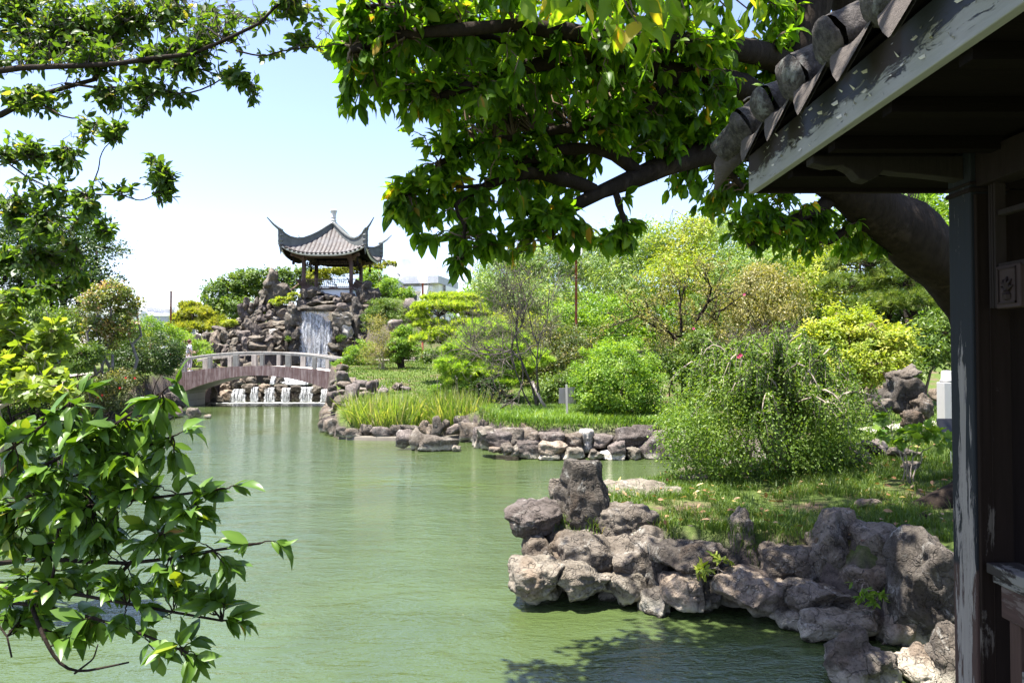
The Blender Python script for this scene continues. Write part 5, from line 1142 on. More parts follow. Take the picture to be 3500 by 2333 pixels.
def pine(label, pads, base, key='pine', nt_=26, L=.17, dens=1., bark='dark', r0=.12, lift=.6, name='pine_tree', group=None, wid=.014):
    r = np.random.default_rng(sum(map(ord, label)))
    B = [blob_px(*b) for b in pads]; p = px(*base); base = np.array([p[0], p[1], float(H(p[0], p[1]))])
    t = thing(name, label, 'tree', base, group); mb = MB()
    area = np.array([b[1][0]*b[1][1]+b[1][0]*b[1][2] for b in B]); cnt = np.maximum(16, (area*120*dens)).astype(int)
    Cs = []
    for b, n in zip(B, cnt):
        d = unit(r.normal(size=(n, 3))); d[:, 2] = np.where(r.random(n) < .8, np.abs(d[:, 2]), d[:, 2]*.6)
        Cs.append(b[0]+b[1]*d*(.62+.38*r.random(n)[:, None]**.5)*(1+.25*fbm(d*2.1+b[0], 2, 3))[:, None])
    C = np.concatenate(Cs); n = len(C)
    ax = unit(r.normal(size=(n, 3))*.55+[0, 0, lift])
    dirs = unit(ax[:, None]+r.normal(size=(n, nt_, 3))*.62).reshape(-1, 3); P = np.repeat(C, nt_, 0)-dirs*.01
    LL = L*r.uniform(.65, 1.15, len(P)); wid = wid*1.35; tone = np.repeat(np.clip(.5+.25*r.normal(size=n), 0, 1), nt_)
    leaves(mb, P, dirs, r.normal(size=P.shape), LL, wid, T_NEEDLE, np.clip(tone+.12*r.normal(size=len(P)), 0, 1))
    mb.build('crown', LMAT(key), t, loc=base)
    tb = MB(); top = B[int(np.argmax([b[0][2] for b in B]))][0]; main = curve(base-[0, 0, .2], top, 12, 0, .30, r); tb.tubes(main, np.linspace(r0, r0*.3, 12), 9)
    for b in B:
        h = main[np.argmin(np.linalg.norm(main-(b[0]-[0, 0, b[1][2]*.8]), axis=1))]; c = curve(h, b[0]-[0, 0, b[1][2]*.35], 8, .12, .3, r); tb.tubes(c, np.linspace(r0*.55, r0*.2, 8), 7)
        for q in range(8):
            e = b[0]+b[1]*r.uniform(-.8, .8, 3)*[1, 1, .2]-[0, 0, b[1][2]*.1]; tb.tubes(curve(c[r.integers(3, 8)], e, 5, .05, .2, r), np.linspace(r0*.2, r0*.07, 5), 5)
    tb.build('trunk', BARK[bark], t, smooth=True, loc=base); return t

def ramify(start, d, L, rad, depth, r, outp, up=.12, spread=.65, kids=3, bound=None):
    n = 6; P = [np.array(start)]; dd = unit(d)
    for k in range(n-1):
        dd = unit(dd+r.normal(size=3)*.2+np.array([0, 0, up])); P.append(P[-1]+dd*L/(n-1))
    P = np.array(P); outp.append((P, rad, depth))
    if depth <= 0: return
    for k in range(kids+(r.random() < .5)):
        i = r.integers(2 if depth < 4 else 4, n); nd_ = unit(dd+r.normal(size=3)*spread); ramify(P[i], nd_, L*r.uniform(.55, .8), rad*.55, depth-1, r, outp, up, spread, kids)
def bare_tree(label, name, base, L, r0, depth, trunk_dirs, key, nleaf, leaf, bark='grey', up=.1, spread=.7, kids=3, cat='tree', asp=.5, ext=None):
    r = np.random.default_rng(sum(map(ord, label))); p = px(*base); b0 = np.array([p[0], p[1], float(H(p[0], p[1]))]); t = thing(name, label, cat, b0)
    outp = []
    for d, l, rr in trunk_dirs: ramify(b0-[0, 0, .1], np.array(d, float), l, rr, depth, r, outp, up, spread, kids)
    tb, fine = MB(), MB()
    P = np.array([o[0] for o in outp]); rad = np.array([o[1] for o in outp]); dep = np.array([o[2] for o in outp])
    big = dep >= depth-1
    tb.tubes(P[big], rad[big][:, None]*np.linspace(1, .55, 6)[None], 8)
    tb.tubes(P[~big], np.maximum(rad[~big][:, None]*np.linspace(1, .4, 6)[None], .0035), 4); tb.build('trunk', BARK[bark], t, smooth=True, loc=b0)
    if nleaf:
        q = P[dep <= 1]; k = r.integers(0, len(q), nleaf); m_ = r.integers(2, 6, nleaf); C = q[k, m_]+r.normal(size=(nleaf, 3))*.03
        mb = MB(); LL = leaf*r.uniform(.7, 1.3, nleaf); leaves(mb, C, r.normal(size=(nleaf, 3))+[0, 0, -.3], r.normal(size=(nleaf, 3))+[0, 0, .6], LL, LL*asp, T_FAR, r.random(nleaf)); mb.build('crown', LMAT(key), t, loc=b0)
    return t
# ------------------------------------------------------------------ left garden
plant('broadleaf_tree', 'big dark evergreen tree at the left, tallest behind the left bank', 'tree', [(50,820,150,120,36),(220,800,150,95,37),(330,862,85,62,36),(150,930,190,80,35),(300,950,110,55,36),(30,960,130,100,34),(120,1040,150,70,35)], (190,1240,36), 15000, 'dark', .13, .5, clr=.34, bark='dark', r0=.22, twigs=90)
plant('maple_tree', 'slim young tree with reddish-tipped pale leaves on the left bank', 'tree', [(375,992,75,34,29.5),(432,1040,45,42,30),(325,1028,48,40,29),(405,1100,66,48,29.5),(318,1118,50,42,29),(358,1165,58,36,29.5)], (372,1290,29.5), 5200, 'maple', .085, .7, clr=.42, bark='grey', r0=.09)
plant('clipped_bush', 'dense dark dome-shaped bush dotted with pale blooms beside the bridge', 'bush', [(515,1212,112,68,33),(450,1240,60,45,32.6),(572,1238,40,46,33.2)], (515,1290,33), 9000, 'dark', .075, .5, clr=.25, shell=.82, stems=3, r0=.04)
plant('bush', 'light green hedge-like bush at the foot of the left lamp', 'bush', [(500,1125,75,38,40),(440,1135,60,38,40),(565,1140,65,35,41)], (500,1190,40), 5200, 'bright', .09, .5, clr=.3, stems=3, r0=.04)
plant('bush', 'fresh green bush right behind the person on the bridge', 'bush', [(655,1195,62,46,42.5),(625,1170,40,36,43),(700,1220,32,32,42)], (655,1245,42.5), 4200, 'bright', .09, .45, clr=.3, stems=3, r0=.04)
plant('bush', 'rounded mid-green bush left of the slim young tree', 'bush', [(305,1215,52,44,27.5),(270,1225,40,36,27)], (300,1270,27.5), 3600, 'mid', .07, .5, stems=3, r0=.03)
plant('bush', 'tall leafy bush near the left edge under the big evergreen', 'bush', [(60,1120,120,110,27),(150,1180,90,80,27),(-20,1200,110,110,26),(210,1120,70,60,29)], (80,1320,27), 8000, 'mid', .10, .5, stems=4, r0=.05, bark='dark')
plant('bush', 'grey-green shrub with lilac tips between the big evergreen and the slim tree', 'bush', [(255,1110,60,60,31),(300,1080,40,40,31)], (260,1240,31), 2600, 'olive', .08, .35, stems=4, r0=.03)
plant('bush', 'yellow-green bush behind the dark dome-shaped bush', 'bush', [(470,1180,80,45,37),(390,1200,60,50,36)], (450,1250,37), 3600, 'lime', .09, .45, stems=3, r0=.03)
plant('flowering_bush', 'loose bush with red blooms on the slope left of the bridge', 'bush', [(395,1310,70,36,28.6),(440,1290,45,28,29),(330,1330,55,34,28.3)], (395,1360,28.6), 3600, 'olive', .07, .45, clr=.5, stems=5, r0=.02, flowers=((.55,.04,.03), [(430,1290,28.2),(461,1291,28.2),(410,1325,28.),(350,1350,27.6),(337,1355,27.6),(300,1302,27.6)]))
plant('bush', 'low pale bush trailing over the rocks of the left bank', 'bush', [(330,1380,90,36,28.1),(230,1380,80,40,27.8),(440,1370,60,30,28.8)], (320,1420,28.1), 3800, 'olive', .07, .45, clr=.5, stems=5, r0=.02)
plant('bush', 'broad bush at the water on the far left bank', 'bush', [(60,1380,110,50,27.6),(150,1350,80,50,27.6),(-40,1360,90,70,27.4)], (60,1440,27.6), 4200, 'mid', .09, .5, stems=4, r0=.03)

# ------------------------------------------------------------------ rockery plants and behind
plant('broadleaf_tree', 'broad dark green tree behind the left slope of the rockery', 'tree', [(775,1005,75,58,57),(850,968,80,48,58),(735,1052,52,36,56),(925,955,70,40,58),(820,1060,90,40,56),(985,960,50,36,58),(1045,950,40,32,58),(700,1070,30,24,56)], (830,1130,57), 11000, 'mid', .19, .55, clr=.3, r0=.2, up=.7, twigs=70)
pine('golden-green young pine left of the rockery behind the bridge', [(670,1075,60,26,50),(700,1110,60,24,50),(620,1095,40,24,50),(650,1050,34,18,50.5),(610,1120,40,18,49.5),(672,1125,80,22,49.5),(748,1098,24,16,50),(655,1045,10,14,50)], (665,1170,50), 'ygold', 26, .34, .8, r0=.10, wid=.05)
plant('shrub', 'bright tuft of succulents on the ledge below the pinnacle', 'plant', [(968,1024,36,13,46.9),(1000,1014,24,12,47),(940,1032,16,8,46.6)], (968,1040,46.8), 1600, 'lime', .10, .5, clr=.3, stems=3, r0=.02)
plant('shrub', 'pale cushion plant on the far left ledge of the rockery', 'plant', [(785,1103,30,9,46.4)], (785,1112,46.4), 700, 'lime', .09, .5, clr=.3, stems=2, r0=.02)
plant('shrub', 'small fern-like tuft in the cleft right of the waterfall', 'plant', [(1167,1155,14,10,44.2)], px(1167,1165,44.4)[:2].tolist() and (1167,1163,44.2), 350, 'mid', .09, .3, stems=2, r0=.01)
plant('shrub', 'tiny green tuft in the cleft left of the waterfall', 'plant', [(984,1158,9,8,44.2)], (984,1168,44.2), 200, 'mid', .09, .3, stems=2, r0=.01)
pine('yellowish spreading pine seen through the hilltop pavilion', [(1110,938,60,15,57),(1175,905,55,14,58),(1245,892,52,13,58),(1160,930,50,12,57),(1280,918,38,14,58),(1225,925,50,12,58),(1085,955,50,14,57),(1330,905,24,10,59)], (1200,1000,58), 'ygold', 26, .30, .7, r0=.13, wid=.05)
plant('bush', 'bright green shrubs on the slope right of the hilltop pavilion', 'bush', [(1275,952,42,34,55),(1330,985,48,32,54),(1375,1010,36,26,53)], (1310,1020,54), 5200, 'bright', .13, .45, stems=4, r0=.04)
plant('juniper_bush', 'dense blue-green juniper mound on the right flank of the rockery', 'bush', [(1325,1065,62,46,43),(1275,1090,36,46,43),(1360,1090,34,34,42.5),(1300,1040,40,24,43.5)], (1320,1140,43), 9000, 'mid', .10, .3, clr=.28, up=1., stems=3, r0=.05)
plant('shrub', 'wispy half-bare shrub at the right end of the bridge', 'shrub', [(1300,1170,44,62,34.6),(1285,1110,26,34,34.8),(1265,1220,36,44,34.4),(1325,1220,32,40,34.6)], (1310,1332,34.4), 3000, 'sparse', .06, .4, clr=.7, shell=.2, bark='pale', stems=7, r0=.025, twigs=140)
plant('shrub', 'bright low shrub beside the right end of the bridge rail', 'shrub', [(1225,1212,42,42,36.5),(1200,1235,30,26,36.2),(1255,1195,28,26,36.8)], (1235,1265,36.4), 3000, 'bright', .075, .45, stems=4, r0=.03)
plant('broadleaf_tree', 'little round-crowned tree on the lawn right of the bridge', 'tree', [(1378,1165,46,46,34.6),(1350,1200,36,32,34.4),(1410,1195,34,32,34.6),(1390,1130,30,24,34.8)], (1373,1272,34.4), 5600, 'bright', .075, .5, clr=.28, r0=.11, bark='dark')
plant('flowering_bush', 'small bush with one red bloom growing from the bridge-end stones', 'bush', [(1160,1242,26,20,36.9),(1150,1262,18,14,36.7)], (1160,1275,36.8), 900, 'bright', .06, .45, stems=3, r0=.012, flowers=((.6,.06,.05), [(1167,1240,36.3)]))
pine('cloud-pruned pine with flat yellow-green pads on the far lawn', [(1545,1022,92,17,31),(1530,1052,120,20,30.6),(1620,1072,60,20,30.5),(1432,1085,44,22,30.4),(1470,1112,60,20,30.3),(1610,1110,85,20,30.2),(1540,1140,90,22,30),(1470,1160,70,20,30),(1600,1160,70,22,29.6)], (1560,1262,30.6), 'pine', 36, .18, 3.0, r0=.15, wid=.022)
pine('bushy soft-needled pine leaning over the reeds', [(1670,1140,90,44,25.6),(1600,1195,80,40,25.3),(1560,1255,75,44,25.1),(1690,1215,110,52,25.2),(1650,1275,110,44,25),(1745,1170,56,50,25.6),(1760,1255,70,46,25.2),(1580,1300,70,26,25),(1700,1310,80,26,24.9),(1830,1240,50,40,25.8)], (1757,1378,25.2), 'softpine', 40, .21, 2.6, r0=.07, wid=.017)
plant('bush', 'dark glossy bush in the shade under the soft-needled pine', 'bush', [(1690,1345,52,44,24.6),(1655,1320,36,30,24.4),(1730,1370,36,30,24.6)], (1690,1400,24.5), 3200, 'dark', .07, .5, stems=3, r0=.03)
plant('bush', 'light green bush with small white blooms behind the reeds', 'bush', [(1620,1315,50,26,24.9),(1565,1330,40,20,24.9),(1500,1335,40,18,25.2)], (1600,1355,25), 2200, 'bright', .07, .45, stems=3, r0=.02)

# ------------------------------------------------------------------ right garden, far to near
for k, (bl, key, lab) in enumerate([
 ([(1720,925,85,75,44),(1690,990,75,60,43),(1800,900,75,80,45),(1760,1010,90,60,43)], 'bamboo', 'feathery bamboo clump farthest left in the right-hand grove'),
 ([(1900,900,95,95,44),(1880,1010,110,70,43),(2000,890,90,90,45)], 'bamboo', 'bamboo clump behind the rusty lamp pole'),
 ([(2110,880,110,110,43),(2200,840,90,90,44),(2150,980,120,80,42)], 'bamboo', 'bamboo clump behind the yellowing sparse tree'),
 ([(2330,830,110,110,42),(2420,790,90,70,43),(2350,950,130,90,40)], 'lime', 'tall sunlit leafy clump at the top of the grove'),
 ([(2530,840,120,110,40),(2600,930,120,100,38),(2500,950,110,90,39)], 'bamboo', 'bamboo clump left of the dark pine on the right'),
 ([(2760,850,120,120,40),(2800,960,110,100,38)], 'lime', 'bright leafy tree behind the dark pine on the right')]):
    bd = bl[0][4]
    plant('bamboo' if key == 'bamboo' else 'leafy_tree', lab, 'bamboo' if key == 'bamboo' else 'tree', bl, (bl[0][0], 1190, bd), 8000, key, .26 if key == 'bamboo' else .16, .16 if key == 'bamboo' else .45, clr=.42, up=.25, droop=.5, shell=.45, stems=6, r0=.05, twigs=80, group='grove on the right')
for k, (bl, lab) in enumerate([
 ([(1680,1060,110,90,52),(1830,1080,130,90,52)], 'distant leafy mass behind the bare tree'), ([(2030,1080,150,110,52),(2200,1090,140,110,50)], 'distant leafy mass behind the round bush'),
 ([(2420,1080,160,120,48),(2620,1080,150,120,46)], 'distant leafy mass behind the weeping shrub'), ([(2850,1090,160,120,44),(3040,1060,160,140,42)], 'distant leafy mass behind the dark pine'),
 ([(3100,760,170,170,36),(3000,650,150,120,38),(3230,900,140,160,36)], 'tall bright tree behind the leaning trunk'), ([(3380,760,160,220,34),(3480,1050,160,200,34),(3360,1150,140,140,33)], 'leafy tree seen through the dark pavilion')]):
    plant('leafy_tree', lab, 'tree', bl, (bl[0][0], 1210, bl[0][4]), 7000, 'bright' if k != 3 else 'mid', .24, .45, clr=.4, up=.3, shell=.3, r0=.12, group='trees behind the grove')
plant('bush', 'leafy green bush behind the fork of the yellowing sparse tree', 'bush', [(2450,1120,90,90,27),(2400,1050,80,60,28),(2540,1070,95,80,27),(2500,1190,100,60,26)], (2460,1270,27), 8000, 'mid', .10, .5, clr=.4, stems=5, r0=.05)
plant('bush', 'olive bush with hanging tan seed tassels right of the yellowing tree', 'bush', [(2600,980,90,80,25),(2680,1020,80,80,24),(2560,1060,80,70,25)], (2620,1250,25), 6500, 'sparse', .085, .45, clr=.5, droop=.8, stems=6, r0=.04)
plant('shrub', 'deep green shrub with a pink bloom between the round bush and the weeping shrub', 'shrub', [(2290,1230,80,60,22.6),(2400,1180,70,60,22.4),(2370,1270,80,50,22)], (2330,1330,22.4), 5600, 'mid', .075, .45, clr=.4, stems=5, r0=.03, flowers=((.62,.10,.20), [(2370,1122,22),(2543,1006,22)]))
bare_tree('yellowing sparse tree with dark forked trunk behind the round bush', 'sparse_tree', (2345,1345,24), 2.1, .10, 4, [((-.25,.05,1),2.4,.10),((.2,.1,1),2.2,.08),((-.7,-.1,.8),1.9,.06),((.55,-.2,.8),1.8,.05)], 'sparse', 11000, .075, 'dark', .04, .8, 3)
bare_tree('bare grey-twigged tree with a few yellow leaves behind the lawn', 'bare_tree', (1838,1436,22.2), 1.6, .07, 4, [((-.12,.0,1),2.2,.045),((.30,.05,1),2.3,.036),((-.45,.1,1),2.0,.028),((.1,-.3,1),1.8,.02)], 'sparse', 420, .07, 'twig', .08, .66, 4)
o = px(1885,1440,21.8); o[2] = float(H(o[0], o[1]))
tag(MB().tubes([o-[0,0,.1], px(1850,1370,21.9), px(1818,1302,22.0)], [.05,.045,.045], 8).build('support_stake', BARK['pale'], smooth=True), 'leaning wooden prop stake holding up the bare tree', 'stake')
plant('round_bush', 'dense bright green dome-shaped bush behind the lawn', 'bush', [(2105,1275,138,108,21.2),(2015,1325,60,70,20.8),(2205,1320,62,78,20.8),(2110,1350,130,60,20.4),(2110,1290,110,110,20.3)], (2100,1420,21), 15000, 'bright', .065, .5, clr=.22, shell=.82, stems=4, r0=.05)
bare_tree('leafless pinkish-grey thicket above the weeping shrub', 'bare_shrub', (2740,1230,18.5), 1.0, .03, 4, [((-.9,0,.7),1.3,.025),((.9,0,.7),1.3,.025),((-.3,.2,1),1.2,.03),((.35,-.2,1),1.2,.03),((-1.2,.1,.4),1.4,.02),((1.2,.1,.5),1.4,.02)], 'sparse', 500, .05, 'twig', .05, .7, 4, cat='shrub')
plant('bush', 'large yellow-green bush with upright leaf rosettes right of the weeping shrub', 'bush', [(2950,1160,130,85,15.6),(3040,1190,90,70,15.3),(2850,1190,110,100,15.8),(2960,1250,130,60,15.2),(2900,1090,80,40,16)], (2950,1330,15.6), 13000, 'lime', .075, .42, clr=.28, up=.9, shell=.78, stems=5, r0=.05)
plant('bush', 'dark green bush below the dark pine on the right', 'bush', [(3140,1190,70,90,18.5),(3210,1150,70,110,19),(3100,1260,60,40,17.6)], (3150,1290,18.5), 6000, 'mid', .085, .45, clr=.35, stems=4, r0=.04)
pine('dark soft-needled pine behind the pavilion post', [(2950,900,130,55,21),(3075,960,130,55,20.5),(2890,985,90,45,20.5),(3110,1040,120,46,20),(3000,820,130,50,21.5),(3190,860,90,70,21),(2990,1050,110,36,20)], (3120,1260,20.6), 'pinedark', 34, .22, 1.7, r0=.12, wid=.016)

plant('bush', 'leafy undergrowth bush seen through the bare tree', 'bush', [(1880,1225,90,70,28),(1800,1250,70,50,28.5),(1960,1190,80,70,28.5),(1900,1150,80,50,29)], (1890,1300,28), 6500, 'olive', .09, .5, clr=.4, stems=5, r0=.03)
plant('bush', 'fresh green shrub behind the rusty lamp pole', 'bush', [(2010,1140,90,80,31),(1940,1090,80,60,32),(2080,1090,90,70,32)], (2010,1230,31), 6500, 'bright', .10, .5, clr=.4, stems=5, r0=.03)
plant('bush', 'yellow-green shrub behind the cloud-pruned pine', 'bush', [(1740,1120,80,70,34),(1660,1180,90,50,34),(1820,1150,80,60,34)], (1730,1230,34), 5500, 'lime', .10, .5, clr=.4, stems=5, r0=.03)
plant('bush', 'dark shrub at the stones behind the cloud-pruned pine', 'bush', [(1560,1215,70,30,38),(1480,1220,40,26,38),(1640,1215,60,34,37)], (1560,1250,38), 3500, 'mid', .10, .5, clr=.4, stems=4, r0=.03)
plant('bush', 'shaded bush behind the grey sign board', 'bush', [(1930,1320,80,50,24.5),(1860,1350,50,40,24.3),(1990,1300,60,50,24.8)], (1930,1390,24.5), 3800, 'mid', .08, .5, clr=.4, stems=4, r0=.03)

# ------------------------------------------------------------------ weeping shrub on the near lawn
r = np.random.default_rng(5)
wb0 = px(2672,1632,10.75); wb0[2] = float(H(wb0[0], wb0[1])); wb0 = np.array([float(k) for k in wb0])
ws = thing('weeping_shrub', 'large weeping shrub with pale arching stems and tiny hanging leaves on the near lawn', 'shrub', wb0)
sb, lf = MB(), MB(); LP, LD, LN, LR = [], [], [], []
for k in range(70):
    az = r.uniform(0, 2*PI); reach = r.uniform(.45, 1.8); hgt_ = r.uniform(1.35, 1.95) if reach < 1.3 else r.uniform(1.0, 1.6)
    e = np.array([math.cos(az)*reach, math.sin(az)*reach*.62, 0]); t = np.linspace(0, 1, 14)[:, None]
    z = hgt_*np.sin(np.clip(t*1.25, 0, 1.25)*PI/2*1.0)**.8; z = np.where(t > .75, z-(t-.75)**1.5*2.6*hgt_*.5, z)
    P = wb0+e*(t**1.15)+np.concatenate([.10*np.cos(az*3+t*3), .1*np.sin(az*5+t*4), z], 1)*np.minimum(1, t*4+.02)
    P = P+.03*np.cumsum(r.normal(size=P.shape), 0)*.5
    sb.tubes(P, np.linspace(.022 if k > 8 else .04, .006, 14), 6)
    for q in range(14):                                   # hanging sprays
        i = r.integers(5, 14); o = P[i]; L = r.uniform(.15, .55)*min(1, max(.25, (o[2]-wb0[2])/1.2)); a2 = az+r.normal()*.9; s = np.linspace(0, 1, 7)[:, None]
        out_ = np.array([math.cos(a2), math.sin(a2)*.8, 0])*r.uniform(.1, .4)
        S = o+out_*np.sqrt(s)*L+np.array([0, 0, 1])*(.14*np.sin(s*PI*.9)-s**1.4*L*.95)+.015*np.cumsum(r.normal(size=(7, 3)), 0)
        S[:, 2] = np.maximum(S[:, 2], .12); sb.tubes(S, np.linspace(.005, .0025, 7), 4)
        for f in np.linspace(.12, 1, int(7+L*22)):
            x = f*6; i0 = min(int(x), 5); p = S[i0]+(S[i0+1]-S[i0])*(x-i0); tg = unit(S[i0+1]-S[i0])
            for sg_ in (-1, 1):
                sd_ = unit(np.cross(tg, r.normal(size=3))); LP.append(p); LD.append(tg*.5+sd_*.9*sg_); LN.append(r.normal(size=3)*.6+[0, -.3, .8]); LR.append(min(1, max(0, .45+.25*r.normal())))
Bw = [blob_px(*q) for q in [(2600,1330,230,120,10.9),(2430,1450,160,150,10.5),(2780,1420,170,160,10.8),(2600,1490,240,110,10.4),(2320,1500,70,120,10.4),(2890,1480,90,120,10.8),(2620,1240,170,70,11.),(2440,1560,110,70,10.3),(2770,1560,110,50,10.6)]]
C, Nn, _ = in_blobs(Bw, 900, r, .45); k = r.integers(0, 900, 34000); Pc = C[k]+r.normal(size=(34000, 3))*[.10, .10, .13]; Pc[:, 2] = np.maximum(Pc[:, 2], np.maximum(.15, H(Pc[:, 0], Pc[:, 1])+.05))
dc = Nn[k]*.5+r.normal(size=(34000, 3))*.7+[0, 0, -.5]; Lc = .046*r.uniform(.65, 1.35, 34000); leaves(lf, Pc, dc, r.normal(size=(34000, 3))*.6+Nn[k]*.5+[0, 0, .6], Lc, Lc*.5, T_FAR, np.clip(.48+.2*r.normal(size=900)[k]+.2*r.normal(size=34000), 0, 1))
n = len(LP); L = .052*r.uniform(.7, 1.35, n); leaves(lf, LP, LD, LN, L, L*.5, T_FAR, np.array(LR))
sb.build('stems', BARK['pale'], ws, smooth=True, loc=wb0); lf.build('crown', LMAT('weep'), ws, loc=wb0)
tk = MB()
for (u, v, rr) in ((2640,1440,.05),(2700,1420,.045),(2720,1350,.035),(2590,1420,.035),(2670,1300,.03)): tk.tubes(curve(wb0-[0,0,.1], px(u, v, 10.7), 8, -.03, .12, r), np.linspace(rr, rr*.5, 8), 8)
tk.build('trunk', BARK['brown'], ws, smooth=True, loc=wb0)
fm = plain('pink_petals', (.62,.07,.16), .6)
for (u, v) in ((2530,1213),(2524,1218)):
    c = px(u, v, 9.9); mb = MB(); a = np.arange(5)*2*PI/5; leaves(mb, np.repeat(c[None], 5, 0), np.stack([np.cos(a), -.4+0*a, np.sin(a)], -1), np.repeat([[0,-1.,.2]], 5, 0), .032, .03, T_MID, .5); mb.build('flower', fm, ws, loc=wb0)

# ------------------------------------------------------------------ reeds
def reeds(label, cx, cy, rx, ry, n, h, seed):
    r = np.random.default_rng(seed); mb = MB(); a = r.uniform(0, 2*PI, n); q = np.sqrt(r.random(n)); x = cx+rx*q*np.cos(a); y = cy+ry*q*np.sin(a)
    base = np.stack([x, y, .28+0*x], -1); hh = h*r.uniform(.45, 1.2, n); lean = r.normal(size=(n, 2))*.22+np.stack([(x-cx)/rx, (y-cy)/ry], -1)*.18; bend = np.abs(r.normal(size=n))*.35*(r.random(n) < .45)
    t = np.linspace(0, 1, 6)[None, :, None]; d = unit(np.concatenate([lean, np.zeros((n, 1))], 1)+1e-6)[:, None]
    P = base[:, None]+np.concatenate([lean, np.ones((n, 1))], 1)[:, None]*hh[:, None, None]*t+d*(bend*hh)[:, None, None]*t**3-np.array([0, 0, 1])*(bend*hh*.75)[:, None, None]*t**3
    w = (.016*r.uniform(.6, 1.5, n))[:, None]*np.array([.7, 1, 1, .85, .5, .06])[None]; fa = r.uniform(0, PI, n); S = np.stack([np.cos(fa), np.sin(fa)*.5, 0*fa], -1)[:, None]
    V = np.stack([P-S*w[..., None], P+S*w[..., None]], 2); idx = np.arange(n*12).reshape(n, 6, 2)
    q4 = np.stack([idx[:, :-1, 0], idx[:, :-1, 1], idx[:, 1:, 1], idx[:, 1:, 0]], -1).reshape(-1, 4)
    mb.add(V.reshape(-1, 3), [q4], np.repeat(np.clip(.48+.26*r.normal(size=n), 0, 1), 12)); t_ = thing('reed_clump', label, 'reeds', (cx, cy, .25), 'reeds of the pond island'); mb.build('blades', LMAT('reed'), t_, loc=(cx, cy, .25))
    for k in range(9):
        sd = MB()
        p = np.array([cx+rx*r.uniform(-.8, .8), cy+ry*r.uniform(-.2, .9), .3]); top = p+[r.normal()*.08, 0, h*r.uniform(1.15, 1.45)]; sd.tubes([p, (p+top)/2+[.02, 0, 0], top], [.006, .005, .004], 4); sd.lathe([(.003, -.03), (.022, 0), (.018, .03), (.003, .05)], top, 6)
        sd.build('seed_head', BARK['pale'], t_, loc=(cx, cy, .25))
c = px(1320, 1440, 23.9); reeds('left-hand clump of yellow-green reeds on the island, reaching over the water', c[0], 24.0, 1.25, 1.0, 2100, 1.05, 1)
c = px(1560, 1440, 23.9); reeds('right-hand clump of yellowing reeds on the island, nearer the lawn wall', c[0], 24.2, 1.02, 1.0, 1900, 1.15, 2)

# ------------------------------------------------------------------ grass
def grass(name, x, y, hgt_, wid, key, seed, bend=.5, lo=.1):
    r = np.random.default_rng(seed); n = len(x); base = np.stack([x, y, H(x, y)-.01], -1); a = r.uniform(0, 2*PI, n); hh = hgt_*r.uniform(.45, 1.3, n)
    d = np.stack([np.cos(a), np.sin(a), 0*a], -1); bb = bend*r.uniform(.2, 1.2, n); S = np.stack([-np.sin(a), np.cos(a), 0*a], -1)*(wid*r.uniform(.6, 1.3, n))[:, None]
    m1 = base+(d*(bb*.28)[:, None]+[0, 0, .62])*hh[:, None]; tp = base+(d*bb[:, None]+[0, 0, .95])*hh[:, None]
    V = np.stack([base-S, base+S, m1+S*.7, m1-S*.7, tp], 1); i = np.arange(n*5).reshape(n, 5)
    mb = MB().add(V.reshape(-1, 3), [i[:, [0, 1, 2, 3]], i[:, [3, 2, 4]]], np.repeat(np.clip(.42+.24*r.normal(size=n)+.2*fbm(base*1.3, 4, 3), 0, 1), 5))
    return tag(mb.build(name, LMAT(key)), kind='stuff')
r = np.random.default_rng(12)
def scatter(n, x0, x1, y0, y1, cond):
    x, y = r.uniform(x0, x1, n), r.uniform(y0, y1, n); k = cond(x, y); return x[k], y[k]
front = lambda x: np.interp(x, [0, .5, 1.4, 2, 2.6, 3.4, 6], [8.75, 8.35, 8.15, 8.0, 7.85, 7.5, 6.4])
x, y = scatter(190000, .4, 8.5, 6.4, 13.5, lambda x, y: (pond_sd(x, y) > .06) & (y > front(x)-.4) & (r.random(len(x)) < np.clip(1.9-y*.10, .3, 1)) & (fbm(np.stack([x*1.6, y*1.6, 0*x], -1), 8, 3) > -.42+.5*(r.random(len(x))-.5)))
grass('lawn_grass', x, y, .10, .0042, 'grass', 1, .7)
x, y = scatter(5200, .5, 8, 6.8, 12.5, lambda x, y: (pond_sd(x, y) > .35) & (y > front(x)-.15) & (fbm(np.stack([x*2.2, y*2.2, 0*x], -1), 21, 2) > .18))
grass('tall_grass', x, y, .19, .005, 'grass', 7, .9)
x, y = scatter(30000, -2.2, 5.5, 18.2, 23, lambda x, y: (pond_sd(x, y) > .12) & (x > -1.0+.0*y))
grass('meadow_grass', x, y, .22, .011, 'lawn', 2, .8)
x, y = scatter(36000, -9, 8, 24, 39, lambda x, y: pond_sd(x, y) > .5)
grass('far_grass', x, y, .10, .016, 'grass', 3, .6)
x, y = scatter(26000, -26, -13, 28, 40, lambda x, y: pond_sd(x, y) > .6)
grass('bank_grass', x, y, .12, .016, 'lawn', 4, .6)
x, y = scatter(15000, 5, 12, 12, 18, lambda x, y: pond_sd(x, y) > .5)
grass('back_grass', x, y, .14, .009, 'grass', 5, .7)
# fallen leaves
n = 420; x, y = scatter(n, .6, 7.5, 6.9, 11.5, lambda x, y: (pond_sd(x, y) > .2) & (y > front(x)-.6)); z = H(x, y)+.05+.03*r.random(len(x)); mb = MB(); k = len(x)
leaves(mb, np.stack([x, y, z], -1), r.normal(size=(k, 3))*[1, 1, .3], r.normal(size=(k, 3))*.45+[0, 0, 1], .085*r.uniform(.7, 1.4, k), .045, T_MID, r.random(k))
LM['dead'] = leafmat('dead_leaf', [(0, (.13,.06,.03)), (.4, (.30,.16,.08)), (.75, (.42,.27,.15)), (1, (.5,.38,.12))], .15)
tag(mb.build('fallen_leaves', LM['dead']), kind='stuff')
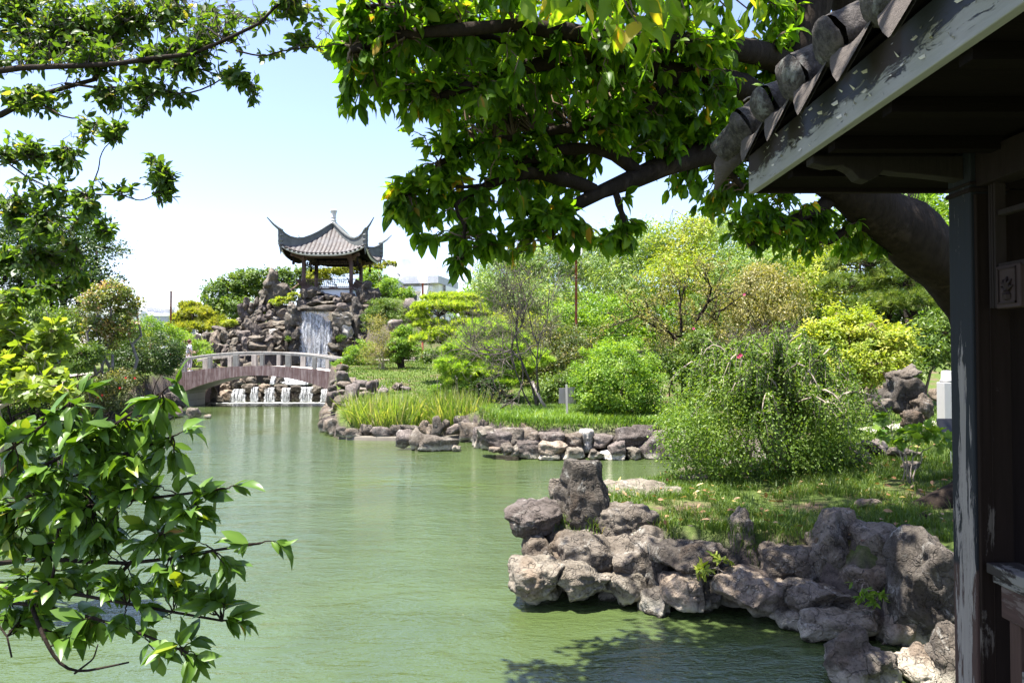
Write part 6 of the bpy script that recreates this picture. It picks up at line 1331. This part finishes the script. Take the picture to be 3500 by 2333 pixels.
# ------------------------------------------------------------------ shared: limbs given in pixels, leafy sprays aimed at blobs
def limb(pts, r0, r1, m=14):
    P = np.array([px(*p) for p in pts]); s = np.concatenate([[0], np.cumsum(np.linalg.norm(np.diff(P, axis=0), axis=1))]); t = np.linspace(0, s[-1], m)
    # smooth interpolation
    from_ = np.stack([np.interp(t, s, P[:, k]) for k in range(3)], -1)
    for _ in range(2): from_[1:-1] = .25*from_[:-2]+.5*from_[1:-1]+.25*from_[2:]
    return from_, np.linspace(r0, r1, m)
def sprays(limbs, targets, r, tb, LP, tw=.006, nl=9, start=.35, wob=.16, sag=.05, spread=.8, droop=.3, whorl=0):
    H_ = np.concatenate([l[0] for l in limbs]); T = []
    for c in targets:
        d = np.linalg.norm(H_-c, axis=1); h = H_[np.argmin(d+r.random(len(H_))*.25*d.min()+0*d)]
        S = curve(h, c, 8, -sag, wob, r); T.append(S)
        Lt = np.linalg.norm(c-h)
        k = nl+int(nl*.5*r.random()); f = np.concatenate([np.sort(r.uniform(start, 1, k)), np.full(whorl, 1.)])
        x = f*7; i0 = np.minimum(x.astype(int), 6); p = S[i0]+(S[i0+1]-S[i0])*(x-i0)[:, None]; tg = unit(S[i0+1]-S[i0])
        sd_ = unit(np.cross(tg, r.normal(size=(len(f), 3))))
        d = tg*.65+sd_*spread+np.array([0, 0, -droop]); LP.append((p, d))
    T = np.array(T); tb.tubes(T, np.broadcast_to(np.linspace(1, .35, 8), (len(T), 8))*tw, 5)

# ------------------------------------------------------------------ the great tree on the near lawn
r = np.random.default_rng(31)
tb0 = px(3235, 1725, 8.3); tb0[2] = float(H(tb0[0], tb0[1])); tb0 = np.array([float(k) for k in tb0])
gt = thing('great_tree', 'great leaning tree whose leafy boughs overhang the pond from the right', 'tree', tb0)
trunk = limb([(3460,1760,8.4),(3470,1450,8.35),(3440,1200,8.2),(3310,990,7.9),(3130,810,7.5),(2970,690,7.1),(2800,560,6.8),(2700,420,6.6),(2720,200,6.6),(2790,-80,6.7)], .40, .17, 26)
main = limb([(3340,1030,8.0),(3200,880,7.8),(3080,770,7.5),(2960,690,7.2),(2800,640,6.9),(2640,560,6.6)], .30, .2)
mb = MB()
mb.tubes(trunk[0], trunk[1]*(1+.05*np.sin(np.arange(26)*1.1)), 20)
mb.V[-1] = mb.V[-1]+.05*np.stack([fbm(mb.V[-1]*[3, 3, 1.5]+k*9, 6, 4) for k in range(3)], -1)
for (u, v, D, rr) in ((2930,1745,8.0,.05),(3010,1700,8.6,.05),(3420,1700,8.,.08),(3150,1780,7.8,.06)):
    e = px(u, v, D); e[2] = H(e[0], e[1])+.02; b0 = trunk[0][0]+[0, 0, .12]; b0[2] = H(b0[0], b0[1])+.45
    mb.tubes(curve(b0, e, 10, .25, .12, r), np.linspace(.24, rr, 10), 10)
mb.build('trunk', BARK['dark'], gt, smooth=True, loc=tb0)
L_ = [limb([(3110,800,7.5),(2900,640,7.0),(2660,505,6.4),(2480,490,6.0),(2330,545,5.8),(2190,590,5.6),(2110,650,5.45),(2030,655,5.4),(1940,715,5.3)], .20, .05),
      limb([(2190,590,5.6),(2110,520,5.5),(2000,500,5.4),(1900,520,5.3),(1760,560,5.2)], .06, .025),
      limb([(2030,655,5.4),(1930,610,5.3),(1800,590,5.2),(1650,640,5.1),(1560,700,5.0)], .055, .018),
      limb([(2700,420,6.6),(2560,300,6.0),(2400,265,5.6),(2300,255,5.4),(2100,200,5.1),(1900,190,4.9),(1700,260,4.8),(1500,330,4.7)], .13, .03),
      limb([(2720,230,6.6),(2500,150,5.6),(2250,160,5.0),(2000,120,4.6),(1700,60,4.5),(1400,120,4.5),(1200,160,4.5)], .11, .025),
      limb([(2700,0,6.6),(2500,-60,5.4),(2200,-80,4.4),(2000,-40,3.9),(1850,-10,3.7)], .08, .02),
      limb([(2900,640,7.0),(2780,720,6.9),(2650,780,6.8),(2560,830,6.8)], .09, .025),
      limb([(3000,700,7.2),(2900,780,7.2),(2820,830,7.2)], .07, .02),
      limb([(2480,490,6.0),(2440,560,6.0),(2540,640,6.2)], .05, .02),
      limb([(1940,715,5.3),(1900,780,5.2),(1880,830,5.2)], .03, .012), limb([(2110,650,5.45),(2130,740,5.4),(2120,800,5.4)], .03, .012),
      limb([(1650,640,5.1),(1520,650,5.),(1430,660,4.95),(1350,680,4.95)], .015, .006), limb([(1560,700,5.),(1600,800,5.),(1570,880,5.)], .018, .008), limb([(2300,255,5.4),(2200,400,5.4),(2000,430,5.3),(1700,470,5.2),(1500,560,5.0)], .05, .02),
      limb([(1900,190,4.9),(1750,160,4.7),(1450,40,4.6),(1250,20,4.6)], .04, .015), limb([(2880,-60,6.8),(2890,60,6.9),(2900,200,7.0)], .13, .10), limb([(2790,-80,6.7),(2700,-400,6.6),(2500,-800,6.6),(2300,-1000,6.8)], .15, .05), limb([(2790,-80,6.7),(3000,-500,7.2),(3050,-900,7.5)], .14, .05), limb([(2700,-400,6.6),(2300,-380,6.),(1900,-380,5.6),(1500,-330,5.2)], .1, .03)]
for l in L_:
    b = MB(); b.tubes(l[0], l[1]*(1+.04*r.normal(size=len(l[1]))), 10); b.V[-1] = b.V[-1]+.02*np.stack([fbm(b.V[-1]*6+k*9, 6, 3) for k in range(3)], -1); b.build('branch', BARK['dark'], gt, smooth=True, loc=tb0)
GB = [(1230,110,120,120,4.6),(1225,280,95,100,4.6),(1330,340,100,70,4.6),(1440,110,220,150,4.6),(1430,320,170,110,4.7),(1600,480,150,110,5.0),(1500,590,80,60,5.0),(1400,690,80,50,4.9),(1470,730,60,50,5.0),(1620,690,140,90,5.1),(1480,650,80,60,5.),
      (1700,260,240,190,4.8),(1780,540,190,130,5.2),(1850,740,150,90,5.2),(2000,800,110,70,5.3),(2120,770,60,80,5.4),(2100,840,50,45,5.4),(1575,880,38,50,5.0),(1640,820,70,40,5.0),(1750,800,90,45,5.1),(2050,180,270,200,4.9),(2330,280,220,180,5.5),(2100,420,180,120,5.3),
      (2380,440,170,80,5.9),(2300,100,250,130,5.2),(2530,620,90,70,6.3),(2620,720,130,70,6.7),(2600,810,110,50,6.8),(2760,770,130,60,7.0),(2880,790,110,50,7.2),(2560,380,110,110,6.3),(2640,150,140,160,6.4),(2820,150,60,150,7.2),(1950,-20,260,70,4.2),(1500,-30,260,60,4.4),(2300,-40,250,60,4.6),(2480,560,60,60,6.2),(2680,620,100,60,6.8),(2250,480,130,90,5.7),(2540,500,120,90,6.6),
      (2330,640,90,40,6.),(2440,690,80,50,6.4),(2560,760,110,60,6.7),(2700,840,110,50,7.1),(2930,850,100,40,7.4),(2450,330,200,150,6.4),(2700,330,110,150,7.4),(2650,520,140,90,7.2),
      (2600,-420,420,260,6.8),(3050,-500,450,380,7.4),(3200,100,330,260,8.6),(2900,-1100,600,400,7.5),(2300,-500,420,200,8.8),(2850,-150,350,250,9.4),
      (1350,665,60,40,4.95),(1395,640,60,45,4.95),(1340,720,36,30,4.95),(1450,790,36,40,5.0),(1560,780,60,40,5.0),(1700,860,80,30,5.1),(1820,880,60,30,5.2),(1960,860,60,36,5.3),
      (1300,200,160,120,5.4),(1600,150,260,160,5.6),(1900,350,260,160,5.9),(1650,420,180,110,5.8),(2150,300,240,160,6.2),(1850,600,180,90,5.8)]
B = [(c, s_*np.array([1, 1.15, 1])) for c, s_ in (blob_px(*b) for b in GB)]
NB0 = len(B); vis = [b for b, g in zip(B, GB) if g[1] > -60]; hid = [b for b, g in zip(B, GB) if g[1] <= -60]
hid += [(np.array(c), np.array(s_)) for c, s_ in (((0, 6.9, 6.4), (1.0, .8, .5)), ((1.5, 6.9, 6.6), (1.0, .8, .5)), ((2.8, 7.0, 6.9), (1.0, .9, .6)), ((.6, 2.6, 6.2), (1.3, 1.2, .6)), ((-.6, 3.4, 6.0), (1.1, 1.1, .6)), ((2.2, 6.6, 7.2), (1.4, 1.3, .8)), ((.9, 7.6, 7.0), (1.3, 1.2, .7)))]  # unseen crown clumps added above the frame to shade the rocks and fascia
C = np.concatenate([in_blobs(vis, 2050, r, .1)[0], in_blobs(hid, 1050, r, .2)[0]])
tb, LP = MB(), []
sprays(L_, C, r, tb, LP, .007, 8, .35, .16, .10, .75, .55, 3)
tb.build('twigs', BARK['brown'], gt, smooth=True, loc=tb0)
P = np.concatenate([p for p, d in LP]); D_ = np.concatenate([d for p, d in LP]); n = len(P)
lf = MB(); L = .118*r.uniform(.55, 1.25, n); leaves(lf, P, D_, r.normal(size=(n, 3))*.5+[0, 0, 1], L, L*r.uniform(.42, .55, n), T_NEAR, np.clip(np.repeat(.42+.16*r.normal(size=len(LP)), [len(p) for p, d in LP])+.15*r.normal(size=n)+.35*(r.random(n) < .018), 0, .999*(1)))
lf.build('crown', LMAT('canopy'), gt, smooth=True, loc=tb0)
# some large near leaves hanging in at the top
P, D_ = [], []
for (u, v, D) in ((1900,20,3.4),(1990,40,3.3),(2110,30,3.3),(2210,110,3.4),(2300,40,3.5),(2420,60,3.6),(2600,60,3.9),(2560,140,4.0),(2480,30,3.8),(2360,140,3.6),(2120,140,3.5),(1820,30,3.6),(2210,190,3.5)):
    c = px(u, v-55, D)
    for k in range(5): P.append(c+r.normal(size=3)*.04); D_.append(r.normal(size=3)*.5+[0, 0, -.9])
n = len(P); lf = MB(); L = .145*r.uniform(.75, 1.15, n); leaves(lf, P, D_, r.normal(size=(n, 3))*.6+[0, -.5, .5], L, L*.5, T_NEAR, np.where(r.random(n) < .10, .97, r.uniform(.6, .9, n)))
tb = MB()
Lb = limb([(2500,-60,5.4),(2400,-150,4.0),(2200,-150,3.6),(1850,-130,3.5)], .03, .012); tb.tubes(Lb[0], Lb[1], 7)
for p in P[::5]: h = Lb[0][np.argmin(np.linalg.norm(Lb[0]-p, axis=1))]; tb.tubes(curve(h, p, 6, 0, .1, r), np.linspace(.006, .004, 6), 5)
tb.build('branch', BARK['brown'], gt, smooth=True, loc=tb0); lf.build('low_leaves', LMAT('canopy'), gt, smooth=True, loc=tb0)

# ------------------------------------------------------------------ fine-leaved tree, upper left
r = np.random.default_rng(41)
f0 = px(-900, 1500, 5.5); f0[2] = 0.4; f0 = np.array([float(k) for k in f0])
ft = thing('fine_leaved_tree', 'small-leaved tree whose twiggy branches reach in across the upper left', 'tree', f0)
tr = limb([(-900,1900,5.5),(-880,1300,5.5),(-800,800,5.2),(-650,500,4.9),(-500,300,4.6)], .2, .12); b = MB(); b.tubes(tr[0], tr[1], 12); b.build('trunk', BARK['dark'], ft, smooth=True, loc=f0)
fl_limb = lambda pts, a, b_: limb(([(-640, 500, 4.88)] if -250 < pts[0][0] < 0 else [])+list(pts), a, b_, 16)
FL = [fl_limb([(-500,300,4.6),(-200,280,4.3),(0,255,4.1),(255,232,3.9),(490,212,3.8),(678,176,3.7),(806,173,3.7),(900,110,3.7),(985,-20,3.7)], .045, .012),
      fl_limb([(-500,300,4.6),(-200,140,4.5),(0,125,4.4),(143,148,4.3),(367,148,4.2)], .05, .02), fl_limb([(-600,420,4.7),(-200,420,4.3),(0,393,4.1),(102,326,4.0),(224,286,4.0),(330,270,4.0)], .06, .02),
      fl_limb([(224,286,4.0),(380,300,3.9),(700,312,3.8),(765,265,3.8)], .015, .006), fl_limb([(806,173,3.7),(877,194,3.7),(1015,163,3.75),(1200,148,3.8)], .009, .004), fl_limb([(490,212,3.8),(650,230,3.8),(760,262,3.8),(860,290,3.8)], .012, .004),
      fl_limb([(0,125,4.4),(60,50,4.4),(120,-30,4.4)], .03, .02), fl_limb([(367,148,4.2),(500,60,4.1),(600,-30,4.1)], .015, .008), fl_limb([(-100,480,4.2),(60,576,3.8),(92,648,3.7),(296,673,3.6),(420,668,3.6)], .018, .006),
      fl_limb([(-200,600,4.0),(0,576,3.8),(120,520,3.8),(230,505,3.8)], .02, .006), fl_limb([(420,668,3.6),(485,689,3.6),(535,663,3.6),(590,600,3.6),(620,590,3.6)], .006, .003), fl_limb([(-200,700,3.9),(0,760,3.7),(150,700,3.7),(280,740,3.6),(380,790,3.6)], .018, .006),
      fl_limb([(-200,900,3.9),(0,900,3.8),(150,880,3.8),(260,840,3.8)], .02, .006), fl_limb([(296,673,3.6),(330,590,3.6),(345,520,3.6),(440,420,3.6)], .007, .003), fl_limb([(102,326,4.),(200,400,3.9),(330,420,3.8)], .012, .005), fl_limb([(-200,1080,4.2),(0,1040,4.1),(180,1000,4.1),(280,920,4.1)], .022, .006)]
b = MB()
for l in FL:
    b = MB(); q_ = np.cumsum(r.normal(size=l[0].shape), 0); q_ -= np.linspace(0, 1, len(q_))[:, None]*q_[-1]+np.linspace(1, 0, len(q_))[:, None]*q_[0]; l[0][:] += .25*l[1][0]*q_; b.tubes(l[0], l[1]*.55, 8); b.build('branch', BARK['dark'], ft, smooth=True, loc=f0)
FB = [(60,40,140,110,4.3),(250,60,170,110,4.2),(430,60,150,100,4.1),(600,60,110,90,4.),(740,40,100,60,3.9),(120,180,170,70,4.2),(350,180,170,60,4.),(560,180,120,50,3.9),(700,130,80,50,3.8),(640,240,100,40,3.8),(820,270,70,60,3.8),(870,330,36,26,3.8),(500,290,120,50,3.85),(620,345,80,30,3.85),(360,340,80,50,3.9),(470,385,40,20,3.8),
      (960,40,60,30,3.75),(920,190,50,16,3.75),(1030,130,40,25,3.8),(1040,40,60,60,3.9),(110,340,110,70,4.0),(280,460,40,40,3.7),(400,450,60,40,3.6),(80,500,90,60,3.8),(200,560,90,50,3.8),(60,680,110,60,3.7),(240,680,90,40,3.7),(520,560,40,50,3.6),(570,620,50,40,3.6),(570,680,40,20,3.6),(310,730,60,60,3.6),(150,800,150,60,3.7),(60,900,150,70,3.8),(230,900,80,50,3.9),(340,790,60,30,3.6),(400,640,80,30,3.6),(100,1010,140,50,4.1),(230,980,80,40,4.1)]
B = [blob_px(*q) for q in FB]; C, _, _ = in_blobs(B, 1250, r, .0); tb, LP = MB(), []
sprays(FL, C, r, tb, LP, .0026, 9, .12, .30, .0, .9, .12, 0); C2, _, _ = in_blobs(B, 600, r, .0); sprays(FL, C2, r, tb, [], .0026, 2, .5, .3, -.02, .9, .1, 0); tb.build('twigs', BARK['twig'], ft, smooth=True, loc=f0)
P = np.concatenate([p for p, d in LP]); D_ = np.concatenate([d for p, d in LP]); n = len(P); lf = MB(); L = .044*r.uniform(.5, 1.4, n)
leaves(lf, P, D_, r.normal(size=(n, 3))*.7+[0, 0, 1], L, L*.52, T_NEAR, np.clip(.45+.25*r.normal(size=n), 0, 1)); lf.build('crown', LMAT('fine'), ft, smooth=True, loc=f0)

# ------------------------------------------------------------------ glossy shrub, lower left
r = np.random.default_rng(51)
g0 = px(-700, 2250, 3.2); g0[2] = -.1; g0 = np.array([float(k) for k in g0])
gs = thing('glossy_shrub', 'glossy large-leaved shrub reaching over the water from the lower left', 'shrub', g0)
sl_limb = lambda pts, a, b_: limb(([(-640, 2350, 3.3)] if pts[0][0] < 0 else [])+list(pts), a, b_, 16)
SL = [sl_limb([(-500,2000,3.2),(-150,1950,2.9),(180,1890,2.7),(420,1950,2.6),(640,1900,2.5),(780,1850,2.5),(890,1855,2.45)], .017, .004), sl_limb([(-500,2000,3.2),(-150,1840,2.9),(100,1770,2.7),(300,1720,2.6),(520,1700,2.55),(690,1695,2.5),(765,1668,2.5)], .016, .004),
      sl_limb([(-500,1950,3.2),(-150,1720,2.9),(150,1600,2.6),(330,1490,2.5),(470,1410,2.45),(555,1340,2.45)], .016, .004), sl_limb([(-500,2050,3.2),(-100,2010,2.9),(200,2010,2.6),(400,2060,2.5),(600,2090,2.5),(760,2120,2.5)], .014, .004),
      sl_limb([(-500,2100,3.2),(-100,2050,2.8),(150,2060,2.6),(380,2130,2.5),(560,2170,2.45),(620,2220,2.45)], .014, .004), sl_limb([(-400,1900,3.2),(0,1740,2.7),(220,1640,2.6),(400,1560,2.5),(590,1490,2.5)], .012, .004),
      sl_limb([(-300,1700,3.0),(0,1560,2.6),(140,1470,2.5),(245,1370,2.5)], .012, .004), sl_limb([(0,1990,2.7),(180,2020,2.6),(200,1800,2.6),(215,1560,2.6)], .007, .004), sl_limb([(100,2050,2.6),(150,2180,2.5),(200,2270,2.5),(255,2300,2.5),(330,2285,2.5),(440,2262,2.5)], .008, .003),
      sl_limb([(255,2300,2.5),(320,2250,2.5),(335,2200,2.5)], .004, .002), sl_limb([(-100,2060,2.7),(40,2140,2.6),(90,2200,2.6),(40,2245,2.6)], .006, .003), sl_limb([(420,1950,2.6),(520,1840,2.55),(600,1790,2.5),(660,1720,2.5)], .007, .004)]
for l in SL:
    b = MB(); b.tubes(l[0], l[1], 8); b.build('branch', BARK['dark'], gs, smooth=True, loc=g0)
SB = [(80,1480,110,60,2.6),(230,1420,70,60,2.5),(330,1500,80,50,2.5),(480,1420,70,40,2.45),(535,1368,36,26,2.45),(440,1470,80,30,2.5),(150,1600,150,70,2.6),(370,1590,110,50,2.5),(530,1560,90,40,2.5),(590,1500,40,30,2.5),(60,1720,110,80,2.7),(250,1720,130,70,2.6),(470,1680,110,50,2.55),(640,1690,70,40,2.5),(740,1670,30,20,2.5),(660,1750,60,40,2.5),
      (120,1860,130,60,2.7),(330,1830,120,60,2.6),(540,1820,90,50,2.55),(680,1890,80,50,2.5),(820,1850,60,30,2.45),(780,1920,60,40,2.5),(180,1980,150,50,2.65),(420,1990,120,50,2.55),(620,2010,90,50,2.5),(740,2060,60,40,2.5),(770,2120,40,30,2.5),(60,2100,110,60,2.7),(260,2130,110,50,2.55),(480,2130,90,50,2.5),(620,2200,60,40,2.45),(650,2250,25,25,2.45),(520,2240,30,20,2.5),(590,1940,60,30,2.5)]
B = [blob_px(*q) for q in SB]; C, _, _ = in_blobs(B, 290, r, .1)
C = np.concatenate([C, [l[0][-1]+unit(l[0][-1]-l[0][-2])*.06 for l in SL[:7]]])
tb, LP = MB(), []; sprays(SL, C, r, tb, LP, .0032, 4, .5, .12, .05, .62, .12, 3); tb.build('twigs', BARK['dark'], gs, smooth=True, loc=g0)
P = np.concatenate([p for p, d in LP]); D_ = np.concatenate([d for p, d in LP]); n = len(P); lf = MB(); L = .09*r.uniform(.45, 1.2, n)
leaves(lf, P, D_, r.normal(size=(n, 3))*.55+[0, -.25, 1], L, L*r.uniform(.38, .46, n), T_NEAR, np.clip(.4+.2*r.normal(size=n)+.5*(r.random(n) < .05), 0, .96)); lf.build('crown', LMAT('gloss'), gs, smooth=True, loc=g0)

# ------------------------------------------------------------------ broad-lobed bushes and seedlings
def lobed(label, blobs, base, n, leaf, key='tulip', cat='shrub', name='lobed_shrub', bark='pale', tm=None, stems=5, r0=.02, z=None):
    r = np.random.default_rng(sum(map(ord, label))); B = [blob_px(*q) for q in blobs]; b0 = px(*base); b0 = np.array([b0[0], b0[1], float(max(H(b0[0], b0[1]), -.1)) if z is None else z])
    t = thing(name, label, cat, b0); ls = []
    for k in range(stems):
        q = B[k % len(B)]; c = curve(b0+r.normal(size=3)*[.06, .06, 0], q[0]+q[1]*r.uniform(-.4, .4, 3), 12, -.12, .14, r); ls.append((c, np.linspace(r0, r0*.35, 12)))
    tb = MB()
    for c, w in ls: tb.tubes(c, w, 7)
    C, _, _ = in_blobs(B, n//5, r, .1); LP = []; sprays(ls, C, r, tb, LP, r0*.2, 4, .5, .15, .1, .8, .1, 1)
    tb.build('stems', BARK[bark], t, smooth=True, loc=b0)
    P = np.concatenate([p for p, d in LP]); D_ = np.concatenate([d for p, d in LP]); n = len(P); lf = MB(); L = leaf*r.uniform(.6, 1.2, n)
    leaves(lf, P, D_, r.normal(size=(n, 3))*.5+[0, -.15, 1], L, L*(.9 if tm is None else .42), T_LOBE if tm is None else tm, np.clip(.45+.22*r.normal(size=n), 0, 1)); lf.build('crown', LMAT(key), t, smooth=False, loc=b0)
    return t
lobed('yellow-green shrub with broad lobed leaves at the left edge above the glossy shrub', [(60,1150,110,50,7.2),(200,1130,60,40,7.2),(40,1240,120,50,7.0),(150,1290,90,50,7.0),(60,1340,120,40,6.8),(200,1340,60,40,6.8),(120,1200,110,50,7.2),(30,1050,90,50,7.2)], (-350,1700,7.2), 900, .12, name='lobed_shrub', r0=.03, stems=9, z=.1)
lobed('big-leaved seedling with lobed leaves on the near lawn by the black plaque', [(3050,1450,60,36,9.6),(3010,1470,40,40,9.5),(3150,1480,70,36,9.5),(3220,1510,50,40,9.4),(3110,1500,60,30,9.4)], (3110,1570,9.5), 150, .13, key='bright', name='seedling', cat='plant', r0=.01)
lobed('leafy sprout growing between the stump-like stone and the broad tan boulder', [(2400,1945,50,26,7.1),(2450,1920,50,24,7.2),(2370,1960,24,20,7.05)], (2450,1960,7.3), 70, .085, key='lime', name='rock_sprout', cat='plant', tm=T_NEAR, r0=.005, z=float(px(2450,1965,7.3)[2]))
lobed('leafy sprout with pale rosettes hanging on the rocks left of the pillar rock', [(2930,1990,50,30,6.6),(2990,2040,36,36,6.5),(2950,2040,36,30,6.5)], (2960,2010,6.8), 80, .075, key='bright', name='rock_sprout', cat='plant', tm=T_NEAR, r0=.005, z=float(px(2960,2015,6.8)[2]))
lobed('small plant rooted on the tiled eave of the near pavilion', [(2630,300,18,22,3.30),(2645,320,14,14,3.30)], (2632,335,3.34), 14, .06, key='bright', name='rock_sprout', cat='plant', tm=T_NEAR, r0=.004, z=float(px(2632,338,3.34)[2]), stems=2)
